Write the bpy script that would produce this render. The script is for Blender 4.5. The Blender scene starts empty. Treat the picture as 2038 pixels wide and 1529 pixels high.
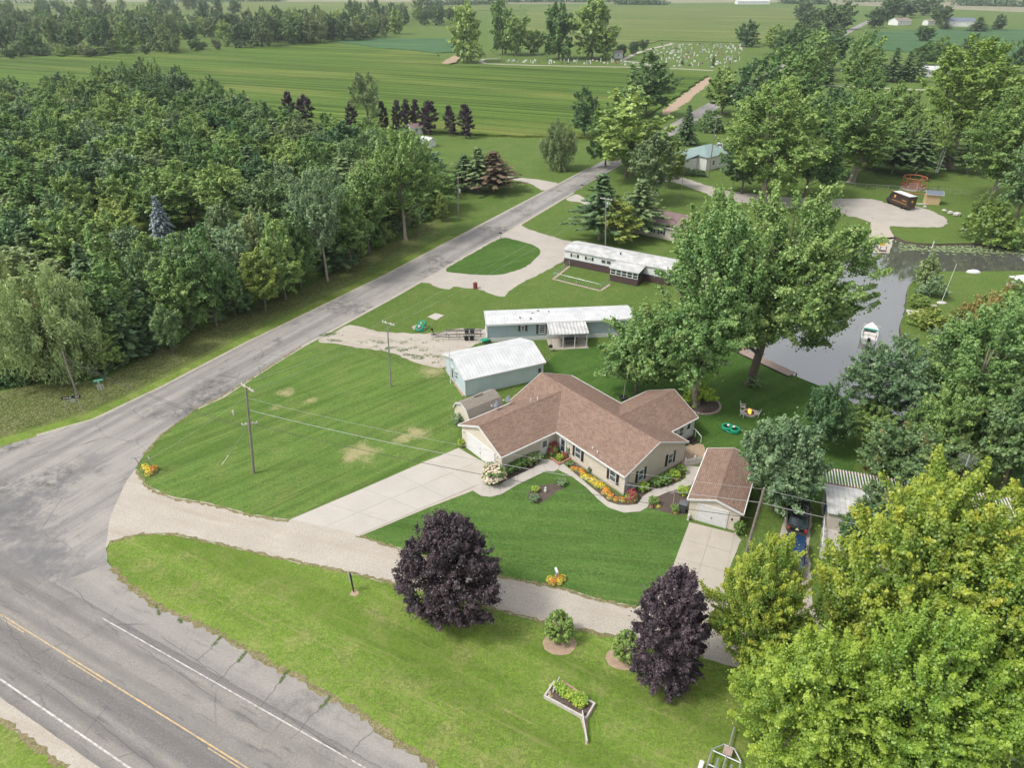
import bpy, bmesh, math, random
import numpy as np
from mathutils import Vector, Matrix
from mathutils.geometry import tessellate_polygon

R = math.radians
random.seed(7); RNG = np.random.default_rng(7)
scene = bpy.context.scene
COL = scene.collection

# ------------------------------------------------------------------ camera
CAM_H = 46.0; FPX = 1400.0; CX, CY = 1019.0, 764.5; PITCH = math.atan((CY + 50.0) / FPX)
cam_d = bpy.data.cameras.new('camera'); cam = bpy.data.objects.new('camera', cam_d); COL.objects.link(cam)
cam.location = (0, 0, CAM_H); cam.rotation_euler = (R(90) - PITCH, 0, 0)
cam_d.sensor_fit = 'HORIZONTAL'; cam_d.sensor_width = 36.0; cam_d.lens = 36.0 * FPX / 2038.0
cam_d.clip_start = 0.5; cam_d.clip_end = 20000
scene.camera = cam

# ------------------------------------------------------------------ sky and sun (thin bright overcast)
SUN_EL, SUN_AZ = R(54), R(-108)          # azimuth measured from +Y towards +X
world = bpy.data.worlds.new('World'); scene.world = world; world.use_nodes = True
wn = world.node_tree; wn.nodes.clear()
wo = wn.nodes.new('ShaderNodeOutputWorld'); wb = wn.nodes.new('ShaderNodeBackground')
sky = wn.nodes.new('ShaderNodeTexSky'); sky.sky_type = 'NISHITA'; sky.sun_disc = False
sky.sun_elevation = SUN_EL; sky.sun_rotation = SUN_AZ; sky.air_density = 1.0; sky.dust_density = 4.0; sky.ozone_density = 1.0
hs = wn.nodes.new('ShaderNodeHueSaturation'); hs.inputs['Saturation'].default_value = 0.28   # cloud veil takes the blue out
veil = wn.nodes.new('ShaderNodeMix'); veil.data_type = 'RGBA'; veil.inputs['Factor'].default_value = 0.45; veil.inputs['B'].default_value = (4.6, 4.75, 5.0, 1)   # even cloud layer
wn.links.new(sky.outputs[0], hs.inputs['Color']); wn.links.new(hs.outputs[0], veil.inputs['A']); wn.links.new(veil.outputs['Result'], wb.inputs[0]); wn.links.new(wb.outputs[0], wo.inputs[0])
wb.inputs[1].default_value = 0.132
sun_d = bpy.data.lights.new('sun', 'SUN'); sun_d.energy = 1.5; sun_d.angle = R(11); sun_d.color = (1.0, 0.95, 0.88)
sun = bpy.data.objects.new('sun', sun_d); COL.objects.link(sun)
sd = Vector((math.sin(SUN_AZ) * math.cos(SUN_EL), math.cos(SUN_AZ) * math.cos(SUN_EL), math.sin(SUN_EL)))
sun.rotation_euler = sd.to_track_quat('Z', 'Y').to_euler(); sun.location = (0, 0, 100)
vs = scene.view_settings; vs.view_transform = 'Standard'; vs.look = 'None'; vs.gamma = 1.0; vs.exposure = 0.90
try: vs.use_curve_mapping = False
except Exception: pass
scene.cycles.use_denoising = True
try: scene.cycles.denoiser = 'OPENIMAGEDENOISE'
except Exception: pass
scene.cycles.max_bounces = 5; scene.cycles.diffuse_bounces = 3; scene.cycles.transmission_bounces = 2; scene.cycles.use_adaptive_sampling = True; scene.cycles.adaptive_threshold = 0.02
scene.cycles.transparent_max_bounces = 8; scene.cycles.volume_bounces = 0

# ------------------------------------------------------------------ where a pixel of the survey photo lies on the ground
CP, SP = math.cos(PITCH), math.sin(PITCH)
def G(px, py, z=0.0):
    a = (px - CX) / FPX; b = (CY - py) / FPX
    d = Vector((a, CP + b * SP, -SP + b * CP)); t = (z - CAM_H) / d.z
    return Vector((d.x * t, d.y * t, z))
def depth(p): return p.y * CP - (p.z - CAM_H) * SP
def top_height(p, py):
    b = (CY - py) / FPX
    return CAM_H + p.y * (b * CP - SP) / (CP + b * SP)
def GL(pts, z=0.0): return [G(x, y, z) for x, y in pts]

# ------------------------------------------------------------------ bookkeeping
def tag(o, label=None, cat=None, group=None, kind=None):
    if label: o['label'] = label
    if cat: o['category'] = cat
    if group: o['group'] = group
    if kind: o['kind'] = kind
    return o
def thing(name, label, cat, loc=(0, 0, 0), rz=0.0, group=None):
    o = bpy.data.objects.new(name, None); COL.objects.link(o); o.empty_display_size = 0.3
    o.location = loc; o.rotation_euler = (0, 0, rz)
    return tag(o, label, cat, group)
def copy_thing(src, loc, rz=0.0, label=None, group=None, scale=None):
    def cp(o, par):
        c = o.copy(); COL.objects.link(c); c.parent = par
        for ch in list(o.children): cp(ch, c)
        return c
    r = cp(src, None); r.location = loc; r.rotation_euler = (0, 0, rz)
    if scale: r.scale = scale
    return tag(r, label, None, group)

# ------------------------------------------------------------------ mesh builder
class MB:
    def __init__(s, M=None): s.v = []; s.f = []; s.M = M
    def add(s, vs_, fs, M=None):
        k = len(s.v)
        for p in vs_:
            p = Vector(p)
            if M is not None: p = M @ p
            if s.M is not None: p = s.M @ p
            s.v.append(p)
        for f in fs: s.f.append([i + k for i in f])
        return s
    def box(s, x0, x1, y0, y1, z0, z1, M=None):
        return s.add([(x0,y0,z0),(x1,y0,z0),(x1,y1,z0),(x0,y1,z0),(x0,y0,z1),(x1,y0,z1),(x1,y1,z1),(x0,y1,z1)],
                     [(0,3,2,1),(4,5,6,7),(0,1,5,4),(1,2,6,5),(2,3,7,6),(3,0,4,7)], M)
    def cbox(s, c, sx, sy, sz, M=None):
        return s.box(c[0]-sx/2, c[0]+sx/2, c[1]-sy/2, c[1]+sy/2, c[2]-sz/2, c[2]+sz/2, M)
    def prism_x(s, yz, x0, x1, M=None):      # polygon in (y,z), extruded along x
        n = len(yz)
        return s.add([(x0, y, z) for y, z in yz] + [(x1, y, z) for y, z in yz],
                     [tuple(range(n))[::-1], tuple(range(n, 2*n))] + [(i, (i+1) % n, n+(i+1) % n, n+i) for i in range(n)], M)
    def prism_y(s, xz, y0, y1, M=None):
        n = len(xz)
        return s.add([(x, y0, z) for x, z in xz] + [(x, y1, z) for x, z in xz],
                     [tuple(range(n)), tuple(range(n, 2*n))[::-1]] + [((i+1) % n, i, n+i, n+(i+1) % n) for i in range(n)], M)
    def prism_z(s, xy, z0, z1, M=None):
        n = len(xy)
        return s.add([(x, y, z0) for x, y in xy] + [(x, y, z1) for x, y in xy],
                     [tuple(range(n))[::-1], tuple(range(n, 2*n))] + [(i, (i+1) % n, n+(i+1) % n, n+i) for i in range(n)], M)
    def tube(s, pts, rads, n=6, M=None, cap=True):
        pts = [Vector(p) for p in pts]
        if not hasattr(rads, '__len__'): rads = [rads] * len(pts)
        vs_, fs = [], []
        ref = Vector((0.31, 0.93, 0.17)).normalized()
        for i, p in enumerate(pts):
            d = (pts[min(i+1, len(pts)-1)] - pts[max(i-1, 0)]).normalized()
            r_ = ref if abs(d.dot(ref)) < 0.95 else Vector((1, 0, 0))
            a = d.cross(r_).normalized(); b = d.cross(a)
            for k in range(n):
                t = 2*math.pi*k/n; vs_.append(p + (a*math.cos(t) + b*math.sin(t)) * rads[i])
        for i in range(len(pts)-1):
            for k in range(n): fs.append((i*n+k, i*n+(k+1) % n, (i+1)*n+(k+1) % n, (i+1)*n+k))
        if cap: fs += [tuple(range(n))[::-1], tuple(range((len(pts)-1)*n, len(pts)*n))]
        return s.add(vs_, fs, M)
    def lathe(s, prof, n=12, M=None):        # prof: list of (r,z)
        vs_ = [(r*math.cos(2*math.pi*k/n), r*math.sin(2*math.pi*k/n), z) for r, z in prof for k in range(n)]
        fs = [(i*n+k, i*n+(k+1) % n, (i+1)*n+(k+1) % n, (i+1)*n+k) for i in range(len(prof)-1) for k in range(n)]
        fs += [tuple(range(n))[::-1], tuple(range((len(prof)-1)*n, len(prof)*n))]
        return s.add(vs_, fs, M)
    def ring(s, R_, r_, n=16, m=6, M=None, arc=2*math.pi):
        full = abs(arc-2*math.pi) < 1e-4; k0 = n if full else n+1
        vs_ = [((R_+r_*math.cos(2*math.pi*j/m))*math.cos(arc*i/n), (R_+r_*math.cos(2*math.pi*j/m))*math.sin(arc*i/n), r_*math.sin(2*math.pi*j/m)) for i in range(k0) for j in range(m)]
        fs = [(i*m+j, ((i+1) % k0)*m+j, ((i+1) % k0)*m+(j+1) % m, i*m+(j+1) % m) for i in range(n) for j in range(m)]
        return s.add(vs_, fs, M)
    def blob(s, c, rx, ry, rz, n=8, m=5, jit=0.1, M=None):
        vs_ = [(c[0], c[1], c[2]-rz)]
        for i in range(1, m):
            t = math.pi*i/m
            for k in range(n):
                j = 1 + random.uniform(-jit, jit)
                vs_.append((c[0]+rx*j*math.sin(t)*math.cos(2*math.pi*k/n), c[1]+ry*j*math.sin(t)*math.sin(2*math.pi*k/n), c[2]-rz*j*math.cos(t)))
        vs_.append((c[0], c[1], c[2]+rz)); L = len(vs_)-1
        fs = [(0, 1+(k+1) % n, 1+k) for k in range(n)]
        fs += [(1+(i-1)*n+k, 1+(i-1)*n+(k+1) % n, 1+i*n+(k+1) % n, 1+i*n+k) for i in range(1, m-1) for k in range(n)]
        fs += [(1+(m-2)*n+k, 1+(m-2)*n+(k+1) % n, L) for k in range(n)]
        return s.add(vs_, fs, M)
    def mesh(s, name):
        me = bpy.data.meshes.new(name); me.from_pydata([tuple(p) for p in s.v], [], s.f); me.update()
        uv = me.uv_layers.new(name='metric'); data = uv.data; vsx = me.vertices
        for p in me.polygons:
            n = p.normal
            u = Vector((-n.y, n.x, 0)); u = u.normalized() if u.length > 1e-4 else Vector((1, 0, 0))
            w = n.cross(u)
            for li in p.loop_indices:
                q = vsx[me.loops[li].vertex_index].co; data[li].uv = (q.dot(u), q.dot(w))
        return me
    def build(s, name, mat, parent=None, smooth=False):
        me = s.mesh(name); me.materials.append(mat)
        if smooth:
            for p in me.polygons: p.use_smooth = True
        o = bpy.data.objects.new(name, me); COL.objects.link(o)
        if parent is not None: o.parent = parent
        return o
def share(name, me, parent, loc=(0, 0, 0), rz=0.0, scale=None):
    o = bpy.data.objects.new(name, me); COL.objects.link(o); o.parent = parent; o.location = loc; o.rotation_euler = (0, 0, rz)
    if scale: o.scale = scale
    return o
def T(x=0, y=0, z=0, rz=0.0): return Matrix.Translation((x, y, z)) @ Matrix.Rotation(rz, 4, 'Z')

# ------------------------------------------------------------------ materials
def new_mat(name, rough=0.8, spec=0.3):
    m = bpy.data.materials.new(name); m.use_nodes = True; nt = m.node_tree
    b = nt.nodes['Principled BSDF']; b.inputs['Roughness'].default_value = rough; b.inputs['Specular IOR Level'].default_value = spec
    return m, nt, b
def C4(c): return (c[0], c[1], c[2], 1.0)
def N(nt, t, **kw):
    n = nt.nodes.new(t)
    for k, v in kw.items(): setattr(n, k, v)
    return n
def coords(nt, rot=0.0, scale=(1, 1, 1), src='Object'):
    tc = N(nt, 'ShaderNodeTexCoord'); mp = N(nt, 'ShaderNodeMapping')
    if src == 'World':
        ge = N(nt, 'ShaderNodeNewGeometry'); nt.links.new(ge.outputs['Position'], mp.inputs['Vector'])
    else: nt.links.new(tc.outputs[src], mp.inputs['Vector'])
    mp.vector_type = 'TEXTURE'; mp.inputs['Rotation'].default_value = (0, 0, -rot); mp.inputs['Scale'].default_value = tuple(1.0/x for x in scale)
    return mp.outputs['Vector']
def noise(nt, vec, scale, detail=3.0, rough=0.55):
    n = N(nt, 'ShaderNodeTexNoise'); n.inputs['Scale'].default_value = scale; n.inputs['Detail'].default_value = detail; n.inputs['Roughness'].default_value = rough
    nt.links.new(vec, n.inputs['Vector']); return n.outputs['Fac']
def ramp(nt, fac, a, b, lo=0.0, hi=1.0):
    n = N(nt, 'ShaderNodeMapRange'); n.inputs['From Min'].default_value = a; n.inputs['From Max'].default_value = b
    n.inputs['To Min'].default_value = lo; n.inputs['To Max'].default_value = hi
    nt.links.new(fac, n.inputs['Value']); return n.outputs['Result']
def mix(nt, fac, a, b, blend='MIX'):
    n = N(nt, 'ShaderNodeMix'); n.data_type = 'RGBA'; n.blend_type = blend
    for sock, v in ((n.inputs['Factor'], fac), (n.inputs['A'], a), (n.inputs['B'], b)):
        if isinstance(v, (int, float)): sock.default_value = v
        elif isinstance(v, tuple): sock.default_value = C4(v)
        else: nt.links.new(v, sock)
    return n.outputs['Result']
def mul(nt, a, b):
    n = N(nt, 'ShaderNodeMath'); n.operation = 'MULTIPLY'
    for s_, v in ((n.inputs[0], a), (n.inputs[1], b)):
        if isinstance(v, (int, float)): s_.default_value = v
        else: nt.links.new(v, s_)
    return n.outputs[0]
def bump(nt, b, h, strength=0.3, dist=0.05):
    n = N(nt, 'ShaderNodeBump'); n.inputs['Strength'].default_value = strength; n.inputs['Distance'].default_value = dist
    nt.links.new(h, n.inputs['Height']); nt.links.new(n.outputs[0], b.inputs['Normal'])

def plain(name, c, rough=0.7, var=0.12, scale=3.0, spec=0.3, metal=0.0):
    m, nt, b = new_mat(name, rough, spec); v = coords(nt)
    f = ramp(nt, noise(nt, v, scale, 4), 0.3, 0.7)
    b.inputs['Metallic'].default_value = metal
    nt.links.new(mix(nt, f, tuple(x*(1-var) for x in c), tuple(min(1, x*(1+var)) for x in c)), b.inputs['Base Color'])
    return m

def lawn_mat(name, a, b_, dry, dry_amt=0.5, stripe=None, stripe_w=1.1, stripe_s=0.18, bump_s=0.5):
    m, nt, b = new_mat(name, 0.95, 0.1); v = coords(nt, src='World')
    c = mix(nt, ramp(nt, noise(nt, v, 0.12, 4), 0.35, 0.65), a, b_)
    c = mix(nt, mul(nt, ramp(nt, noise(nt, v, 0.33, 6, 0.65), 0.5, 0.72), dry_amt), c, dry)
    fine = noise(nt, v, 3.2, 5, 0.7)
    c = mix(nt, ramp(nt, noise(nt, v, 0.8, 6, 0.7), 0.42, 0.66, 0.0, 0.45), c, tuple(x*0.55 for x in a))
    c = mix(nt, ramp(nt, fine, 0.42, 0.58, 0.0, 0.85), c, mix(nt, 0.55, c, (0.012, 0.028, 0.008)))
    c = mix(nt, ramp(nt, noise(nt, v, 1.9, 6, 0.8), 0.53, 0.60, 0.0, 0.5), c, tuple(x*0.62 for x in a))
    c = mix(nt, ramp(nt, noise(nt, v, 1.6, 6, 0.75), 0.52, 0.68, 0.0, 0.55*dry_amt+0.1), c, dry)
    c = mix(nt, ramp(nt, noise(nt, v, 7.0, 4, 0.8), 0.5, 0.64, 0, 0.5), c, tuple(min(1, x*1.5+0.01) for x in b_))
    if stripe is not None:
        sv = coords(nt, rot=-stripe, scale=(0.10, 1.0, 1), src='World')
        st = ramp(nt, noise(nt, sv, 1.0/stripe_w, 2), 0.4, 0.6, 0, stripe_s)
        c = mix(nt, st, c, mix(nt, 0.5, c, tuple(x*1.9 for x in b_)))
        sv3 = coords(nt, rot=-stripe, scale=(0.05, 1.0, 1), src='World')
        c = mix(nt, ramp(nt, noise(nt, sv3, 0.55/stripe_w, 2), 0.5, 0.62, 0, stripe_s*1.6), c, tuple(x*0.6 for x in a))
        sv2 = coords(nt, rot=-stripe, scale=(0.04, 1.0, 1), src='World')
        c = mix(nt, ramp(nt, noise(nt, sv2, 3.0, 1), 0.6, 0.75, 0, stripe_s*1.4), c, dry)
    nt.links.new(c, b.inputs['Base Color']); bump(nt, b, fine, bump_s, 0.12)
    return m
def gravel_mat(name, a, b_, track=None):
    m, nt, b = new_mat(name, 0.95, 0.1); v = coords(nt, src='World')
    c = mix(nt, ramp(nt, noise(nt, v, 0.35, 5, 0.6), 0.35, 0.65), a, b_)
    vo = N(nt, 'ShaderNodeTexVoronoi'); vo.inputs['Scale'].default_value = 9.0; nt.links.new(v, vo.inputs['Vector'])
    c = mix(nt, ramp(nt, vo.outputs['Distance'], 0.1, 0.75, 0.0, 0.30), mix(nt, 0.15, c, (0.9, 0.86, 0.8)), mix(nt, 0.6, c, (0.16, 0.13, 0.10)))
    gn = noise(nt, v, 6.0, 5, 0.8)
    c = mix(nt, ramp(nt, gn, 0.5, 0.64, 0, 0.35), c, mix(nt, 0.35, c, (0.8, 0.77, 0.72)))
    c = mix(nt, ramp(nt, gn, 0.5, 0.36, 0, 0.4), c, mix(nt, 0.4, c, (0.12, 0.10, 0.08)))
    if track is not None:
        sv = coords(nt, rot=-track, scale=(0.06, 1, 1), src='World')
        c = mix(nt, ramp(nt, noise(nt, sv, 0.9, 3), 0.48, 0.68, 0, 0.4), c, (0.30, 0.235, 0.18))
    c = mix(nt, ramp(nt, noise(nt, v, 1.7, 5), 0.6, 0.8, 0, 0.3), c, (0.22, 0.18, 0.14))
    nt.links.new(c, b.inputs['Base Color']); bump(nt, b, vo.outputs['Distance'], 0.5, 0.04)
    return m
def asphalt_mat(name, heading, base, dark, streak=0.5, patch_amt=0.5, cracks=0.6):
    m, nt, b = new_mat(name, 0.85, 0.25); v = coords(nt, src='World')
    c = mix(nt, ramp(nt, noise(nt, v, 0.5, 5), 0.3, 0.7), base, tuple(x*0.86 for x in base))
    sv = coords(nt, rot=-heading, scale=(0.035, 1, 1), src='World')
    c = mix(nt, ramp(nt, noise(nt, sv, 0.45, 3), 0.44, 0.60, 0, streak), c, dark)
    sv2 = coords(nt, rot=-heading, scale=(0.12, 1, 1), src='World')
    c = mix(nt, ramp(nt, noise(nt, sv2, 2.2, 4, 0.65), 0.56, 0.68, 0, streak*0.9), c, tuple(x*0.75 for x in dark))
    pm = mul(nt, ramp(nt, noise(nt, v, 0.11, 3), 0.52, 0.62), ramp(nt, noise(nt, v, 0.9, 6, 0.7), 0.42, 0.62))
    c = mix(nt, mul(nt, pm, patch_amt), c, tuple(x*0.6 for x in dark))
    vo = N(nt, 'ShaderNodeTexVoronoi'); vo.feature = 'DISTANCE_TO_EDGE'; vo.inputs['Scale'].default_value = 0.22
    wv = mix(nt, 0.35, coords(nt, src='World'), noise(nt, v, 0.6, 4)); nt.links.new(wv, vo.inputs['Vector'])
    ck = mul(nt, ramp(nt, vo.outputs['Distance'], 0.0, 0.012, 1, 0), ramp(nt, noise(nt, v, 0.2, 2), 0.45, 0.6, 0, cracks))
    c = mix(nt, ck, c, (0.05, 0.05, 0.05))
    fine = noise(nt, v, 7.0, 5, 0.8)
    c = mix(nt, ramp(nt, fine, 0.5, 0.64, 0, 0.4), c, mix(nt, 0.25, c, (0.75, 0.73, 0.70)))
    c = mix(nt, ramp(nt, fine, 0.5, 0.36, 0, 0.4), c, mix(nt, 0.35, c, (0.06, 0.06, 0.06)))
    nt.links.new(c, b.inputs['Base Color']); bump(nt, b, fine, 0.25, 0.02)
    return m
def concrete_mat(name, base, stain=(0.30, 0.26, 0.21), amt=0.35):
    m, nt, b = new_mat(name, 0.85, 0.25); v = coords(nt, src='World')
    c = mix(nt, ramp(nt, noise(nt, v, 0.5, 5), 0.3, 0.7), base, tuple(x*0.9 for x in base))
    c = mix(nt, ramp(nt, noise(nt, v, 0.22, 5, 0.65), 0.55, 0.8, 0, amt), c, stain)
    f = noise(nt, v, 7.0, 4); c = mix(nt, ramp(nt, f, 0.4, 0.7, 0, 0.18), c, stain)
    nt.links.new(c, b.inputs['Base Color']); bump(nt, b, f, 0.15, 0.01)
    return m
def shingle_mat(name, a, b_, dark):
    m, nt, b = new_mat(name, 0.92, 0.15); v = coords(nt, src='UV')
    br = N(nt, 'ShaderNodeTexBrick'); br.inputs['Scale'].default_value = 1.0; br.inputs['Brick Width'].default_value = 0.42; br.inputs['Row Height'].default_value = 0.2
    br.inputs['Mortar Size'].default_value = 0.016; br.inputs['Color1'].default_value = C4(a); br.inputs['Color2'].default_value = C4(b_); br.inputs['Mortar'].default_value = C4(dark)
    nt.links.new(v, br.inputs['Vector'])
    c = mix(nt, ramp(nt, noise(nt, v, 0.5, 4), 0.3, 0.7, 0, 0.45), br.outputs['Color'], tuple(x*0.8 for x in a))
    c = mix(nt, ramp(nt, noise(nt, v, 5.0, 3), 0.4, 0.7, 0, 0.5), c, b_)
    nt.links.new(c, b.inputs['Base Color']); bump(nt, b, br.outputs['Fac'], 0.4, -0.02)
    return m
def siding_mat(name, c0, pitch=0.2, vertical=False, depth_=0.02, var=0.05):
    m, nt, b = new_mat(name, 0.6, 0.3); tc = coords(nt, src='UV')
    sx = N(nt, 'ShaderNodeSeparateXYZ'); nt.links.new(tc, sx.inputs[0])
    mt = N(nt, 'ShaderNodeMath'); mt.operation = 'PINGPONG'; mt.inputs[1].default_value = pitch/2
    nt.links.new(sx.outputs['X' if vertical else 'Y'], mt.inputs[0])
    h = ramp(nt, mt.outputs[0], 0, pitch*0.18, 0, 1)
    v = coords(nt); c = mix(nt, ramp(nt, noise(nt, v, 0.8, 5), 0.3, 0.75), tuple(x*(1+var) for x in c0), tuple(x*(1-2*var) for x in c0))
    c = mix(nt, ramp(nt, mt.outputs[0], 0, pitch*0.12, 0.35, 0), c, tuple(x*0.55 for x in c0))
    nt.links.new(c, b.inputs['Base Color']); bump(nt, b, h, 0.5, depth_)
    return m
def glass_mat(name, tint=(0.02, 0.03, 0.035)):
    m, nt, b = new_mat(name, 0.06, 0.6); v = coords(nt)
    nt.links.new(mix(nt, ramp(nt, noise(nt, v, 1.4, 3), 0.4, 0.6), tint, tuple(x*2.2 for x in tint)), b.inputs['Base Color'])
    return m
LEAF_GAIN = {'silver_maple_leaf': 2.5, 'far_tree_leaf': 2.2, 'dark_green_leaf': 2.7, 'pine_needle': 2.7, 'mid_green_leaf': 2.45, 'olive_leaf': 2.3, 'pale_willow_leaf': 2.5, 'blue_green_leaf': 2.1, 'blue_spruce_needle': 1.55, 'petal_cream': 1.25, 'petal_orange': 1.35, 'petal_yellow': 1.6, 'petal_crimson': 1.3, 'petal_pink': 1.0, 'lime_maple_leaf': 1.7, 'bright_maple_leaf': 1.6, 'rough_grass_blade': 1.8, 'turf_blade': 1.2, 'purple_maple_leaf': 1.6}   # leaf colours raised by eye, since self-shadowed foliage rendered too dark
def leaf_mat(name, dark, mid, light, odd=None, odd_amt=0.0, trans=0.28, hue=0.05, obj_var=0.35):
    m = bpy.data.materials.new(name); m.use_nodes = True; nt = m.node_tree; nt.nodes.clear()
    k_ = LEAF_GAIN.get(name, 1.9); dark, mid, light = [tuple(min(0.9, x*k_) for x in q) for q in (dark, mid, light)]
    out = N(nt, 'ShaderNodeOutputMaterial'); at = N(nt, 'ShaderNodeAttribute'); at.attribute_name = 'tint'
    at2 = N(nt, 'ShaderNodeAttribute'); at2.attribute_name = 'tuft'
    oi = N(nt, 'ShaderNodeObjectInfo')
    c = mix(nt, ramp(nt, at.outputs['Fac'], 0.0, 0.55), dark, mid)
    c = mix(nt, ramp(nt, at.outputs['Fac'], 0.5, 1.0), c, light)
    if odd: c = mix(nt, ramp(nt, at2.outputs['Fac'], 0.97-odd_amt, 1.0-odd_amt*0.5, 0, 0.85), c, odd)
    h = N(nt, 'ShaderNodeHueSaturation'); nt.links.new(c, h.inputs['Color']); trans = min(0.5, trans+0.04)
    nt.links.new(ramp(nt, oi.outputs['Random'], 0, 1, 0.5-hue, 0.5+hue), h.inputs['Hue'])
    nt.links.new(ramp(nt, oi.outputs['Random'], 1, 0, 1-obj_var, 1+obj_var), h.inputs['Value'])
    h.inputs['Saturation'].default_value = 0.95
    d = N(nt, 'ShaderNodeBsdfDiffuse'); t = N(nt, 'ShaderNodeBsdfTranslucent'); g = N(nt, 'ShaderNodeBsdfGlossy'); g.inputs['Roughness'].default_value = 0.45
    nt.links.new(h.outputs[0], d.inputs[0]); nt.links.new(h.outputs[0], t.inputs[0])
    g.inputs[0].default_value = (0.8, 0.85, 0.9, 1)
    m1 = N(nt, 'ShaderNodeMixShader'); m1.inputs[0].default_value = trans; nt.links.new(d.outputs[0], m1.inputs[1]); nt.links.new(t.outputs[0], m1.inputs[2])
    m2 = N(nt, 'ShaderNodeMixShader'); m2.inputs[0].default_value = 0.035; nt.links.new(m1.outputs[0], m2.inputs[1]); nt.links.new(g.outputs[0], m2.inputs[2])
    nt.links.new(m2.outputs[0], out.inputs[0])
    return m

M = {}
M['white'] = plain('white_paint', (0.62, 0.62, 0.61), 0.5, 0.05)
M['offwhite'] = plain('off_white_vinyl', (0.62, 0.60, 0.56), 0.6, 0.06)
M['black'] = plain('black_rubber', (0.02, 0.02, 0.02), 0.8, 0.3)
M['darkgrey'] = plain('dark_grey', (0.06, 0.062, 0.065), 0.6, 0.2)
M['grey'] = plain('grey_metal', (0.33, 0.34, 0.35), 0.45, 0.1, metal=0.5)
M['galv'] = plain('galvanised', (0.48, 0.50, 0.51), 0.4, 0.15, metal=0.6)
M['alu'] = plain('aluminium', (0.66, 0.67, 0.68), 0.35, 0.08, metal=0.7)
M['wood_pole'] = plain('weathered_pole', (0.22, 0.19, 0.165), 0.9, 0.25, 6)
M['wood_pale'] = plain('pale_weathered_wood', (0.45, 0.42, 0.38), 0.9, 0.15, 5)
M['cedar'] = plain('red_cedar', (0.36, 0.13, 0.065), 0.8, 0.2, 5)
M['plywood'] = plain('plywood', (0.52, 0.38, 0.22), 0.8, 0.12, 4)
M['brick'] = plain('red_brick', (0.36, 0.17, 0.12), 0.9, 0.2, 6)
M['stone'] = plain('pale_stone', (0.50, 0.47, 0.44), 0.9, 0.2, 4)
M['paver'] = plain('pink_paver', (0.36, 0.27, 0.235), 0.9, 0.2, 5)
M['mulch'] = plain('dark_mulch', (0.095, 0.072, 0.06), 1.0, 0.5, 7)
M['soil'] = plain('tan_soil', (0.34, 0.25, 0.175), 1.0, 0.2, 3)
M['shutter'] = plain('dark_brown_shutter', (0.035, 0.022, 0.02), 0.6, 0.2)
M['shutter_green'] = plain('dark_green_shutter', (0.012, 0.045, 0.04), 0.6, 0.2)
M['glass'] = glass_mat('window_glass', (0.05, 0.07, 0.075))
M['glass_dark'] = glass_mat('dark_glass')
M['green_plastic'] = plain('green_plastic', (0.01, 0.25, 0.14), 0.4, 0.1)
M['red'] = plain('red_paint', (0.45, 0.03, 0.03), 0.5, 0.15)
M['orange'] = plain('orange_paint', (0.75, 0.22, 0.02), 0.5, 0.1)
M['yellow'] = plain('yellow_paint', (0.80, 0.48, 0.02), 0.5, 0.08)
M['sign_green'] = plain('street_sign_green', (0.03, 0.42, 0.30), 0.4, 0.05)
M['bark'] = plain('grey_bark', (0.145, 0.118, 0.095), 0.95, 0.3, 4)
M['bark_pale'] = plain('pale_bark', (0.30, 0.26, 0.21), 0.95, 0.25, 3)
M['bark_birch'] = plain('white_bark', (0.60, 0.58, 0.54), 0.9, 0.2, 4)

# ================================================================== GROUND AND OTHER STRUCTURE
def resample(pts, step=1.0, smooth=True, closed=True):
    n = len(pts); out = []
    segs = n if closed else n-1
    for i in range(segs):
        p1, p2 = pts[i], pts[(i+1) % n]
        p0 = pts[(i-1) % n] if (closed or i > 0) else p1
        p3 = pts[(i+2) % n] if (closed or i+2 < n) else p2
        st = step * max(1.0, depth(p1)/120.0)
        k = max(1, int((p2-p1).length/st)); k = min(k, 60)
        for j in range(k):
            t = j/k
            if smooth:
                q = 0.5*((2*p1) + (p2-p0)*t + (2*p0-5*p1+4*p2-p3)*t*t + (3*p1-p0-3*p2+p3)*t*t*t)
            else: q = p1.lerp(p2, t)
            out.append(q)
    if not closed: out.append(pts[-1].copy())
    return out
def tess(loops):
    tri = tessellate_polygon([[Vector((p.x, p.y, 0)) for p in l] for l in loops])
    flat = [p for l in loops for p in l]
    out = []
    for a, b, c in tri:
        A, B, C = flat[a], flat[b], flat[c]
        if (B.x-A.x)*(C.y-A.y)-(B.y-A.y)*(C.x-A.x) < 0: b, c = c, b
        out.append((a, b, c))
    return flat, out
def patch_w(name, pts, z, mat, jit=0.08, smooth=True, step=0.7, height=0.0, kind='structure', parent=None):
    p = resample([Vector((q.x, q.y, 0)) for q in pts], step, smooth)
    for q in p:
        s_ = max(1.0, depth(q)/90.0); q.x += random.uniform(-jit, jit)*s_; q.y += random.uniform(-jit, jit)*s_
    flat, tri = tess([p]); mb = MB()
    mb.add([(q.x, q.y, z+height) for q in flat], tri)
    if height > 0:
        n = len(p); mb.add([(q.x, q.y, z) for q in p] + [(q.x, q.y, z+height) for q in p],
                           [(i, (i+1) % n, n+(i+1) % n, n+i) for i in range(n)])
    o = mb.build(name, mat, parent)
    if kind: tag(o, kind=kind)
    return o
def patch(name, px, z, mat, **kw): return patch_w(name, GL(px), z, mat, **kw)
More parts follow.
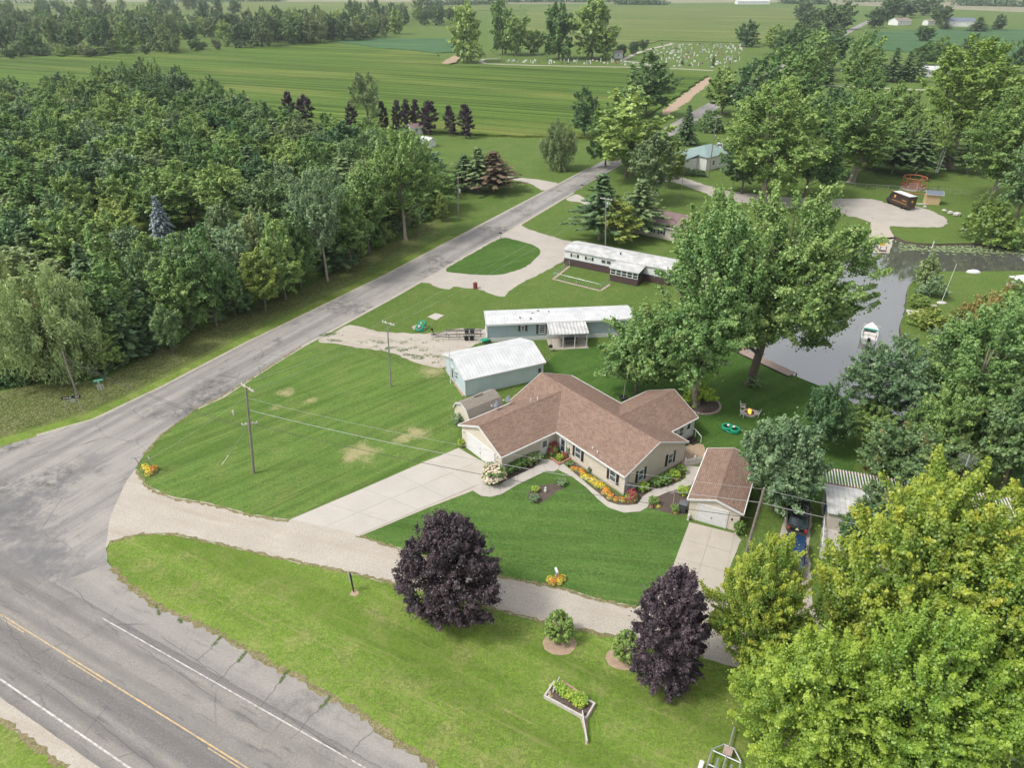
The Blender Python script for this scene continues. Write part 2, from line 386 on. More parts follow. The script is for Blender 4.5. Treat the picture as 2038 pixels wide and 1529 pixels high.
def strip_w(name, pts, width, z, mat, height=0.0, parent=None, kind='structure'):
    mb = MB(); n = len(pts); vs_ = []
    for i, p in enumerate(pts):
        d = (pts[min(i+1, n-1)]-pts[max(i-1, 0)]); d.z = 0; d.normalize(); s_ = Vector((-d.y, d.x, 0))*width/2
        vs_ += [Vector((p.x, p.y, z+height))+s_, Vector((p.x, p.y, z+height))-s_]
    mb.add(vs_, [(2*i+1, 2*i+3, 2*i+2, 2*i) for i in range(n-1)])
    o = mb.build(name, mat, parent)
    if kind: tag(o, kind=kind)
    return o

HWY = R(-27.9); SIDE = R(61.3)
GREEN = lambda r, g, b: (r, g, b)
M['grass'] = lawn_mat('meadow_grass', (0.090, 0.155, 0.030), (0.120, 0.182, 0.040), (0.20, 0.21, 0.08), 0.5)
M['lawn_dark'] = lawn_mat('mown_lawn', (0.066, 0.138, 0.027), (0.092, 0.168, 0.037), (0.17, 0.19, 0.065), 0.32, stripe=R(-8), stripe_w=1.3, stripe_s=0.22)
M['lawn_back'] = lawn_mat('deep_green_lawn', (0.052, 0.118, 0.020), (0.074, 0.145, 0.028), (0.14, 0.17, 0.055), 0.25, stripe=R(35), stripe_w=1.2, stripe_s=0.15)  # darker green turf for the back lawn and the drive island
M['lawn_verge'] = lawn_mat('verge_lawn', (0.118, 0.198, 0.028), (0.158, 0.228, 0.040), (0.29, 0.265, 0.115), 0.9, stripe=HWY, stripe_w=2.4, stripe_s=0.25)
M['rough'] = lawn_mat('rough_grass', (0.10, 0.155, 0.035), (0.145, 0.18, 0.05), (0.28, 0.245, 0.12), 0.6, bump_s=0.9)
M['gravel'] = gravel_mat('limestone_gravel', (0.365, 0.328, 0.272), (0.312, 0.278, 0.228), track=R(-20))
M['gravel_grey'] = gravel_mat('grey_gravel', (0.36, 0.325, 0.28), (0.305, 0.275, 0.24))
M['asphalt_hwy'] = asphalt_mat('worn_highway_asphalt', HWY, (0.245, 0.228, 0.207), (0.128, 0.121, 0.117), 0.75, 0.25, 0.45)
M['asphalt_edge'] = asphalt_mat('cracked_shoulder_asphalt', HWY, (0.290, 0.271, 0.247), (0.18, 0.171, 0.162), 0.5, 0.6, 0.7)
M['asphalt_side'] = asphalt_mat('weathered_road_asphalt', SIDE, (0.300, 0.281, 0.257), (0.145, 0.139, 0.135), 0.6, 0.95, 0.6)
M['concrete'] = concrete_mat('driveway_concrete', (0.44, 0.41, 0.365))
M['concrete_old'] = concrete_mat('old_concrete', (0.42, 0.38, 0.32), amt=0.6)

def spots_lawn(mat, spots, col, amt=0.75):       # worn, dried-out places in the turf
    nt = mat.node_tree; b = nt.nodes['Principled BSDF']; src = b.inputs['Base Color'].links[0].from_socket
    v = coords(nt, src='World'); nz = noise(nt, v, 0.8, 5, 0.7)
    for x, y, r_ in spots:
        ds = N(nt, 'ShaderNodeVectorMath'); ds.operation = 'DISTANCE'; nt.links.new(v, ds.inputs[0]); ds.inputs[1].default_value = (x, y, 0)
        ad = N(nt, 'ShaderNodeMath'); ad.operation = 'MULTIPLY_ADD'; nt.links.new(nz, ad.inputs[0]); ad.inputs[1].default_value = r_*2.6; nt.links.new(ds.outputs['Value'], ad.inputs[2])
        src = mix(nt, ramp(nt, ad.outputs[0], r_*1.45, r_*2.3, amt, 0), src, col)
    nt.links.new(src, b.inputs['Base Color'])

# --- the canal: an opening in the ground sheet, walls, water
CANAL = [(1733,472),(1777,468),(1800,479),(1850,485),(1934,484),(2038,492),(2200,505),(2420,522),(2420,572),(2200,550),(2038,540),(1960,540),(1850,541),(1828,553),(1808,570),(1804,600),(1800,625),(1792,645),(1800,690),(1830,750),(1848,795),(1880,812),(1920,850),(1890,878),(1850,876),(1800,862),(1750,838),(1690,797),(1647,775),(1575,745),(1437,685),(1425,672),(1450,640),(1530,580),(1620,530),(1690,488)]
canal_w = resample(GL(CANAL), 1.2, True)
ground_mb = MB()
outer = [Vector((x, y, 0)) for x, y in ((-6000, -300), (6000, -300), (6000, 7000), (-6000, 7000))]
flat, tri = tess([outer, canal_w]); ground_mb.add([(p.x, p.y, 0) for p in flat], tri)
tag(ground_mb.build('ground', M['grass']), kind='structure')
mb = MB(); n = len(canal_w)
mb.add([(p.x, p.y, 0) for p in canal_w] + [(p.x, p.y, -1.4) for p in canal_w], [(i, (i+1) % n, n+(i+1) % n, n+i) for i in range(n)])
tag(mb.build('canal_bank', M['mulch']), kind='structure')
wm, nt, b = new_mat('canal_water', 0.03, 0.5); b.inputs['IOR'].default_value = 3.4
v = coords(nt, src='World'); nt.links.new(mix(nt, noise(nt, v, 0.15, 3), (0.07, 0.072, 0.06), (0.10, 0.10, 0.09)), b.inputs['Base Color'])
bump(nt, b, noise(nt, v, 1.6, 3), 0.05, 0.05); M['water'] = wm
flat, tri = tess([canal_w]); mb = MB(); mb.add([(p.x, p.y, -0.45) for p in flat], tri); tag(mb.build('canal_water', wm), kind='structure')
mb = MB(); mb.add([(p.x, p.y, -1.3) for p in flat], tri); tag(mb.build('canal_bed', M['soil']), kind='structure')

# --- fields
row_a, row_b = G(907, 151), G(1217, 168); ROW = math.atan2(row_b.y-row_a.y, row_b.x-row_a.x)
def crop_mat(name, a, b_, rowcol, heading, pitch=1.5, amt=0.5, yellow=(0.22, 0.23, 0.06)):
    m, nt, b = new_mat(name, 0.95, 0.1); v = coords(nt, src='World')
    c = mix(nt, ramp(nt, noise(nt, v, 0.02, 4), 0.35, 0.65), a, b_)
    sv = coords(nt, rot=-heading, scale=(0.02, 1, 1), src='World')
    c = mix(nt, ramp(nt, noise(nt, sv, 0.16, 4, 0.7), 0.42, 0.58, 0, min(1, amt*1.5)), c, rowcol)
    c = mix(nt, ramp(nt, noise(nt, sv, 0.55, 2, 0.7), 0.42, 0.6, 0, min(1, amt*1.3)), c, rowcol)
    sv4 = coords(nt, rot=-heading, scale=(0.006, 1, 1), src='World')
    for sc_, wd in ((0.07, 0.016), (0.13, 0.03), (0.3, 0.05)):
        ab = N(nt, 'ShaderNodeMath'); ab.operation = 'SUBTRACT'; nt.links.new(noise(nt, sv4, sc_, 2, 0.6), ab.inputs[0]); ab.inputs[1].default_value = 0.5
        ab2 = N(nt, 'ShaderNodeMath'); ab2.operation = 'ABSOLUTE'; nt.links.new(ab.outputs[0], ab2.inputs[0])
        c = mix(nt, ramp(nt, ab2.outputs[0], wd*0.3, wd, min(1, amt*1.5), 0), c, tuple(x*0.38 for x in rowcol))
    sv3 = coords(nt, rot=-heading, scale=(0.2, 1, 1), src='World')
    c = mix(nt, ramp(nt, noise(nt, sv3, 0.03, 4, 0.6), 0.52, 0.7, 0, 0.6), c, yellow)
    f = noise(nt, v, 1.1, 4, 0.75); c = mix(nt, ramp(nt, f, 0.4, 0.65, 0, 0.5), c, tuple(x*0.5 for x in rowcol))
    nt.links.new(c, b.inputs['Base Color']); bump(nt, b, f, 0.8, 0.3); return m
M['corn'] = crop_mat('crop_rows', (0.135, 0.215, 0.036), (0.165, 0.24, 0.046), (0.075, 0.140, 0.022), ROW)
M['soy'] = crop_mat('soybean_leaf', (0.075, 0.165, 0.065), (0.095, 0.185, 0.075), (0.05, 0.12, 0.05), ROW, amt=0.25, yellow=(0.13, 0.2, 0.08))
M['pasture'] = crop_mat('ripening_crop', (0.15, 0.20, 0.055), (0.19, 0.225, 0.07), (0.11, 0.17, 0.04), ROW, amt=0.3, yellow=(0.27, 0.25, 0.1))
M['stubble'] = crop_mat('pale_stubble', (0.36, 0.32, 0.24), (0.30, 0.29, 0.2), (0.25, 0.25, 0.15), ROW, amt=0.3, yellow=(0.42, 0.38, 0.3))
patch('crop_field', [(-300,180),(-300,130),(0,121),(130,114),(300,110),(480,98),(640,88),(760,97),(870,108),(880,124),(905,133),(960,134),(1250,139),(1395,147),(1405,153),(1320,213),(1240,262),(1200,277),(1010,273),(860,265),(640,238),(560,225),(450,200),(200,190)], 0.004, M['corn'], jit=0.3, smooth=False, step=2.0, height=0.7)
patch('bean_field', [(655,82),(700,78),(895,76),(905,104),(872,106),(760,95)], 0.004, M['soy'], jit=0.4, smooth=False, step=3, height=0.45)
patch('grain_field', [(1050,14),(1240,10),(1588,16),(1600,55),(1570,92),(1480,85),(1310,81),(1250,94),(1060,88),(1045,60)], 0.004, M['pasture'], jit=0.5, smooth=False, step=4, height=0.5)
patch('far_field', [(-700,20),(130,6),(480,3),(800,4),(1040,8),(1040,20),(800,22),(640,40),(-700,70)], 0.004, M['pasture'], jit=0.5, smooth=False, step=8, height=0.4)
patch('stubble_field', [(-900,-6),(500,-14),(1040,-16),(1560,-14),(2700,-10),(2700,26),(2060,24),(1760,12),(1560,4),(1060,7),(480,2),(-900,10)], 0.008, M['stubble'], jit=0.5, smooth=False, step=20)
patch('soybean_field', [(1728,62),(1800,60),(1960,56),(2150,62),(2150,118),(1960,112),(1880,112),(1760,100),(1712,78)], 0.004, M['soy'], jit=0.4, smooth=False, step=4, height=0.5)
patch('dirt_strip', [(1416,160),(1398,178),(1336,224),(1322,218),(1378,174),(1408,154)], 0.008, M['soil'], jit=0.25)
patch('dirt_ramp', [(880,128),(905,112),(915,118),(905,127)], 0.75, M['soil'], jit=0.2)

# --- lawns
patch('left_lawn', [(285,905),(320,868),(391,812),(441,789),(600,689),(645,678),(720,705),(800,725),(880,732),(920,790),(908,893),(850,918),(577,1040),(500,1028),(418,1006),(353,996),(312,981),(288,966),(272,938)], 0.004, M['lawn_dark'], smooth=False)
LG = M['lawn_dark'].copy(); LG.name = 'mown_lawn_left'
ll = bpy.data.objects['left_lawn']; LG = lawn_mat('mown_lawn_left', (0.088, 0.162, 0.030), (0.118, 0.190, 0.041), (0.23, 0.225, 0.09), 0.5, stripe=R(42), stripe_w=0.9, stripe_s=0.28)
spots_lawn(LG, [(*G(718,902)[:2], 2.3), (*G(700,908)[:2], 1.2), (*G(830,862)[:2], 1.6), (*G(800,873)[:2], 1.2), (*G(570,782)[:2], 1.3), (*G(616,797)[:2], 0.9), (*G(548,812)[:2], 0.8), (*G(860,740)[:2], 2.0)], (0.34, 0.29, 0.16))
ll.data.materials[0] = LG
patch('front_lawn', [(712,1070),(850,1008),(940,972),(975,986),(1030,956),(1090,931),(1110,931),(1160,962),(1210,1006),(1245,1016),(1290,1006),(1374,1038),(1332,1147),(1264,1212),(1196,1197),(1121,1175),(1042,1158),(989,1149),(808,1098)], 0.004, M['lawn_dark'], smooth=False)
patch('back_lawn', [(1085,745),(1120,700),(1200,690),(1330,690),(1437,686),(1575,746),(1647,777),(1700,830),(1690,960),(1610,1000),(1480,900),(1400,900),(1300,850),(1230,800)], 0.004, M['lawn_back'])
patch('near_verge_lawn', [(218,1079),(275,1062),(343,1062),(447,1085),(567,1112),(697,1140),(812,1167),(1024,1222),(1152,1253),(1240,1271),(1400,1308),(1600,1368),(1760,1430),(1800,1800),(1000,1800),(868,1526),(799,1486),(732,1433),(666,1393),(600,1353),(567,1337),(491,1296),(436,1262),(378,1234),(309,1204),(261,1169),(223,1131),(209,1105)], 0.004, M['lawn_verge'], smooth=False, jit=0.12)
patch('rough_verge', [(-200,870),(0,780),(60,765),(210,755),(330,682),(430,640),(640,556),(700,520),(800,470),(890,420),(900,445),(770,545),(550,653),(497,678),(324,769),(188,834),(97,860),(0,888),(-200,950)], 0.004, M['rough'], smooth=False)
strip_w('mown_roadside', GL([(-150,925),(0,884),(97,856),(188,828),(324,764),(497,674),(600,623),(770,540),(900,470)]), 2.4, 0.008, M['lawn_verge'])
patch('corner_grass', [(-300,1290),(0,1432),(132,1532),(300,1700),(-300,1700)], 0.004, M['lawn_verge'], smooth=False, jit=0.15)

# --- paved and gravel ways
hd = Vector((math.cos(HWY), math.sin(HWY), 0)); hn = Vector((-hd.y, hd.x, 0))
hc = G(245, 1376)                                             # on the yellow centre line
def hwy_pts(off, a=-260, b=260, k=40): return [hc + hd*(a+(b-a)*i/k) + hn*off for i in range(k+1)]
off_r = (G(450, 1372)-hc).dot(hn); off_l = (G(130, 1442)-hc).dot(hn)
patch_w('highway_shoulder', hwy_pts(off_l-2.0, k=200) + hwy_pts(off_l+0.5, k=4)[::-1], 0.008, M['gravel'], jit=0.1, smooth=False)
patch_w('highway', hwy_pts(off_l-0.9, k=60) + hwy_pts(off_r+0.55, k=60)[::-1], 0.020, M['asphalt_hwy'], jit=0.03, smooth=False)
patch('highway_edge', [(150,1060),(211,1092),(213,1118),(223,1132),(261,1170),(309,1205),(378,1235),(436,1263),(491,1297),(567,1338),(635,1369),(700,1411),(732,1433),(799,1486),(868,1526),(1000,1610),(900,1650),(600,1500),(100,1200)], 0.014, M['asphalt_edge'], jit=0.10, smooth=False)
nt = M['asphalt_hwy'].node_tree; bs_ = nt.nodes['Principled BSDF']; src = bs_.inputs['Base Color'].links[0].from_socket
ge = N(nt, 'ShaderNodeNewGeometry'); mp = N(nt, 'ShaderNodeMapping'); mp.vector_type = 'TEXTURE'; nt.links.new(ge.outputs['Position'], mp.inputs['Vector']); mp.inputs['Location'].default_value = (hc.x, hc.y, 0); mp.inputs['Rotation'].default_value = (0, 0, HWY)
sx_ = N(nt, 'ShaderNodeSeparateXYZ'); nt.links.new(mp.outputs[0], sx_.inputs[0])
def mth(op, a_, b2=None):
    n_ = N(nt, 'ShaderNodeMath'); n_.operation = op
    for k_, v_ in enumerate((a_, b2)):
        if v_ is None: continue
        if isinstance(v_, (int, float)): n_.inputs[k_].default_value = v_
        else: nt.links.new(v_, n_.inputs[k_])
    return n_.outputs[0]
wv_ = mth('COSINE', mth('MULTIPLY', mth('SUBTRACT', mth('ABSOLUTE', sx_.outputs['Y']), 0.95), 2*math.pi/1.8))     # tyre-polished wheel paths
wn_ = ramp(nt, noise(nt, coords(nt, rot=-HWY, scale=(0.05, 1, 1), src='World'), 0.6, 3), 0.35, 0.65, 0.3, 1.0)
nt.links.new(mix(nt, mul(nt, ramp(nt, wv_, -0.2, 1.0, 0, 0.5), wn_), src, (0.115, 0.108, 0.104)), bs_.inputs['Base Color'])
def line(name, off, a, b, w, mat, z=0.026): return strip_w(name, [hc + hd*(a+(b-a)*i/30) + hn*off for i in range(31)], w, z, mat)
def paint_mat(name, c):
    m, nt, bs = new_mat(name, 0.7, 0.3); v = coords(nt, src='World')
    nt.links.new(mix(nt, ramp(nt, noise(nt, v, 2.5, 5, 0.7), 0.40, 0.60, 0, 0.85), c, (0.27, 0.25, 0.225)), bs.inputs['Base Color']); return m
M['line_white'] = paint_mat('worn_white_line', (0.55, 0.535, 0.50)); M['line_yellow'] = paint_mat('worn_yellow_line', (0.56, 0.38, 0.16))
line('edge_line', off_l, -240, 240, 0.13, M['line_white'])
t0 = (G(206, 1229)-hc).dot(hd); line('edge_line', off_r, t0, 240, 0.09, M['line_white'])
line('centre_line', 0.0, -240, 240, 0.11, M['line_yellow'])
for xa, xb in ((5, 44), (133, 202), (413, 520)):              # broken second stripe
    ta = (G(xa, 1235+xa*0.62)-hc).dot(hd); tb = (G(xb, 1235+xb*0.62)-hc).dot(hd); line('centre_line', -0.22, ta, tb, 0.08, M['line_yellow'])
side_dir = Vector((math.cos(SIDE), math.sin(SIDE), 0)); side_n = Vector((-side_dir.y, side_dir.x, 0))
sc0 = G(590, 665)
LE = GL([(1172,335),(766,549),(550,655),(497,680),(324,771),(188,836),(97,862),(0,890),(-200,950),(-420,1020)])
RE = GL([(-200,1160),(60,1180),(212,1125),(210,1092),(218,1033),(232,998),(253,957),(269,933),(287,904),(318,868),(391,812),(441,789),(550,719),(600,689),(780,592),(1035,446),(1140,383)])
far = [G(1155,360), G(1365,242), G(1415,212), G(1692,60), G(1722,45), G(1800,6)]
def off_line(ps, o):
    out = []
    for i, p in enumerate(ps):
        d = (ps[min(i+1, len(ps)-1)]-ps[max(i-1, 0)]).normalized(); out.append(p + Vector((-d.y, d.x, 0))*o)
    return out
spots_lawn(M['asphalt_side'], [(*G(x, y)[:2], r_) for x, y, r_ in ((15,1030,4.0),(50,1060,3.5),(30,1110,4.5),(95,1110,3.0),(75,1135,3.0),(150,1145,2.6),(175,1165,2.2),(110,985,2.0),(60,1000,2.4),(140,945,2.0),(180,915,1.8),(5,1000,3))], (0.13, 0.127, 0.132), 0.6)
spots_lawn(M['asphalt_hwy'], [(*G(x, y)[:2], r_) for x, y, r_ in ((135,1160,2.6),(165,1185,2.2),(60,1135,3.0),(10,1120,3.0))], (0.14, 0.136, 0.138), 0.55)
side_poly = LE + RE + off_line(far[1:], -3.4) + off_line(far[1:], 3.4)[::-1]
patch_w('side_road', side_poly, 0.016, M['asphalt_side'], jit=0.05, smooth=False, step=1.0)
sh = resample(LE, 1.0, False, False); strip_w('road_edge', sh[:-20], 0.9, 0.012, M['gravel']); strip_w('road_edge', resample(RE[10:], 1.0, False, False), 1.0, 0.012, M['gravel'])
patch('gravel_lane', [(205,1100),(212,1050),(235,985),(262,935),(272,934),(288,963),(312,977),(353,992),(418,1001),(500,1024),(574,1036),(712,1068),(808,1095),(989,1146),(1042,1155),(1121,1172),(1196,1194),(1264,1209),(1330,1175),(1445,1195),(1600,1240),(1800,1300),(2100,1420),(2300,1520),(2300,1640),(2060,1530),(1800,1425),(1600,1370),(1400,1310),(1240,1274),(1152,1256),(1024,1225),(812,1170),(697,1143),(567,1115),(447,1088),(343,1065),(275,1064),(222,1076)], 0.010, M['gravel'], smooth=False, jit=0.12)
Z5 = lambda l: [(550+x/2.78, 250+y/2.78) for x, y in l]
patch('loop_drive', Z5([(1340,548),(1400,575),(1560,625),(1640,645),(1620,700),(1590,745),(1500,800),(1400,850),(1300,905),(1265,945),(1210,940),(1130,908),(1050,900),(985,890),(960,905),(900,900),(840,872),(800,862),(870,815),(1000,745),(1150,655),(1240,600)]), 0.008, M['gravel_grey'], jit=0.12)
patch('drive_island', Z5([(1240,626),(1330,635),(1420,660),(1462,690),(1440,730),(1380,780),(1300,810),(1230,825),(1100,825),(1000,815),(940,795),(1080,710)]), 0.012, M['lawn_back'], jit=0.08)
patch('parking_gravel', Z5([(230,1190),(330,1140),(400,1105),(480,1115),(560,1138),(700,1148),(850,1150),(1000,1125),(1150,1130),(1180,1180),(1100,1215),(1000,1270),(930,1335),(830,1332),(720,1290),(600,1250),(420,1225),(300,1205)]), 0.009, M['gravel'], jit=0.15)
patch('far_driveway', Z5([(1130,262),(1310,285),(1440,297),(1545,315),(1560,325),(1478,358),(1400,318),(1320,302),(1130,280)]), 0.008, M['gravel_grey'], jit=0.1)
patch('neighbour_drive', [(1290,352),(1345,350),(1405,368),(1450,380),(1600,395),(1665,395),(1735,396),(1770,405),(1830,412),(1878,432),(1884,446),(1866,452),(1770,450),(1735,443),(1690,430),(1560,412),(1440,398),(1400,383),(1340,362),(1290,362)], 0.008, M['gravel_grey'], jit=0.15)
patch('approach_drive', Z5([(1600,405),(1660,380),(1700,400),(1750,430),(1720,450),(1680,425),(1610,415)]), 0.008, M['gravel_grey'])
patch('boat_ramp', [(1734,442),(1768,446),(1779,472),(1730,474)], 0.014, M['concrete_old'], smooth=False)
patch('boat_ramp_end', [(1730,474),(1779,472),(1772,500),(1738,500)], -0.35, M['concrete_old'], smooth=False)

# --- concrete driveway: slabs with joints
def slab_grid(parent, A, B, C_, D, nu, nv, z, h, mat, gap=0.02, skip=()):
    for i in range(nu):
        for j in range(nv):
            if (i, j) in skip: continue
            q = []
            for u_, w_ in ((i, j), (i+1, j), (i+1, j+1), (i, j+1)):
                a = A.lerp(B, u_/nu); b_ = D.lerp(C_, u_/nu); q.append(a.lerp(b_, w_/nv))
            c = (q[0]+q[1]+q[2]+q[3])/4
            q = [c+(p-c)*(1-gap/max(0.3, (p-c).length)) for p in q]
            if (q[1]-q[0]).cross(q[2]-q[0]).z < 0: q = q[::-1]
            MB().prism_z([(p.x, p.y) for p in q], z, z+h, None).build('slab', mat, parent)
dw = patch('driveway', [(576,1037),(714,1069),(850,1012),(942,977),(992,950),(990,936),(915,893),(850,917)], 0.012, M['mulch'], jit=0.01, smooth=False)
dw.data.materials[0] = M['concrete_old']
slab_grid(dw, G(577,1035), G(913,892), G(993,948), G(714,1066), 5, 2, 0.012, 0.03, M['concrete'])
sd_ = patch('garage_driveway', [(1372,1040),(1462,1062),(1475,1075),(1440,1160),(1445,1195),(1330,1180),(1332,1147)], 0.012, M['concrete_old'], jit=0.02, smooth=False)
slab_grid(sd_, G(1331,1150), G(1373,1041), G(1462,1064), G(1436,1180), 3, 2, 0.013, 0.03, M['concrete_old'])
Z7 = lambda l: [(850+x/2.78, 700+y/2.78) for x, y in l]
lo = GL(Z7([(250,768),(300,800),(350,806),(410,792),(500,738),(590,695),(660,662),(700,666),(725,655),(800,692),(880,752),(950,822),(1000,862),(1090,894),(1180,886),(1218,865),(1232,838),(1262,810),(1330,780),(1400,760),(1462,740),(1490,690),(1510,640)]))
up = GL(Z7([(300,722),(318,738),(345,745),(400,735),(500,685),(590,645),(632,600),(668,598),(745,615),(820,678),(890,738),(962,796),(1002,832),(1060,850),(1115,852),(1165,846),(1190,806),(1245,768),(1325,748),(1398,722),(1432,700),(1428,660),(1422,630)]))
wk = patch_w('walkway', lo + up[::-1], 0.010, M['concrete_old'], jit=0.01, smooth=False)
for i in range(len(lo)-1):
    for w0, w1 in ((0.0, 1.0),):
        q = [lo[i].lerp(up[i], w0), lo[i+1].lerp(up[i+1], w0), lo[i+1].lerp(up[i+1], w1), lo[i].lerp(up[i], w1)]
        c = sum(q, Vector())/4; q = [c+(p-c)*(1-0.018/max(0.2, (p-c).length)) for p in q]
        if (q[1]-q[0]).cross(q[2]-q[0]).z < 0: q = q[::-1]
        MB().prism_z([(p.x, p.y) for p in q], 0.011, 0.045).build('slab', M['concrete'], wk)
pt = patch('round_patio', [(1358,925),(1362,890),(1378,882),(1398,885),(1404,905),(1398,918),(1390,926)], 0.008, M['soil'])
tag(patch('concrete_pad', [(e[0], e[1]) for e in [(851,631),(867,624),(884,628.5),(868,638)]], 0.012, M['concrete'], jit=0.01, smooth=False, height=0.06))

# --- planting beds
patch('garage_bed', GL and [(990,962),(1000,945),(1072,912),(1076,922),(1060,938),(1010,962),(985,985),(965,972)], 0.012, M['mulch'])
patch('front_wall_bed', [(1125,915),(1142,920),(1180,948),(1240,990),(1290,983),(1262,1004),(1236,1005),(1210,998),(1178,970),(1142,941)], 0.013, M['mulch'])
patch('gable_bed', [(1243,988),(1300,958),(1360,926),(1366,935),(1355,955),(1330,968),(1300,978),(1282,985),(1272,1004),(1250,1006)], 0.014, M['mulch'])
patch('island_bed', Z7([(558,800),(575,765),(640,738),(720,728),(755,735),(760,755),(720,775),(660,820),(610,843),(575,835)]), 0.012, M['mulch'])
patch('garage_side_bed', Z7([(1225,865),(1240,820),(1300,790),(1400,765),(1465,750),(1450,830),(1440,900),(1380,905),(1300,885)]), 0.012, M['mulch'])
patch('foundation_gravel', [(885,736),(921,789),(1082,752),(1078,747),(926,784),(890,733)], 0.012, M['soil'], smooth=False)

# --- cemetery lane and far drives
for pl, w in (([(965,126),(957,121),(963,117),(990,116)], 3.0), ([(965,126),(1050,129),(1180,132),(1300,134),(1420,140)], 3.0), ([(1240,119),(1256,110),(1290,98),(1340,86)], 3.2), ([(1238,120),(1262,123),(1290,127),(1300,133)], 3.0), ([(1560,167),(1700,172),(1830,178),(2060,188)], 3.4)):
    strip_w('cemetery_lane' if pl[0][1] < 150 else 'farm_lane', resample(GL(pl), 3, True, False), w, 0.014, M['gravel'])
patch('cemetery_lawn', [(950,122),(1000,112),(1240,115),(1262,100),(1300,86),(1480,88),(1500,110),(1420,138),(1300,134),(1000,129)], 0.006, M['grass'], jit=0.3)

# --- tar-filled cracks across the shoulder and lane
M['tar'] = plain('tar_crack', (0.085, 0.082, 0.08), 0.8, 0.3)
for x0, y0, x1, y1 in ((428,1284,392,1316),(476,1316,418,1372),(558,1360,505,1418),(640,1408,580,1470),(745,1448,700,1500),(0,1222,40,1285),(40,1285,80,1330),(150,1175,190,1215)):
    pts = []
    for i in range(9):
        t = i/8; p = G(x0+(x1-x0)*t, y0+(y1-y0)*t); pts.append(p+Vector((random.uniform(-.12, .12), random.uniform(-.12, .12), 0)))
    strip_w('tar_crack', pts, 0.035, 0.027, M['tar'])
for x0, y0, x1, y1 in ((320,1268,455,1358),(270,1282,440,1400),(90,1360,310,1529),(560,1420,700,1515)):
    pts = [G(x0+(x1-x0)*i/14, y0+(y1-y0)*i/14)+Vector((random.uniform(-.06, .06), random.uniform(-.06, .06), 0)) for i in range(15)]
    strip_w('tar_crack', pts, 0.035, 0.027, M['tar'])

# --- dry fringe where turf meets gravel
M['fringe'] = lawn_mat('dry_fringe', (0.20, 0.175, 0.085), (0.25, 0.215, 0.115), (0.33, 0.27, 0.18), 0.6)
def fringe(px, w=0.3, z=0.0125):
    pts = resample(GL(px), 0.35, False, False); mb = MB(); vs_ = []; n = len(pts)
    for i, p in enumerate(pts):
        d = (pts[min(i+1, n-1)]-pts[max(i-1, 0)]).normalized(); s_ = Vector((-d.y, d.x, 0)); o_ = random.uniform(-0.12, 0.12); h_ = w*random.uniform(0.15, 0.9)
        vs_ += [Vector((p.x, p.y, z))+s_*(o_+h_), Vector((p.x, p.y, z))+s_*(o_-h_)]
    mb.add(vs_, [(2*i+1, 2*i+3, 2*i+2, 2*i) for i in range(n-1)]); tag(mb.build('dry_fringe', M['fringe']), kind='structure')
fringe([(222,1079),(275,1063),(343,1063),(447,1086),(567,1113),(697,1141),(812,1168),(1024,1223),(1152,1254),(1240,1272),(1400,1308)], 0.28)
fringe([(272,936),(288,965),(312,980),(353,995),(418,1005),(500,1027),(574,1039)], 0.3)
fringe([(716,1068),(808,1097),(989,1148),(1042,1157),(1121,1174),(1196,1196),(1264,1211)], 0.3)
fringe([(223,1131),(261,1169),(309,1204),(378,1234),(436,1262),(491,1296),(567,1337),(600,1353),(666,1393),(732,1433),(799,1486),(868,1526)], 0.45, 0.016)
fringe([(600,690),(441,790),(391,813),(318,869),(287,905)], 0.3, 0.018)
fringe([(0,1431),(60,1476),(132,1531)], 0.4)

# ================================================================== TREES AND PLANTS
def leaf_mesh(name, P, Nn, size, asp, tint, tuft, mat):
    n = len(P); r = RNG.normal(size=(n, 3)); t = np.cross(Nn, r); t /= np.linalg.norm(t, axis=1)[:, None]+1e-9
    b = np.cross(Nn, t); s_ = size[:, None]
    V = np.empty((n, 4, 3), np.float32)
    V[:, 0] = P - t*s_*0.5; V[:, 2] = P + t*s_*0.5
    V[:, 1] = P + b*s_*0.5*asp + Nn*s_*0.12; V[:, 3] = P - b*s_*0.5*asp + Nn*s_*0.12
    me = bpy.data.meshes.new(name); me.vertices.add(4*n); me.vertices.foreach_set('co', V.ravel())
    me.loops.add(4*n); me.loops.foreach_set('vertex_index', np.arange(4*n, dtype=np.int32))
    me.polygons.add(n); me.polygons.foreach_set('loop_start', np.arange(0, 4*n, 4, dtype=np.int32))
    try: me.polygons.foreach_set('loop_total', np.full(n, 4, dtype=np.int32))
    except Exception: pass
    for nm, arr in (('tint', tint), ('tuft', tuft)):
        a = me.attributes.new(nm, 'FLOAT', 'FACE'); a.data.foreach_set('value', np.clip(arr, 0, 1).astype(np.float32))
    me.update(calc_edges=True); me.validate(); me.materials.append(mat); return me
def unit(a): return a/(np.linalg.norm(a, axis=1)[:, None]+1e-9)
PROF = {
 'round': lambda t: np.sqrt(np.clip(1-(2*t-1)**2, 0, 1))**0.8,
 'maple': lambda t: np.clip(np.sin(np.pi*np.clip(t, 0, 1)**0.72), 0, 1)**0.62,
 'cone': lambda t: np.clip(1.04-t, 0, 1)**0.75*np.clip(t*9, 0.3, 1),
 'column': lambda t: np.clip(np.sin(np.pi*np.clip(t*0.93+0.05, 0, 1)**0.62), 0, 1)**0.55,
 'vase': lambda t: np.clip(np.sin(np.pi*np.clip(t, 0, 1)**1.15), 0, 1)**0.6,
 'dome': lambda t: np.clip(1-t**2.2, 0, 1)**0.5,
}
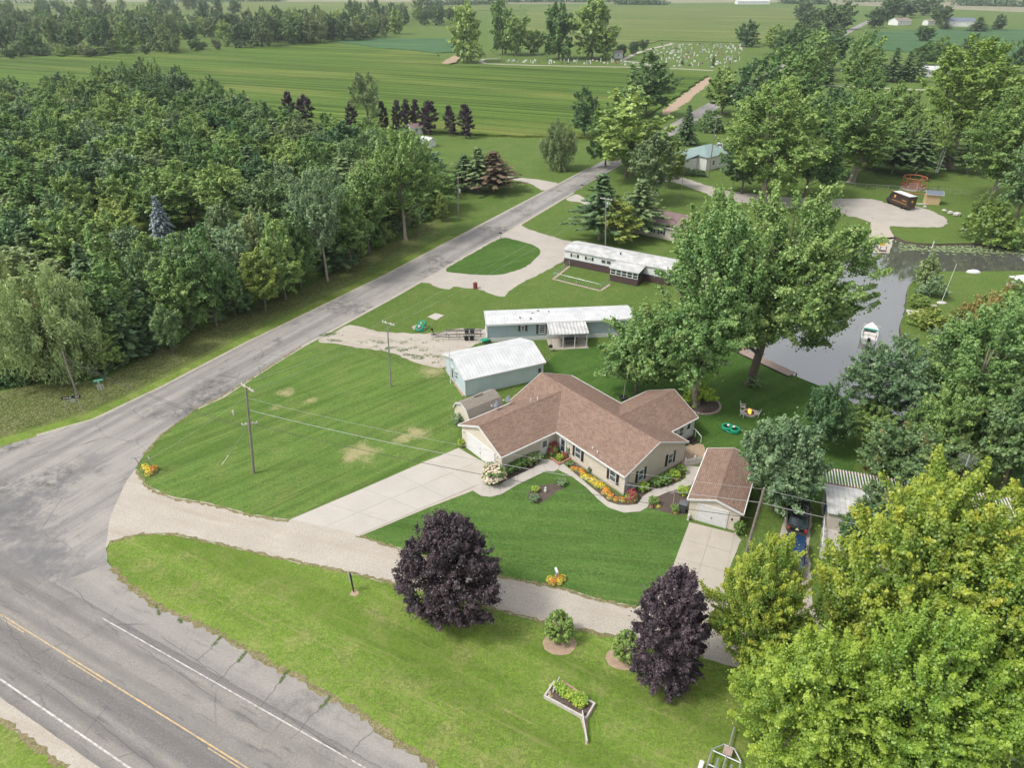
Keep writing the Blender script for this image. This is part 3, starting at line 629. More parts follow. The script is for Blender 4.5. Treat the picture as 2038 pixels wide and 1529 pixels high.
def make_broadleaf(name, seed, H, Rr, z0, prof, nclump, nleaf, leaf, mat, bark, rc=(0.16, 0.26), droop=0.0, asp=0.8, trunk_r=None, lobes=0.22, stems=1, inner=0.25, flat=0.75, jit=0.42, subs=5, spray=2.6, tip=0.25):
    g = np.random.default_rng(seed); pf = PROF[prof]
    cc = []; ph = g.uniform(0, 6.28, 6)
    lob = [(0.0, 0.0, 0.0, 1.0, 0.72 if subs else 1.0)]
    for k in range(subs):                      # side crowns, so that the outline is uneven
        a = 6.2832*(k+g.uniform(-0.3, 0.3))/max(1, subs); zt = g.uniform(0.58, 0.98); zb = max(0.0, zt-g.uniform(0.5, 0.75)); rr = g.uniform(0.45, 0.62)
        lob.append((rr*math.cos(a), rr*math.sin(a), zb, zt, g.uniform(0.40, 0.54)))
    wl_ = np.array([l[4]**2*(l[3]-l[2]) for l in lob]); wl_ /= wl_.sum()
    while len(cc) < nclump:
        L_ = lob[g.choice(len(lob), p=wl_)]; t = g.uniform(0.02, 0.99); r0 = float(pf(np.array([t]))[0])
        if g.uniform() > r0*0.85+0.15: continue
        a = g.uniform(0, 6.2832); R2 = Rr*L_[4]
        wob = 1 + lobes*(math.sin(2*a+ph[0]+3*t)+0.7*math.sin(3*a+ph[1]-5*t)+0.6*math.sin(5*a+ph[2]+9*t))/1.6
        rr = R2*r0*wob*(math.sqrt(g.uniform(0.45, 1.0)) if g.uniform() > inner else g.uniform(0.1, 0.6))
        rad = Rr*g.uniform(*rc)
        cc.append((Rr*L_[0]*0.95+rr*math.cos(a)*(1-rad/Rr*0.6), Rr*L_[1]*0.95+rr*math.sin(a)*(1-rad/Rr*0.6), z0+(H-z0)*(L_[2]+(L_[3]-L_[2])*t), rad, g.uniform()))
    cc = np.array(cc)
    w = cc[:, 3]**2; idx = g.choice(len(cc), nleaf, p=w/w.sum())
    c = cc[idx]; out = np.stack([c[:, 0], c[:, 1], (c[:, 2]-z0-(H-z0)*0.4)*0.6], 1); out = out/(Rr)
    d = unit(g.normal(size=(nleaf, 3)) + 0.7*out + np.array([0, 0, 0.6]))
    ax = unit(0.9*np.stack([cc[:, 0], cc[:, 1], (cc[:, 2]-z0-(H-z0)*0.4)*0.6], 1)/Rr + np.array([0, 0, 0.35]) + 0.3*g.normal(size=(len(cc), 3)))[idx]
    al = g.uniform(0, 1, nleaf)**0.8; taper = (1.15-0.75*al)                # a clump is a spray that thins towards its tip
    P = c[:, :3] + d*(c[:, 3]*taper*(0.45+0.5*g.uniform(size=nleaf)))[:, None]*np.array([1, 1, flat]) + ax*(c[:, 3]*(spray*(al-0.4)))[:, None]
    stray = g.uniform(size=nleaf) < 0.10; P[stray] += g.normal(size=(stray.sum(), 3))*Rr*0.06
    if droop: P[:, 2] -= droop*np.abs(g.normal(size=nleaf))*Rr*0.12
    P[:, 2] = np.maximum(P[:, 2], 0.15)
    Nn = unit(d*0.7 + np.array([0, 0, 0.5]) + g.normal(size=(nleaf, 3))*jit)
    if droop: Nn[:, 2] *= 0.35; Nn = unit(Nn)
    size = leaf*g.uniform(0.65, 1.35, nleaf)
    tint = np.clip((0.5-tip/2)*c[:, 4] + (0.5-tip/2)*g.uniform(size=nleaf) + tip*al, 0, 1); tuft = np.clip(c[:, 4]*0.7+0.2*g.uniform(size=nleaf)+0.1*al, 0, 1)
    crown = leaf_mesh(name+'_crown', P, Nn, size, asp, tint, tuft, mat)
    tr = trunk_r or H*0.018; mb = MB(); rnd = random.Random(seed)
    tops = []
    for s_ in range(stems):
        ox = 0 if stems == 1 else rnd.uniform(-0.5, 0.5); oy = 0 if stems == 1 else rnd.uniform(-0.5, 0.5)
        lx, ly = rnd.uniform(-0.08, 0.08)*Rr*(1+2.5*(stems > 1)), rnd.uniform(-0.08, 0.08)*Rr*(1+2.5*(stems > 1))
        zt = z0+(H-z0)*0.72
        pts = [(ox, oy, -0.1), (ox+lx*0.1, oy+ly*0.1, 0.5), (ox+lx*0.4, oy+ly*0.4, zt*0.35), (ox+lx*0.8, oy+ly*0.8, zt*0.7), (ox+lx, oy+ly, zt)]
        mb.tube(pts, [tr*1.35, tr, tr*0.82, tr*0.5, tr*0.15], 7); tops.append(pts)
    order = np.argsort(-cc[:, 3])[:max(10, nclump//6)]
    for k in order:
        e = Vector(cc[k, :3]); pts = tops[rnd.randrange(stems)]
        zb = max(z0*0.75, min(e.z*0.62, pts[4][2]*0.85)); f = zb/pts[4][2]
        b0 = Vector(pts[0]).lerp(Vector(pts[4]), f); b0.z = zb
        mid = b0.lerp(e, 0.5) + Vector((0, 0, 0.10*(e-b0).length))
        r0 = tr*0.42*(1-0.5*f)
        mb.tube([b0, mid, e], [r0, r0*0.6, r0*0.15], 4, cap=False)
    trunk = mb.mesh(name+'_trunk'); trunk.materials.append(bark)
    return (crown, trunk, H, Rr)
def make_conifer(name, seed, H, Rr, z0, tiers, per, mat, bark, droop=0.25, card=0.5, dens=7, irregular=0.12, power=0.85):
    g = np.random.default_rng(seed); P = []; Nn = []; S = []; TI = []; TU = []
    for i in range(tiers):
        t = (i+g.uniform(-0.3, 0.3))/tiers; t = min(max(t, 0), 0.985); L = Rr*(1-t)**power*(1+g.normal()*irregular)+0.12
        z = z0+(H-z0)*t; k = max(4, int(per*(0.5+0.5*(1-t)))); a0 = g.uniform(0, 6.28)
        for j in range(k):
            a = a0+6.2832*j/k+g.uniform(-0.2, 0.2); Lb = L*g.uniform(0.78, 1.12); tu = g.uniform()
            m_ = max(3, int(dens*Lb/Rr*2))
            for q in range(m_):
                s_ = (q+0.6)/m_; rr = Lb*s_; zz = z-droop*Lb*s_*s_+0.10*Lb*s_
                for sgn in (-1, 0, 1):
                    off = sgn*card*0.42*(1.1-s_*0.6)
                    P.append((rr*math.cos(a)-off*math.sin(a), rr*math.sin(a)+off*math.cos(a), zz-abs(off)*0.25+g.normal()*0.05))
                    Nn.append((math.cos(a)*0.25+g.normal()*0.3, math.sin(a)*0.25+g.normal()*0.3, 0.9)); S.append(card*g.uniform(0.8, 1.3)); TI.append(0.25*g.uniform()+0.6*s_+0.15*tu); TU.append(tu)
    P = np.array(P); P[:, 2] = np.maximum(P[:, 2], 0.1)
    crown = leaf_mesh(name+'_crown', P, unit(np.array(Nn)), np.array(S), 0.55, np.array(TI), np.array(TU), mat)
    mb = MB(); mb.tube([(0, 0, -0.1), (0, 0, H*0.4), (0, 0, H*0.97)], [H*0.016, H*0.011, 0.02], 6)
    trunk = mb.mesh(name+'_trunk'); trunk.materials.append(bark); return (crown, trunk, H, Rr)

LM = {}
LM['maple_lime'] = leaf_mat('lime_maple_leaf', (0.060, 0.125, 0.014), (0.155, 0.225, 0.022), (0.34, 0.36, 0.030), odd=(0.62, 0.52, 0.04), odd_amt=0.12, trans=0.35, hue=0.012, obj_var=0.10)
LM['maple_bright'] = leaf_mat('bright_maple_leaf', (0.075, 0.145, 0.014), (0.16, 0.26, 0.022), (0.28, 0.36, 0.035), trans=0.35, hue=0.01, obj_var=0.06)
LM['purple'] = leaf_mat('purple_maple_leaf', (0.015, 0.010, 0.012), (0.037, 0.025, 0.029), (0.095, 0.066, 0.070), odd=(0.09, 0.045, 0.035), odd_amt=0.06, trans=0.12, hue=0.02, obj_var=0.1)
LM['silver'] = leaf_mat('silver_maple_leaf', (0.034, 0.072, 0.020), (0.070, 0.128, 0.030), (0.150, 0.205, 0.060), odd=(0.19, 0.20, 0.06), odd_amt=0.10, trans=0.25, hue=0.012, obj_var=0.1)
LM['blue_green'] = leaf_mat('blue_green_leaf', (0.045, 0.085, 0.040), (0.088, 0.140, 0.060), (0.165, 0.225, 0.105), trans=0.22, hue=0.015, obj_var=0.14)
LM['mid'] = leaf_mat('mid_green_leaf', (0.038, 0.078, 0.020), (0.080, 0.135, 0.030), (0.145, 0.200, 0.050), odd=(0.17, 0.19, 0.05), odd_amt=0.05, trans=0.25, hue=0.022, obj_var=0.32)
LM['dark'] = leaf_mat('dark_green_leaf', (0.020, 0.046, 0.016), (0.045, 0.085, 0.026), (0.090, 0.135, 0.045), trans=0.2, hue=0.02, obj_var=0.25)
LM['olive'] = leaf_mat('olive_leaf', (0.050, 0.078, 0.026), (0.092, 0.130, 0.044), (0.165, 0.200, 0.080), odd=(0.22, 0.19, 0.07), odd_amt=0.05, trans=0.22, hue=0.02, obj_var=0.25)
LM['yellow'] = leaf_mat('yellow_green_leaf', (0.065, 0.105, 0.018), (0.125, 0.175, 0.030), (0.22, 0.26, 0.05), trans=0.3, hue=0.02, obj_var=0.2)
LM['orange'] = leaf_mat('turning_leaf', (0.070, 0.085, 0.020), (0.135, 0.145, 0.035), (0.26, 0.20, 0.05), odd=(0.40, 0.17, 0.04), odd_amt=0.28, trans=0.25, hue=0.015, obj_var=0.15)
LM['tipped'] = leaf_mat('orange_tipped_leaf', (0.045, 0.085, 0.028), (0.088, 0.140, 0.045), (0.165, 0.215, 0.075), odd=(0.34, 0.15, 0.05), odd_amt=0.14, trans=0.22, hue=0.01, obj_var=0.1)
LM['willow'] = leaf_mat('pale_willow_leaf', (0.075, 0.115, 0.036), (0.135, 0.178, 0.062), (0.215, 0.26, 0.105), trans=0.25, hue=0.015, obj_var=0.12)
LM['pine'] = leaf_mat('pine_needle', (0.018, 0.036, 0.014), (0.040, 0.070, 0.026), (0.078, 0.115, 0.045), trans=0.1, hue=0.02, obj_var=0.25)
LM['bluespruce'] = leaf_mat('blue_spruce_needle', (0.075, 0.105, 0.105), (0.155, 0.20, 0.205), (0.30, 0.36, 0.37), trans=0.1, hue=0.01, obj_var=0.1)
LM['dead'] = leaf_mat('rusty_needle', (0.045, 0.042, 0.024), (0.085, 0.068, 0.042), (0.15, 0.10, 0.065), trans=0.1, hue=0.01, obj_var=0.1)
LM['far'] = leaf_mat('far_tree_leaf', (0.030, 0.058, 0.022), (0.060, 0.098, 0.034), (0.115, 0.155, 0.058), trans=0.2, hue=0.03, obj_var=0.28)
LM['bush'] = leaf_mat('shrub_leaf', (0.040, 0.090, 0.016), (0.085, 0.155, 0.026), (0.155, 0.230, 0.045), trans=0.25, hue=0.02, obj_var=0.2)
LM['lime_shrub'] = leaf_mat('lime_shrub_leaf', (0.11, 0.17, 0.015), (0.20, 0.29, 0.025), (0.33, 0.40, 0.045), trans=0.3, hue=0.02, obj_var=0.12)
LM['weed'] = leaf_mat('rough_grass_blade', (0.085, 0.125, 0.03), (0.135, 0.16, 0.045), (0.26, 0.225, 0.11), trans=0.25, hue=0.01, obj_var=0.05)
LM['turf'] = leaf_mat('turf_blade', (0.055, 0.115, 0.018), (0.10, 0.17, 0.03), (0.17, 0.22, 0.05), trans=0.25, hue=0.01, obj_var=0.05)

BK = M['bark']
K = {}
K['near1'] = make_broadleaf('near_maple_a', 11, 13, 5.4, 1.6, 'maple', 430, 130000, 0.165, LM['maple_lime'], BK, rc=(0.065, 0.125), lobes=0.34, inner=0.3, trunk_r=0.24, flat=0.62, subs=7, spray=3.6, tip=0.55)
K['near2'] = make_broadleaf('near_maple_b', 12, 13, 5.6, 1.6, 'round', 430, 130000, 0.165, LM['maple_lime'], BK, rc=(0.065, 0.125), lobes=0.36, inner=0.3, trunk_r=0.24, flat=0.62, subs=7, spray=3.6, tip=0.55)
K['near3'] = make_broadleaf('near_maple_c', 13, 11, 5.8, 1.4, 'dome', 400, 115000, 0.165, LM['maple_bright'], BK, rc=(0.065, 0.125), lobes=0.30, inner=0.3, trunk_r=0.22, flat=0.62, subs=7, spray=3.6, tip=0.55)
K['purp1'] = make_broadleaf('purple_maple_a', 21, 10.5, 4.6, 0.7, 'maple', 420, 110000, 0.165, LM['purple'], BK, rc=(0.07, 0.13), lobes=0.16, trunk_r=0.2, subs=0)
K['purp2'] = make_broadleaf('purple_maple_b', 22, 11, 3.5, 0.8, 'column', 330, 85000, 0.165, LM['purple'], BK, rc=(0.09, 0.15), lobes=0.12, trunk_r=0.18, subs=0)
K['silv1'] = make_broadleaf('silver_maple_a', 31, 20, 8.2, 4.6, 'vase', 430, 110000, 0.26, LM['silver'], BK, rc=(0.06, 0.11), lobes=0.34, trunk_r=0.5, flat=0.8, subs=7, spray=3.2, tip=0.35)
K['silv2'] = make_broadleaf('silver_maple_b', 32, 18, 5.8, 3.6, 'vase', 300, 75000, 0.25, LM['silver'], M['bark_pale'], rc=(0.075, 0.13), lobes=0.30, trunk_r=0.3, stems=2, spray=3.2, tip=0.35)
for i in range(3): K['mid%d' % i] = make_broadleaf('round_tree_%s' % 'abc'[i], 41+i, 9, 4.4, 1.7, ('round', 'maple', 'dome')[i], 250, 36000, 0.23, LM['blue_green'], BK, rc=(0.085, 0.15), lobes=0.18, trunk_r=0.17)
for i in range(6): K['wood%d' % i] = make_broadleaf('wood_tree_%s' % 'abcdef'[i], 51+i, 12.5, 3.9, 2.2, ('maple', 'round', 'vase', 'maple', 'column', 'round')[i], 130, 15000, 0.34, LM['mid'], BK, rc=(0.11, 0.19), lobes=0.26, trunk_r=0.16)
for i in range(4): K['far%d' % i] = make_broadleaf('far_tree_%s' % 'abcd'[i], 61+i, 15, 6.0, 1.0, ('round', 'maple', 'vase', 'column')[i], 85, 6000, 0.75, LM['far'], BK, rc=(0.13, 0.23), lobes=0.24)
K['tall'] = make_broadleaf('cottonwood', 71, 26, 8.5, 7.5, 'vase', 230, 30000, 0.45, LM['yellow'], M['bark_pale'], rc=(0.075, 0.14), lobes=0.22, trunk_r=0.45, stems=3)
K['ash'] = make_broadleaf('ash', 72, 15, 5.4, 4.2, 'vase', 230, 34000, 0.28, LM['mid'], M['bark_pale'], rc=(0.085, 0.15), lobes=0.25, trunk_r=0.26)
K['birch'] = make_broadleaf('birch', 73, 13, 3.4, 3.0, 'vase', 120, 11000, 0.28, LM['mid'], M['bark_birch'], rc=(0.09, 0.16), lobes=0.3, trunk_r=0.12, stems=3)
K['willow'] = make_broadleaf('willow', 74, 9.5, 6.0, 1.2, 'dome', 130, 30000, 0.42, LM['willow'], BK, rc=(0.14, 0.24), lobes=0.25, droop=0.8, asp=0.35, trunk_r=0.25)
K['wispy'] = make_broadleaf('wispy_tree', 75, 14, 3.6, 2.5, 'vase', 70, 8000, 0.42, LM['olive'], BK, rc=(0.15, 0.25), lobes=0.35, droop=0.5, asp=0.4, trunk_r=0.22)
K['colp'] = make_broadleaf('column_purple', 76, 8.5, 1.8, 0.9, 'column', 60, 5000, 0.36, LM['purple'], BK, rc=(0.2, 0.34), lobes=0.08, subs=0)
K['shrub0'] = make_broadleaf('shrub_a', 81, 1.9, 1.15, 0.1, 'round', 60, 5200, 0.13, LM['bush'], BK, rc=(0.18, 0.32), lobes=0.10, trunk_r=0.04, subs=0, spray=1.2)
K['shrub1'] = make_broadleaf('shrub_b', 82, 2.6, 1.8, 0.1, 'dome', 60, 5200, 0.22, LM['bush'], BK, rc=(0.18, 0.32), lobes=0.25, trunk_r=0.05)
K['clip'] = make_broadleaf('clipped_shrub', 83, 2.0, 1.2, 0.05, 'round', 150, 9000, 0.12, LM['bush'], BK, rc=(0.12, 0.18), lobes=0.02, inner=0.05, trunk_r=0.05, subs=0, spray=1.2)
K['spruce'] = make_conifer('spruce', 91, 9.2, 2.7, 0.5, 26, 15, LM['pine'], BK, droop=0.28, card=0.42)
K['spruce2'] = make_conifer('spruce_b', 92, 11, 3.2, 1.0, 22, 12, LM['pine'], BK, droop=0.2, card=0.6, irregular=0.25)
K['pine'] = make_conifer('pine', 93, 13, 3.6, 2.2, 17, 11, LM['pine'], M['bark_pale'], droop=0.05, card=0.75, irregular=0.3, power=0.6)
NAMES = {'near': 'maple_tree', 'purp': 'purple_maple', 'silv': 'silver_maple', 'mid': 'shade_tree', 'wood': 'broadleaf_tree', 'far': 'distant_tree', 'tall': 'cottonwood_tree', 'ash': 'ash_tree', 'birch': 'birch_tree', 'willow': 'willow_tree', 'wispy': 'elm_tree', 'colp': 'purple_maple', 'shrub': 'shrub', 'clip': 'clipped_shrub', 'spruce': 'spruce_tree', 'pine': 'pine_tree'}
FAT = 0.93
def plant_at(kind, p, h, w, label, group=None, mat=None, rz=None, cat='tree', name=None, lean=None):
    crown, trunk, H, Rr = K[kind]
    nm = name or NAMES[kind.rstrip('0123456789')]
    o = thing(nm, label, cat, (p.x, p.y, 0), random.uniform(0, 6.28) if rz is None else rz, group)
    k_ = 1.0 if kind[:4] in ('spru', 'pine', 'shru', 'clip') else 0.92 if kind[:4] in ('purp', 'colp') else FAT
    o.scale = (k_*w/(2*Rr), k_*w/(2*Rr), h/H)
    if lean: o.rotation_euler = (lean[0], lean[1], o.rotation_euler.z)
    c = share('crown', crown, o); share('trunk', trunk, o)
    if mat:
        c.material_slots[0].link = 'OBJECT'; c.material_slots[0].material = LM[mat]
    return o
def tree(kind, bx, by, ty, wpx, label, group=None, mat=None, rz=None, cat='tree', name=None, lean=None, hmax=40):
    p = G(bx, by); h = min(hmax, top_height(p, ty)); w = wpx*depth(p)/FPX
    return plant_at(kind, p, h, w, label, group, mat, rz, cat, name, lean)

# --- foreground
tree('purp1', 897, 1222, 1040, 215, 'large round purple maple on the verge beside the gravel lane')
tree('purp2', 1318, 1352, 1148, 165, 'tall narrow purple maple on the verge right of the round bush')
tree('near1', 1492, 1345, 1088, 215, 'yellow-green maple in front of the small garage driveway', rz=0.3)
tree('near3', 1590, 1490, 1285, 330, 'bright green spreading maple beside the silver boat trailer', rz=1.0)
tree('near2', 1735, 1345, 970, 345, 'yellow-green maple standing in front of the white-roofed mobile home', rz=2.0)
tree('near1', 1985, 1275, 895, 270, 'lime maple at the right edge behind the front maples', rz=4.0)
tree('near2', 1945, 1480, 1130, 360, 'large yellow-green maple in the bottom right corner', rz=0.9)
tree('near1', 1770, 1570, 1250, 330, 'green maple at the bottom edge left of the corner maple', rz=5.2, mat='maple_bright')
tree('near2', 2120, 1400, 960, 330, 'lime maple half cut off by the right edge of the view', rz=3.3)
tree('clip', 1114, 1272, 1228, 62, 'round clipped green bush in a mulch ring beside the gravel lane', cat='bush', name='round_bush')
tree('clip', 1246, 1312, 1268, 60, 'round bush half hidden behind the narrow purple maple', cat='bush', name='round_bush')
# --- right middle
tree('mid1', 1538, 1015, 845, 178, 'dense blue-green round tree beside the small garage')
tree('mid0', 1628, 902, 776, 105, 'small dark green round tree on the back lawn', mat='dark')
tree('mid2', 1785, 985, 856, 190, 'green tree with orange tips behind the mobile home roof', mat='tipped', rz=0.4)
tree('mid1', 1880, 965, 880, 120, 'orange-tinged tree beside the tall antenna mast', mat='tipped')
tree('ash', 1745, 868, 690, 185, 'loose pale-trunked tree hiding the end of the canal', mat='blue_green')
tree('silv2', 1905, 900, 610, 230, 'large green tree right of the canal end', mat='silver', rz=1.2)
tree('ash', 2010, 830, 560, 220, 'tall green tree at the right edge past the canal', mat='mid', rz=2.0)
tree('mid0', 1990, 975, 780, 190, 'dark green tree behind the lime maples at the right edge', mat='dark')
tree('mid2', 1930, 705, 592, 125, 'yellow-orange bushy tree by the grass point', mat='orange', rz=2.2)
tree('mid0', 2010, 690, 572, 130, 'turning tree with yellow top at the right edge', mat='orange', rz=3.0)
tree('mid1', 1975, 760, 660, 140, 'pale green tree between the turning trees and the canal end', mat='yellow')
tree('shrub1', 1838, 568, 517, 48, 'loose brownish shrub on the tip of the grass point', mat='olive', cat='shrub')
tree('shrub1', 1853, 590, 553, 52, 'dark blue-green shrub on the grass point', mat='blue_green', cat='shrub')
tree('clip', 1826, 610, 589, 42, 'clipped bright green bush at the canal edge', mat='bush', cat='bush', name='round_bush')
tree('shrub1', 1848, 652, 620, 75, 'yellow-green flowering mound beside the little dock', mat='yellow', cat='shrub')
tree('shrub1', 1965, 482, 415, 98, 'large yellow-green shrub on the far canal bank', mat='yellow', cat='shrub')
tree('mid0', 1945, 465, 388, 60, 'young pale tree behind the large canal shrub', mat='yellow')
tree('shrub1', 2028, 490, 440, 70, 'dark shrub at the far canal bank by the right edge', mat='mid', cat='shrub')
tree('shrub0', 1500, 770, 748, 34, 'small white-flowered shrub at the foot of the leaning maple', mat='blue_green', cat='shrub')
tree('mid2', 1740, 1078, 978, 125, 'brown-tinged tree half covering the white mobile home roof', mat='tipped')
tree('mid0', 1702, 1112, 1022, 115, 'dark round bush beside the white and blue porch', mat='dark')
# --- centre
tree('silv1', 1492, 765, 375, 310, 'huge silver maple leaning over the canal behind the house', rz=0.0, lean=(0.0, 0.13))
tree('silv2', 1388, 806, 432, 225, 'tall two-stemmed silver maple in a brick-edged mulch ring', rz=0.0)
tree('silv2', 1400, 650, 388, 185, 'tall silver maple behind the two-stemmed one beside the canal', rz=2.2)
tree('mid1', 1265, 782, 622, 180, 'round green maple with the tire swing behind the house', mat='silver', rz=1.0)
tree('shrub1', 1388, 800, 762, 62, 'lime green sprouts at the base of the two-stemmed maple', mat='lime_shrub', cat='shrub')
tree('pine', 1192, 478, 340, 92, 'white pine beside the road in front of the brown-roofed house')
tree('pine', 1268, 470, 352, 84, 'dark pine next to the brown-roofed house')
tree('wood3', 1226, 484, 402, 105, 'bright yellow-green tree wrapped round the utility pole', mat='yellow')
tree('wood1', 1245, 352, 180, 185, 'large rounded maple beside the road bend', mat='mid', rz=0.2)
tree('wood0', 1285, 232, 104, 112, 'dark cone-shaped maple behind the large roadside maple', mat='dark')
tree('wood4', 1162, 275, 176, 64, 'dark narrow tree left of the large roadside maple', mat='dark')
tree('willow', 1112, 338, 244, 74, 'small drooping tree on the lawn by the far driveway', mat='olive')
tree('wood2', 1290, 402, 272, 105, 'loose olive tree overhanging the road behind the pines', mat='olive')
tree('wood5', 1330, 375, 285, 66, 'young tree with dark trunk in front of the teal-roofed house', mat='yellow')
tree('spruce', 1364, 287, 207, 50, 'dark spruce between the road and the teal-roofed house')
tree('shrub1', 1412, 262, 226, 56, 'dark olive bush behind the tall utility pole', mat='dark', cat='shrub')
tree('silv2', 1520, 408, 163, 215, 'massive green tree right of the teal-roofed house', mat='mid', rz=1.0)
tree('wood1', 1475, 385, 255, 105, 'dark tree at the left side of the massive tree group', mat='dark')
tree('wood3', 1600, 392, 225, 125, 'green tree behind the crown of the silver maple', mat='mid')
tree('silv2', 1690, 362, 185, 175, 'broad green tree by the chain-link fence', mat='mid', rz=2.6)
tree('tall', 1885, 335, 76, 215, 'tall yellow-green cottonwood with forked pale trunk', mat='bush')
tree('silv2', 1965, 400, 180, 175, 'tall green tree right of the cottonwood', mat='mid', rz=3.0)
tree('wood4', 2020, 440, 245, 105, 'dark tall tree at the right edge above the canal', mat='dark')
for i, (x, y, t_, w) in enumerate(((1640,348,262,58),(1730,336,252,62),(1775,345,246,66),(1822,350,255,60),(1845,330,240,60),(1925,345,260,58))):
    tree('pine', x, y, t_, w, 'dark pine in the row behind the round pergola', 'pines behind the pergola')
for x, y, t_, w, l in ((1797,330,205,75,'white-trunked birch left of the cottonwood'),(1862,342,215,70,'thin white-trunked birch beside the cottonwood trunk')): tree('birch', x, y, t_, w, l)
for x, y, t_, w, m, l in ((1205,330,210,90,'mid','green tree at the left foot of the large roadside maple'),(1560,330,190,130,'mid','broad green tree behind the massive tree'),(1640,300,180,110,'dark','dark broadleaf behind the fence trees'),(1760,300,170,110,'mid','green tree behind the pine row'),(1580,270,150,110,'mid','tree filling the gap beyond the massive tree'),(1500,290,170,100,'dark','dark tree over the road beyond the teal-roofed house'),(2010,300,150,120,'mid','green tree behind the right edge trees'),(1925,300,130,110,'mid','tree right behind the cottonwood'),(1730,880,800,110,'mid','bushy green tree at the near end of the canal'),(1850,930,770,150,'mid','leafy tree filling the space before the canal end'),(1960,870,690,170,'silver','spreading green tree above the canal end'),(2040,920,740,150,'mid','broad green tree at the right edge beside the canal end'),(1870,780,650,110,'blue_green','grey-green tree on the right bank of the canal')):
    tree('wood%d' % random.randrange(6) if y < 400 else 'mid%d' % random.randrange(3), x, y, t_, w, l, mat=m)
# --- left middle
tree('ash', 808, 478, 262, 150, 'tall ash with bare trunk at the corner of the wood', rz=0.5)
tree('ash', 652, 560, 340, 120, 'grey-green tree with pale trunk at the edge of the wood', mat='blue_green', rz=2.0)
tree('wood3', 530, 622, 498, 92, 'yellowing tree on the roadside edge of the wood', mat='yellow')
tree('wood4', 880, 440, 385, 36, 'small yellow-green tree ending the wood edge', mat='yellow')
tree('pine', 925, 378, 305, 56, 'dark pine left of the rusty dying pine')
tree('pine', 952, 380, 290, 62, 'taller dark pine beside the rusty dying pine')
tree('pine', 982, 380, 298, 84, 'rusty dying pine beside the far driveway', mat='dead')
tree('willow', 125, 750, 548, 205, 'pale green willow at the corner of the wood')
tree('willow', 20, 655, 505, 130, 'pale willow at the left edge of the view')
tree('spruce', 331, 488, 387, 56, 'silver-blue spruce standing in the dark wood', mat='bluespruce')
tree('wispy', 735, 265, 145, 76, 'tall thin-leaved elm among the purple maples')
for x, y, t_, w in ((580,247,184,28),(610,248,190,38),(703,259,203,25),(763,258,203,22),(793,260,201,22),(811,261,200,24),(829,259,200,22),(856,267,203,42),(895,270,212,26),(927,274,210,35)):
    tree('colp', x, y, t_, w, 'dark purple maple in the row along the crop field', 'purple maples along the crop field')
# --- trees along the side road and around the far farms
GR = 'trees lining the far stretch of the side road'
for x, y, t_, w, m in ((1435,228,135,95,'mid'),(1490,245,118,105,'dark'),(1545,225,95,105,'mid'),(1590,205,85,95,'mid'),(1562,150,60,70,'dark'),(1618,160,58,85,'mid'),(1655,140,62,75,'dark'),(1575,118,48,60,'dark'),(1485,92,42,55,'dark'),(1540,108,50,62,'mid'),(1700,195,65,85,'mid'),(1715,230,130,70,'mid'),(1610,60,15,62,'far'),(1640,72,8,72,'far'),(1672,58,0,64,'far'),(1600,38,2,50,'far'),(1740,55,14,46,'far'),(1765,42,-4,60,'far'),(1800,34,-6,60,'far'),(1840,30,-4,50,'far'),(1868,52,10,40,'far'),(1838,82,52,42,'dark'),(1840,130,85,60,'mid'),(1868,118,72,62,'mid'),(1925,118,68,52,'dark'),(2025,145,72,52,'dark'),(1985,60,28,30,'far')):
    k = ('wood%d' % random.randrange(6)) if y > 100 else ('far%d' % random.randrange(4))
    zn = ('near the white farmhouses' if x > 1720 and y < 90 else 'at the far end of the side road' if y < 80 else 'beside the cemetery' if x < 1560 and y < 130 else 'around the soybean field' if x > 1800 else 'along the road below the cemetery' if x < 1600 else 'beyond the tall utility pole')
    tone = {'mid': 'mid green', 'dark': 'dark green', 'far': 'hazy green'}[m]
    tree(k, x, y, t_, w, tone + ' leafy tree ' + zn, 'side road trees ' + zn + ' ' + tone, mat=m)
for x, y, t_, w in ((1640,172,112,46),(1742,160,96,42),(1772,162,92,50),(1800,160,100,44),(1822,162,102,44),(1880,58,38,30),(1945,62,32,46)):
    tree('spruce2', x, y, t_, w, 'dark spruce near the farm lane behind the cottonwood', 'spruces by the farm lane')
# --- groves beyond the crop field
for x, y, t_, w, l in ((930,123,6,80,'tall poplar at the end of the crop field'),(1000,108,2,62,'dark tall tree between the poplar and the cemetery'),(1028,110,32,62,'greyish tree right of the poplar'),(1112,117,10,88,'dark wide tree behind the cemetery'),(1178,117,-6,100,'tall bright tree behind the cemetery'),(1205,119,50,60,'low tree in front of the tall cemetery tree'),(1062,108,60,46,'bushy tree between the cemetery groves')):
    tree('far%d' % (3 if x == 930 else random.randrange(3)), x, y, t_, w, l, mat='mid')
for x, y, t_, w in ((1235,112,88,30),(1260,108,82,28),(1280,100,78,26)): tree('far0', x, y, t_, w, 'low bush at the end of the cemetery grove', 'bushes by the cemetery', cat='bush', name='hedge_bush')
def inside(p, poly):
    c = False; n = len(poly); j = n-1
    for i in range(n):
        a, b_ = poly[i], poly[j]
        if (a.y > p.y) != (b_.y > p.y) and p.x < (b_.x-a.x)*(p.y-a.y)/(b_.y-a.y)+a.x: c = not c
        j = i
    return c
def scatter(poly_px, spacing, maxn, seed=1):
    poly = GL(poly_px); r = random.Random(seed); out = []
    x0, x1 = min(p.x for p in poly), max(p.x for p in poly); y0, y1 = min(p.y for p in poly), max(p.y for p in poly)
    for _ in range(maxn*60):
        p = Vector((r.uniform(x0, x1), r.uniform(y0, y1), 0))
        if not inside(p, poly): continue
        if any((p-q).length < spacing for q in out): continue
        out.append(p)
        if len(out) >= maxn: break
    return out
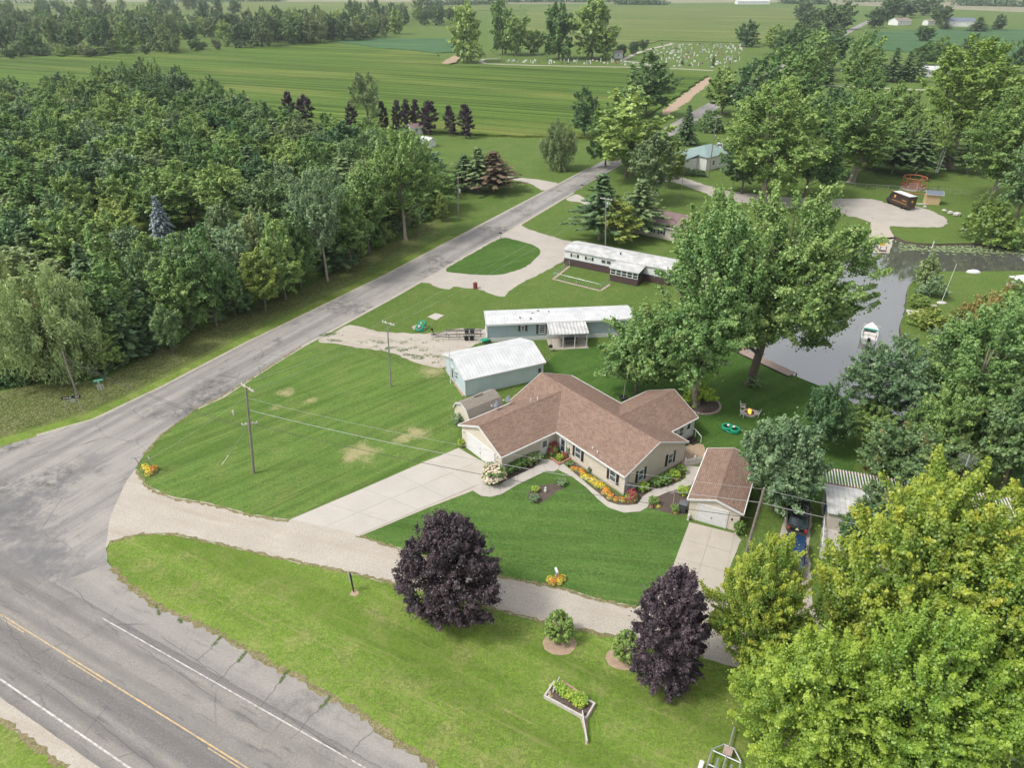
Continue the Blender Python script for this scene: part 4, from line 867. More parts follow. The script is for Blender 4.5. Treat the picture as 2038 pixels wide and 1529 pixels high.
def wood_zone(p):
    best = min(((p-G(331,488)).length, 'round the blue spruce'), ((p-G(60,640)).length, 'behind the pale willows'), ((p-G(30,400)).length, 'at the left edge of the view'), ((p-G(30,270)).length, 'at its far left end'), ((p-G(400,240)).length, 'at the crop field end'), ((p-G(560,330)).length, 'towards the far lawn'), ((p-G(790,420)).length, 'behind the bare-trunked ash'), ((p-G(560,500)).length, 'behind the yellowing roadside tree'), ((p-G(250,340)).length, 'in its middle'))
    return best[1]
WOOD = [(-140,770),(20,735),(205,745),(320,672),(420,632),(520,590),(640,548),(780,470),(870,425),(878,380),(850,345),(760,320),(660,300),(570,300),(520,278),(480,245),(430,222),(300,205),(150,215),(-160,235)]
kinds = [('mid', 'mid green'), ('mid', 'mid green'), ('dark', 'dark green'), ('dark', 'dark green'), ('olive', 'olive'), ('blue_green', 'grey-green'), ('pine', 'dark needled'), ('mid', 'mid green'), ('yellow', 'yellowish'), ('orange', 'browning')]
wts = [26, 22, 14, 8, 14, 9, 9, 12, 2, 2]
keep = [G(331,488), G(652,560), G(808,478), G(530,622), G(120,750)]
for p in scatter(WOOD, 5.6, 295, 3):
    zone = wood_zone(p)
    if any((p-q).length < 4.5 for q in keep): continue
    m, nm = random.choices(kinds, wts)[0]
    near_spruce = (p - G(331,488)).length < 14 and p.y < G(331,488).y+2
    h = random.uniform(9.5, 14.0)*(0.52 if near_spruce else 1.0); w = random.uniform(8.5, 14.5)
    tallp = (p-G(400,200)).length
    if tallp < 40: h *= 1.25
    sx = CX + FPX*p.x/depth(p)
    if abs(sx-331) < 52 and p.y < G(331,488).y:
        h = min(h, top_height(p, 470)); w = min(w, 7.0)
        if h < 2.5: continue
    if m == 'pine': plant_at(random.choice(['spruce2', 'pine']), p, h, w*0.72, 'dark needled tree of the dense wood, ' + zone, 'wood conifers ' + zone)
    else: plant_at('wood%d' % random.randrange(6), p, h, w, nm + ' broadleaf tree of the dense wood, ' + zone, nm + ' wood trees ' + zone, mat=m)
for x, y, t_, w, m in ((255,712,590,105,'pine'),(305,690,575,90,'pine'),(365,668,520,100,'mid'),(432,652,452,115,'mid'),(395,625,470,100,'dark'),(470,632,520,80,'dark'),(490,600,455,95,'blue_green'),(570,598,440,105,'mid'),(600,575,430,90,'mid'),(700,535,375,110,'mid'),(735,505,330,105,'mid'),(300,640,545,90,'olive'),(220,735,650,80,'mid'),(345,705,610,70,'dark'),(530,570,420,90,'olive'),(230,600,470,120,'mid'),(80,560,420,120,'dark'),(150,520,400,110,'olive'),(250,520,400,100,'yellow'),(270,560,450,100,'blue_green')):
    nm = {'pine': 'dark needled tree', 'mid': 'mid green broadleaf tree', 'dark': 'dark green broadleaf tree', 'olive': 'olive broadleaf tree', 'blue_green': 'grey-green broadleaf tree', 'yellow': 'yellowish broadleaf tree'}[m]
    tree('spruce2' if m == 'pine' else 'wood%d' % random.randrange(6), x, y, t_, w, nm + ' in the front rows of the dense wood', 'front row of the wood, ' + nm, mat=m)
edge = resample(GL([(-60,775),(60,765),(210,752),(330,682),(430,640),(530,600),(640,556),(700,522),(790,475),(870,432)]), 3.2, False, False)
for q in edge:
    p = q + Vector((random.uniform(-1.5, 0.3), random.uniform(-0.2, 2.0), 0))
    if any((p-k_).length < 2 for k_ in keep): continue
    plant_at('shrub1', p, random.uniform(1.6, 3.6), random.uniform(2.8, 4.6), 'low undergrowth shrub along the roadside edge of the wood', 'undergrowth shrubs along the wood', mat=random.choice(['mid', 'dark', 'bush', 'olive']), cat='shrub')
# small trees between the wood and the far lawn
for x, y, t_, w, m in ((640,330,262,75,'blue_green'),(700,345,270,80,'mid'),(760,350,262,70,'mid'),(600,290,235,60,'olive')):
    tree('wood%d' % random.randrange(6), x, y, t_, w, 'leafy tree where the wood meets the far lawn', 'trees at the far corner of the wood', mat=m)
# far tree lines
for poly, sp, mx, lab, grp in (
    ([(-120,105),(0,108),(60,112),(330,108),(470,92),(470,60),(330,50),(-120,50)], 10.5, 115, 'tree in the broad tree line beyond the crop field, upper left', 'upper left tree line'),
    ([(-150,118),(0,118),(260,112),(470,97),(470,90),(250,103),(-150,110)], 9, 30, 'low bushy tree on the field side of the upper left tree line', 'bushy field edge'),
    ([(478,96),(560,94),(660,86),(780,74),(790,66),(640,64),(500,70)], 9, 66, 'tree of the dark grove above the crop field', 'dark grove above the crop field'),
    ([(690,52),(790,50),(900,50),(900,36),(760,36),(690,40)], 16, 24, 'hazy tree behind the dark grove', 'hazy trees behind the grove'),
    ([(-400,40),(480,30),(480,18),(-400,26)], 22, 44, 'hazy tree on the far side of the upper left tree line', 'hazy upper left trees')):
    for p in scatter(poly, sp, mx, 5):
        d_ = depth(p); low = 'low' in lab
        sx = CX + FPX*p.x/depth(p); zz = 'left part' if sx < 150 else 'middle part' if sx < 320 else 'right part'
        if 'dark grove' in lab: zz = 'left end' if sx < 560 else 'middle' if sx < 670 else 'right end'
        if 'upper left' in lab or 'field side' in lab or 'dark grove' in lab: lab2, grp2 = lab + ', ' + zz, grp + ' ' + zz
        else: lab2, grp2 = lab, grp
        plant_at('far%d' % random.randrange(4), p, random.uniform(5, 9) if low else random.uniform(14, 23), random.uniform(9, 13) if low else random.uniform(12, 19), lab2, grp2, mat=random.choice(['far', 'far', 'mid', 'dark', 'olive']))
# hedgerow at the very back: one mass nobody could count
P_, N_, S_, TI_ = [], [], [], []
for (xa, ya, xb, yb) in ((840,10,1000,8), (1230,8,1320,9), (1560,6,1640,8), (1900,10,2100,14), (300,3,560,2), (1000,4,1240,4), (-400,4,200,6), (1640,3,2300,6)):
    a, b_ = G(xa, ya), G(xb, yb)
    for _ in range(1500):
        t = RNG.uniform(); q = a.lerp(b_, t); hgt = 9+6*math.sin(t*37)+4*math.sin(t*91)
        P_.append((q.x+RNG.normal()*6, q.y+RNG.normal()*6, abs(RNG.uniform())*max(4, hgt))); N_.append(RNG.normal(size=3)+np.array([0, -0.4, 0.6])); S_.append(4.0); TI_.append(RNG.uniform())
me = leaf_mesh('hedgerow', np.array(P_), unit(np.array(N_)), np.array(S_), 0.8, np.array(TI_), np.array(TI_)*0.5, LM['far'])
o = bpy.data.objects.new('distant_hedgerow', me); COL.objects.link(o); tag(o, 'hazy hedgerows near the horizon', 'hedgerow', kind='stuff')

# --- grass that nobody could count: rough verge, turf edges, weeds in the gravel
def blades(name, pts, h, w, mat, label, n_per=5, spread=0.25):
    P_ = []; Nn = []; S = []
    for p in pts:
        for _ in range(n_per):
            a = RNG.uniform(0, 6.28); P_.append((p.x+RNG.normal()*spread, p.y+RNG.normal()*spread, h*RNG.uniform(0.25, 0.5))); Nn.append((math.cos(a)*0.5, math.sin(a)*0.5, RNG.uniform(0.8, 1.8))); S.append(h*RNG.uniform(0.7, 1.3))
    me = leaf_mesh(name, np.array(P_), unit(np.array(Nn)), np.array(S), w, RNG.uniform(size=len(P_)), RNG.uniform(size=len(P_))*0.6, mat)
    o = bpy.data.objects.new(name, me); COL.objects.link(o); tag(o, label, 'grass', kind='stuff'); return o
rv = GL([(-60,850),(0,785),(60,768),(210,758),(330,690),(430,648),(640,562),(700,528),(800,478),(870,438),(860,455),(700,555),(520,640),(324,745),(188,812),(60,850),(-60,885)])
pts = []
x0, x1 = min(p.x for p in rv), max(p.x for p in rv); y0, y1 = min(p.y for p in rv), max(p.y for p in rv)
while len(pts) < 11000:
    p = Vector((RNG.uniform(x0, x1), RNG.uniform(y0, y1), 0))
    if inside(p, rv): pts.append(p)
blades('rough_grass', pts, 0.24, 0.25, LM['weed'], 'uncut tan and green grass between the wood and the side road', 4, 0.2)
pts = []
for a in range(900):
    t = RNG.uniform(); q = G(*Z5([(480+430*t, 1195+110*t)])[0]); pts.append(Vector((q.x+RNG.normal()*0.9, q.y+RNG.normal()*0.8, 0)))
    if a % 2: pts[-1] = G(*Z5([(300+RNG.uniform(-60, 60), 1170+RNG.uniform(-25, 25))])[0]) if a % 4 == 1 else G(*Z5([(RNG.uniform(600, 920), RNG.uniform(1180, 1290))])[0])
cl = [p for i, p in enumerate(pts) if math.sin(p.x*2.1+3*math.sin(p.y*1.3))+math.sin(p.y*2.7) > 0.35]
blades('gravel_weeds', cl, 0.14, 0.5, LM['turf'], 'green weeds sprouting through the parking gravel', 6, 0.14)
edges = []
for px in ([(223,1131),(261,1169),(309,1204),(378,1234),(436,1262),(491,1296),(567,1337),(600,1353),(666,1393),(732,1433),(799,1486),(868,1526)], [(222,1079),(275,1063),(343,1063),(447,1086),(567,1113),(697,1141),(812,1168),(1024,1223),(1152,1254),(1240,1272)], [(272,936),(288,965),(312,980),(353,995),(418,1005),(500,1027),(574,1039)], [(716,1068),(808,1097),(989,1148),(1042,1157),(1121,1174),(1196,1196),(1264,1211)], [(600,690),(441,790),(391,813),(318,869),(287,905)], [(-50,905),(97,861),(188,835),(324,770),(497,679),(766,548)]):
    edges += resample(GL(px), 0.22, False, False)
blades('turf_edge', [p+Vector((RNG.normal()*0.1, RNG.normal()*0.1, 0)) for p in edges], 0.09, 0.6, LM['weed'], 'ragged turf along the edges of the road and gravel', 4, 0.1)
ck = []
for xa, ya, xb, yb in ((440,1268,424,1286),(490,1299,474,1318),(573,1336,556,1360),(659,1385,637,1412),(310,1207,318,1225),(355,1232,362,1240)):
    for _ in range(36): t = RNG.uniform(); ck.append(G(xa+(xb-xa)*t, ya+(yb-ya)*t))
blades('crack_grass', ck, 0.10, 0.5, LM['turf'], 'grass growing in the cracks of the highway shoulder', 4, 0.07)

# ================================================================== BUILDINGS
M['shingle'] = shingle_mat('brown_shingle', (0.185, 0.122, 0.092), (0.295, 0.205, 0.158), (0.08, 0.052, 0.042))
M['shingle_grey'] = shingle_mat('grey_brown_shingle', (0.23, 0.20, 0.165), (0.29, 0.255, 0.215), (0.11, 0.10, 0.09))
M['shingle_plum'] = shingle_mat('plum_brown_shingle', (0.19, 0.135, 0.13), (0.25, 0.18, 0.17), (0.10, 0.07, 0.07))
M['shingle_teal'] = shingle_mat('teal_shingle', (0.22, 0.30, 0.29), (0.27, 0.36, 0.34), (0.14, 0.2, 0.19))
M['shingle_slate'] = shingle_mat('slate_shingle', (0.14, 0.17, 0.22), (0.19, 0.22, 0.27), (0.08, 0.09, 0.11))
M['siding_tan'] = siding_mat('tan_vinyl_siding', (0.60, 0.54, 0.455), 0.13)
M['siding_blue'] = siding_mat('pale_blue_metal_siding', (0.47, 0.55, 0.59), 0.30, True)
M['siding_greyblue'] = siding_mat('grey_blue_siding', (0.34, 0.41, 0.44), 0.12)
M['siding_white'] = siding_mat('white_siding', (0.70, 0.70, 0.68), 0.2)
M['siding_cream'] = siding_mat('cream_siding', (0.58, 0.53, 0.45), 0.2)
M['skirting'] = siding_mat('dark_brown_boards', (0.085, 0.055, 0.055), 0.3)
M['white_metal'] = siding_mat('white_metal_roof', (0.52, 0.525, 0.53), 0.45, True, 0.04, 0.09)
M['white_dirty'] = siding_mat('stained_white_metal_roof', (0.47, 0.47, 0.46), 0.5, True, 0.05, 0.18)
M['blue_trim'] = plain('blue_trim', (0.06, 0.13, 0.22), 0.6, 0.1)

def window(parent, x, y, zc, w, h, rz, shutter=None, frame=None, bars=1, lite=None):
    X = T(x, y, zc, rz); fm = frame or M['white']
    mb = MB(X); t = 0.09
    mb.box(-w/2, w/2, 0.0, 0.07, -h/2, -h/2+t).box(-w/2, w/2, 0.0, 0.07, h/2-t, h/2).box(-w/2, -w/2+t, 0.0, 0.065, -h/2+t, h/2-t).box(w/2-t, w/2, 0.0, 0.065, -h/2+t, h/2-t)
    for b_ in range(bars):
        zz = -h/2 + h*(b_+1)/(bars+1); mb.box(-w/2+t, w/2-t, 0.0, 0.06, zz-0.035, zz+0.035)
    wo_ = mb.build('window', fm, parent)
    for b_ in range(bars+1):
        z0 = -h/2+h*b_/(bars+1)+(t if b_ == 0 else 0.035); z1 = -h/2+h*(b_+1)/(bars+1)-(t if b_ == bars else 0.035)
        MB(X).box(-w/2+t, w/2-t, 0.0, 0.03, z0, z1).build('pane', lite or M['glass'], wo_)
    if shutter:
        for s_ in (-1, 1):
            sb = MB(X); xa = s_*(w/2+0.03); xb = s_*(w/2+0.36); lo_, hi_ = min(xa, xb), max(xa, xb)
            sb.box(lo_, hi_, 0.0, 0.05, -h/2-0.05, h/2+0.05)
            for q in range(8):
                zz = -h/2+0.05+(h-0.1)*q/8; sb.box(lo_+0.05, hi_-0.05, 0.05, 0.065, zz, zz+(h/8)*0.5)
            sb.build('shutter', shutter, parent)
    return wo_
def door(parent, x, y, z0, w, h, rz, mat, lites=None, storm=False):
    X = T(x, y, z0, rz); d = MB(X).box(-w/2, w/2, 0.0, 0.05, 0.02, h).build('door', mat, parent)
    fr = MB(X); fr.box(-w/2-0.1, -w/2, 0, 0.07, 0, h+0.1).box(w/2, w/2+0.1, 0, 0.07, 0, h+0.1).box(-w/2, w/2, 0, 0.07, h, h+0.1); fr.build('frame', M['white'], d)
    if lites:
        nx, nz, za, zb = lites
        for i in range(nx):
            for j in range(nz):
                x0 = -w/2+0.14+(w-0.28)*i/nx+0.02; x1 = -w/2+0.14+(w-0.28)*(i+1)/nx-0.02; z0_ = za+(zb-za)*j/nz+0.02; z1_ = za+(zb-za)*(j+1)/nz-0.02
                MB(X).box(x0, x1, 0.045, 0.062, z0_, z1_).build('pane', M['glass_dark'], d)
    MB(X).blob((w/2-0.08, 0.08, h*0.47), 0.04, 0.04, 0.04, 6, 4, 0).build('handle', M['galv'], d)
    return d
def garage_door(parent, x, y, w, h, rz, rows=4, cols=2, handle=True):
    X = T(x, y, 0, rz); d = MB(X).box(-w/2, w/2, 0.0, 0.03, 0.0, h).build('garage_door', M['offwhite'], parent)
    fr = MB(X); fr.box(-w/2-0.1, -w/2, 0, 0.08, 0, h+0.1).box(w/2, w/2+0.1, 0, 0.08, 0, h+0.1).box(-w/2, w/2, 0, 0.08, h, h+0.1); fr.build('frame', M['white'], d)
    for i in range(cols):
        for j in range(rows):
            MB(X).box(-w/2+w*i/cols+0.02, -w/2+w*(i+1)/cols-0.02, 0.028, 0.055, h*j/rows+0.015, h*(j+1)/rows-0.015).build('panel', M['white'], d)
    if handle: MB(X).box(-0.08, 0.08, 0.055, 0.09, 0.75, 0.83).build('handle', M['black'], d)
    return d
def gable_roof(parent, x0, x1, y0, y1, ze, zr, mat, th=0.12, axis='x', trim=M['white'], ends=(True, True), sides=(True, True), name='roof'):
    yc = (y0+y1)/2; sec = [(y0, ze-th), (y1, ze-th), (y1, ze), (yc, zr), (y0, ze)]
    sec = [(y0, ze), (y0, ze-th), (yc, zr-th), (y1, ze-th), (y1, ze), (yc, zr)]
    X = None if axis == 'x' else Matrix(((0, 1, 0, 0), (1, 0, 0, 0), (0, 0, 1, 0), (0, 0, 0, 1)))
    def fix(mb):
        if axis != 'x': mb.f = [f[::-1] for f in mb.f]
        return mb
    rf = fix(MB(X).prism_x(sec[::-1], x0, x1)).build(name, mat, parent)
    rk = [(y0-0.03, ze+0.02), (y0-0.03, ze-0.2), (yc, zr-0.2), (y1+0.03, ze-0.2), (y1+0.03, ze+0.02), (yc, zr+0.02)]
    for k, (a, b_) in enumerate(((x0-0.045, x0-0.002), (x1+0.002, x1+0.045))):
        if ends[k]: fix(MB(X).prism_x(rk[::-1], a, b_)).build('fascia', trim, rf)
    for k, (a, b_) in enumerate(((y0-0.10, y0-0.002), (y1+0.002, y1+0.10))):
        if sides[k]: fix(MB(X).box(x0, x1, a, b_, ze-0.17, ze-0.01)).build('gutter', trim, rf)
    cap = MB(X); cap.prism_x([(yc-0.16, zr-0.05), (yc, zr+0.022), (yc+0.16, zr-0.05), (yc, zr-0.02)], x0+0.02, x1-0.02); fix(cap).build('ridge_cap', mat, rf)
    return rf
def gable_wall(parent, x0, x1, y0, y1, ze, zr, mat, axis='x', name='wall', z0=0.0):
    yc = (y0+y1)/2; X = None if axis == 'x' else Matrix(((0, 1, 0, 0), (1, 0, 0, 0), (0, 0, 1, 0), (0, 0, 0, 1)))
    mb = MB(X).prism_x([(y0, z0), (y1, z0), (y1, ze), (yc, zr), (y0, ze)], x0, x1)
    if axis != 'x': mb.f = [f[::-1] for f in mb.f]
    return mb.build(name, mat, parent)

# --- the ranch house
HA = R(38.6)
house = thing('ranch_house', 'tan ranch house with brown shingle roof and attached garage wing', 'house', (11.3, 56.08, 0), HA)
gable_wall(house, 0.3, 18.28, 0.35, 9.5, 2.58, 4.53, M['siding_tan'], 'y')
gable_wall(house, -7.35, 0.6, 10.65, 17.9, 2.58, 4.26, M['siding_tan'], 'x')
gable_wall(house, 9.2, 14.25, 2.75, 9.75, 2.58, 4.36, M['siding_tan'], 'x')
gable_roof(house, 0.0, 18.58, 0.0, 9.85, 2.62, 4.72, M['shingle'], axis='y', sides=(False, False))
gable_roof(house, -7.62, 4.3, 10.35, 18.2, 2.60, 4.45, M['shingle'], axis='x', ends=(True, False), sides=(False, True))
gable_roof(house, 5.6, 14.55, 2.47, 10.04, 2.60, 4.55, M['shingle'], axis='x', ends=(False, True), sides=(False, False))
for a in ((-0.10, -0.002, 0.0, 10.3), (9.855, 9.95, 0.0, 2.4), (9.855, 9.95, 10.1, 18.58)): MB().box(a[0], a[1], a[2], a[3], 2.45, 2.61).build('gutter', M['white'], house)
for a in ((-7.62, -0.1, 10.25, 10.347), (9.95, 14.55, 2.37, 2.467), (9.95, 14.55, 10.043, 10.14)): MB().box(*a, 2.43, 2.59).build('gutter', M['white'], house)
for x_, y_ in ((0.27, 0.22), (9.5, 0.22), (-7.43, 10.57), (14.2, 2.67)): MB().box(x_, x_+0.12, y_, y_+0.12, 0.05, 2.5).build('corner_post', M['offwhite'], house)
MB().box(0.25, 9.6, 0.20, 18.38, 0.0, 0.22).build('foundation', M['concrete_old'], house)
window(house, 0.35, 1.9, 1.42, 0.95, 1.4, R(90), M['shutter'])
window(house, 0.35, 7.1, 1.42, 0.95, 1.4, R(90), M['shutter'])
window(house, 2.78, 0.3, 1.36, 0.85, 1.4, R(180), M['shutter'])
window(house, 7.4, 0.3, 1.36, 0.85, 1.4, R(180), M['shutter'])
door(house, 0.35, 9.5, 0.02, 0.9, 1.98, R(90), M['white'], (1, 2, 0.25, 1.85))
door(house, -1.42, 10.65, 0.02, 0.9, 2.05, R(180), M['white'], (3, 3, 1.0, 1.8))
window(house, 12.1, 2.75, 1.5, 0.85, 1.3, R(180)); door(house, 13.35, 2.75, 0.45, 0.85, 1.75, R(180), M['white'], (1, 1, 0.9, 1.65))
window(house, 11.0, 2.75, 1.5, 0.5, 1.3, R(180))
garage_door(house, -7.35, 14.37, 5.0, 2.15, R(90))
for y_ in (17.5, 11.4): MB(T(-7.35, y_, 1.95, R(90))).box(-0.06, 0.06, 0, 0.06, -0.08, 0.12).blob((0, 0.12, 0), 0.09, 0.09, 0.11, 7, 5, 0).build('wall_lamp', M['white'], house)
MB(T(0.35, 10.3, 2.0, R(90))).box(-0.06, 0.06, 0, 0.06, -0.08, 0.12).blob((0, 0.12, 0), 0.09, 0.09, 0.11, 7, 5, 0).build('wall_lamp', M['white'], house)
mt = MB().box(0.55, 1.05, 0.08, 0.29, 0.5, 1.25).box(1.12, 1.5, 0.12, 0.29, 0.55, 1.1).tube([(0.8, 0.2, 1.25), (0.8, 0.2, 2.45)], 0.03, 6).build('meter_box', M['grey'], house)
for x_, y_, z_, r_ in ((0.55, 5.2, 2.85, 0.06), (0.45, 4.4, 2.80, 0.05)): MB().tube([(x_, y_, z_-0.1), (x_, y_, z_+0.28)], r_, 8).lathe([(0.09, 0.0), (0.02, 0.1)], 8, T(x_, y_, z_+0.28)).build('roof_vent', M['white'], house)
for x_, y_, z_, r_ in ((0.4, 15.2, 4.0, 0.06), (0.72, 14.4, 4.4, 0.07)): MB().tube([(x_, y_, z_-0.1), (x_, y_, z_+0.42)], r_, 8).build('roof_vent', M['white'], house)
st = MB()
for i in range(3): st.box(12.9, 13.9, 1.7-0.3*i+0.35, 2.0-0.3*i+0.4, 0, 0.45-0.14*i)
st.build('back_steps', M['shutter'], house)
hr = MB().tube([(13.95, 2.6, 1.35), (13.95, 2.2, 1.35), (13.95, 1.25, 0.85), (13.95, 1.2, 0.0)], 0.045, 6).tube([(13.95, 2.1, 0), (13.95, 2.1, 1.3)], 0.04, 6).build('handrail', M['white'], house)
def hl(x, y, z=0): return house.matrix_basis @ Vector((x, y, z))
def HW(x, y, z=0): return Vector((11.3, 56.08, 0)) + Vector((x*math.cos(HA)-y*math.sin(HA), x*math.sin(HA)+y*math.cos(HA), z))
for k, (x_, y_, lb) in enumerate(((-2.5, 17.5, 'grey satellite dish nearer the garage front on the roof edge'), (-0.7, 17.6, 'grey satellite dish farther from the garage front on the roof edge'))):
    p = HW(x_, y_, 2.85); d = thing('satellite_dish', lb, 'satellite dish', p, HA+R(70), 'roof satellite dishes')
    MB().tube([(0, 0, -0.1), (0, 0, 0.5), (0, 0.15, 0.65)], 0.03, 6).build('mast', M['galv'], d)
    bowl = MB(Matrix.Translation((0, 0.18, 0.8)) @ Matrix.Rotation(R(-62), 4, 'X')); bowl.lathe([(0.02, 0.0), (0.25, 0.04), (0.42, 0.12), (0.44, 0.13), (0.25, 0.02), (0.02, -0.03)], 16); bowl.build('reflector', plain('dish_grey', (0.14, 0.165, 0.20), 0.5) if k == 0 else bpy.data.materials['dish_grey'], d, True)
    MB().tube([(0, 0.2, 0.5), (0, 0.75, 0.75)], 0.02, 5).box(-0.06, 0.06, 0.72, 0.86, 0.7, 0.82).build('receiver_arm', M['white'], d)

# --- pale blue garage
bg = thing('blue_garage', 'pale blue metal garage with white gable roof', 'garage', (-5.95, 75.55, 0), R(24.5))
gable_wall(bg, 0.25, 11.1, 0.3, 7.35, 2.5, 3.62, M['siding_blue'])
gable_roof(bg, 0, 11.35, 0, 7.65, 2.62, 3.85, M['white_metal'])
for x_, y_ in ((0.2, 0.25), (11.03, 0.25), (0.2, 7.28)): MB().box(x_, x_+0.12, y_, y_+0.12, 0, 2.5).build('corner_post', M['white'], bg)
window(bg, 0.25, 3.4, 1.5, 0.7, 1.15, R(90), lite=M['glass_dark']); door(bg, 0.25, 4.85, 0.05, 0.8, 1.95, R(90), M['siding_blue'], (1, 1, 0.3, 1.7))
MB(T(1.0, 0.3, 2.3, R(180))).box(-0.12, 0.12, 0, 0.1, -0.08, 0.08).blob((0.1, 0.17, 0), 0.07, 0.1, 0.07, 6, 4, 0).build('flood_lamp', M['grey'], bg)
MB(T(10.6, 0.3, 1.4, R(180))).box(-0.15, 0.15, 0, 0.12, -0.3, 0.3).build('meter_box', M['darkgrey'], bg)
fpb = G(897, 763); pp = MB(); pp.tube([(0, 0, 0), (0, 0, 5.2)], [0.06, 0.045], 8).blob((0, 0, 5.25), 0.07, 0.07, 0.07, 6, 4, 0)
o = pp.build('white_mast', M['white']); o.location = fpb; tag(o, 'tall white pipe mast beside the blue garage gable', 'mast')

# --- gambrel shed
sh_ = thing('gambrel_shed', 'small tan gambrel shed with grey-brown shingle roof', 'shed', (-4.94, 68.34, 0), R(38.6))
g5 = [(0.0, 1.6), (0.55, 2.45), (1.66, 2.95), (2.77, 2.45), (3.32, 1.6)]
MB().prism_x([(0.08, 0), (3.24, 0), (3.24, 1.58)] + [(y, z-0.09) for y, z in g5[3:0:-1]] + [(0.08, 1.58)], 0.15, 4.85).build('wall', M['siding_tan'], sh_)
MB().prism_x([(y, z) for y, z in g5] + [(y, z-0.08) for y, z in g5[::-1]], 0, 5.0).build('roof', M['shingle_grey'], sh_)
MB().prism_x([(y, z+0.02) for y, z in g5] + [(y*0.97+0.05, z-0.14) for y, z in g5[::-1]], -0.05, -0.003).build('fascia', M['white'], sh_)
MB().box(1.9, 3.2, 1.62, 1.70, 2.96, 3.02).build('ridge_vent', M['shutter'], sh_)

# --- detached small garage
sg = thing('detached_garage', 'small detached garage with brown shingle roof and white door', 'garage', (16.91, 52.93, 0), R(-25.2))
gable_wall(sg, 0.2, 9.05, 0.22, 4.98, 2.3, 3.02, M['siding_tan'], 'y')
gable_roof(sg, 0, 9.27, 0, 5.2, 2.4, 3.22, M['shingle'], axis='y')
garage_door(sg, 2.45, 0.2, 2.75, 2.0, R(180), 4, 1)
MB(T(4.3, 0.2, 1.3, R(180))).blob((0, 0.05, 0), 0.1, 0.06, 0.13, 7, 5, 0).build('wall_lamp', M['black'], sg)
MB().box(0.25, 0.45, -0.25, 0.1, 0, 0.6).box(4.8, 5.0, -0.2, 0.1, 0, 0.4).build('stone_pier', M['stone'], sg)

# --- white picket gate
gt = thing('picket_gate', 'white picket gate between the house and the detached garage', 'gate', G(1363, 930), math.atan2(G(1400, 922).y-G(1363, 930).y, G(1400, 922).x-G(1363, 930).x))
gl = (G(1400, 922)-G(1363, 930)).length
pk = MB().prism_y([(-0.035, 0.06), (0.035, 0.06), (0.035, 1.0), (0, 1.08), (-0.035, 1.0)], -0.012, 0.012).mesh('picket'); pk.materials.append(M['white'])
npk = 14
for i in range(npk): share('picket', pk, gt, (0.1+(gl-0.2)*i/(npk-1), -0.03, 0))
for z_ in (0.3, 0.82): MB().box(0, gl, 0, 0.05, z_-0.04, z_+0.04).build('rail', M['white'], gt)
for x_ in (0, gl*0.5, gl): MB().box(x_-0.06, x_+0.06, 0.0, 0.12, 0, 1.2).build('post', M['white'], gt)

# --- grey-blue mobile home with porch
t2 = thing('mobile_home', 'long grey-blue mobile home with white metal roof and covered porch', 'mobile home', (-3.6, 91.0, 0), R(5.5))
L2 = 21.5
MB().box(0.05, L2, 0.2, 4.55, 0.55, 2.75).build('wall', M['siding_greyblue'], t2); MB().box(0.0, L2+0.05, 0.14, 4.6, 0, 0.55).build('skirting', M['white'], t2)
MB().prism_x([(0.0, 2.78), (0.0, 2.9), (2.37, 3.2), (4.75, 2.9), (4.75, 2.78)][::-1], -0.15, L2+0.15).build('roof', M['white_metal'], t2)
MB().box(-0.16, L2+0.16, -0.07, -0.003, 2.62, 2.9).build('fascia', M['white'], t2)
MB().box(0.0, 0.12, 0.13, 0.25, 0.5, 2.7).build('corner_post', M['white'], t2)
window(t2, 5.2, 0.2, 1.95, 0.6, 0.8, R(180), M['darkgrey'], lite=M['glass_dark']); window(t2, 8.0, 0.2, 1.7, 0.95, 1.35, R(180), M['darkgrey'], bars=3, lite=M['glass_dark'])
window(t2, 0.05, 2.4, 1.75, 0.9, 1.2, R(90), lite=M['glass_dark'])
for x_, y_ in ((4.9, 1.3), (6.9, 2.6), (9.3, 2.9), (6.4, 0.9), (7.8, 3.4)): MB().box(x_-0.12, x_+0.12, y_-0.1, y_+0.1, 3.0, 3.3).build('roof_vent', M['grey'], t2)
pr = []
for i in range(57):
    x_ = 8.65+i*0.1; pr.append((x_, 0.035*math.sin(i*math.pi/2.5)))
mb = MB(); nn = len(pr)
mb.add([(x_, 0.0, 2.78+d_) for x_, d_ in pr] + [(x_, -3.1, 2.36+d_) for x_, d_ in pr] + [(x_, 0.0, 2.70+d_) for x_, d_ in pr] + [(x_, -3.1, 2.28+d_) for x_, d_ in pr],
       [(i, nn+i, nn+i+1, i+1) for i in range(nn-1)] + [(2*nn+i, 2*nn+i+1, 3*nn+i+1, 3*nn+i) for i in range(nn-1)] + [(nn+i, 3*nn+i, 3*nn+i+1, nn+i+1) for i in range(nn-1)] + [(0, 2*nn, 3*nn, nn)])
mb.build('porch_roof', M['white_dirty'], t2)
for x_ in (8.88, 10.6, 12.28, 14.0): MB().box(x_-0.06, x_+0.06, -3.0, -2.88, 0, 2.32).build('porch_post', M['white'], t2)
MB().box(8.7, 14.3, -3.25, 0.1, 0.0, 0.09).build('porch_floor', M['concrete_old'], t2)
MB().box(8.7, 14.2, 0.02, 0.13, 0.55, 2.3).build('porch_wall', M['white'], t2)
def T2W(x, y, z=0): return Vector((-3.6+x*math.cos(R(5.5))-y*math.sin(R(5.5)), 91.0+x*math.sin(R(5.5))+y*math.cos(R(5.5)), z))
pc = thing('picnic_table', 'weathered picnic table under the porch of the grey-blue mobile home', 'table', T2W(11.9, -1.5, 0.09), R(5.5))
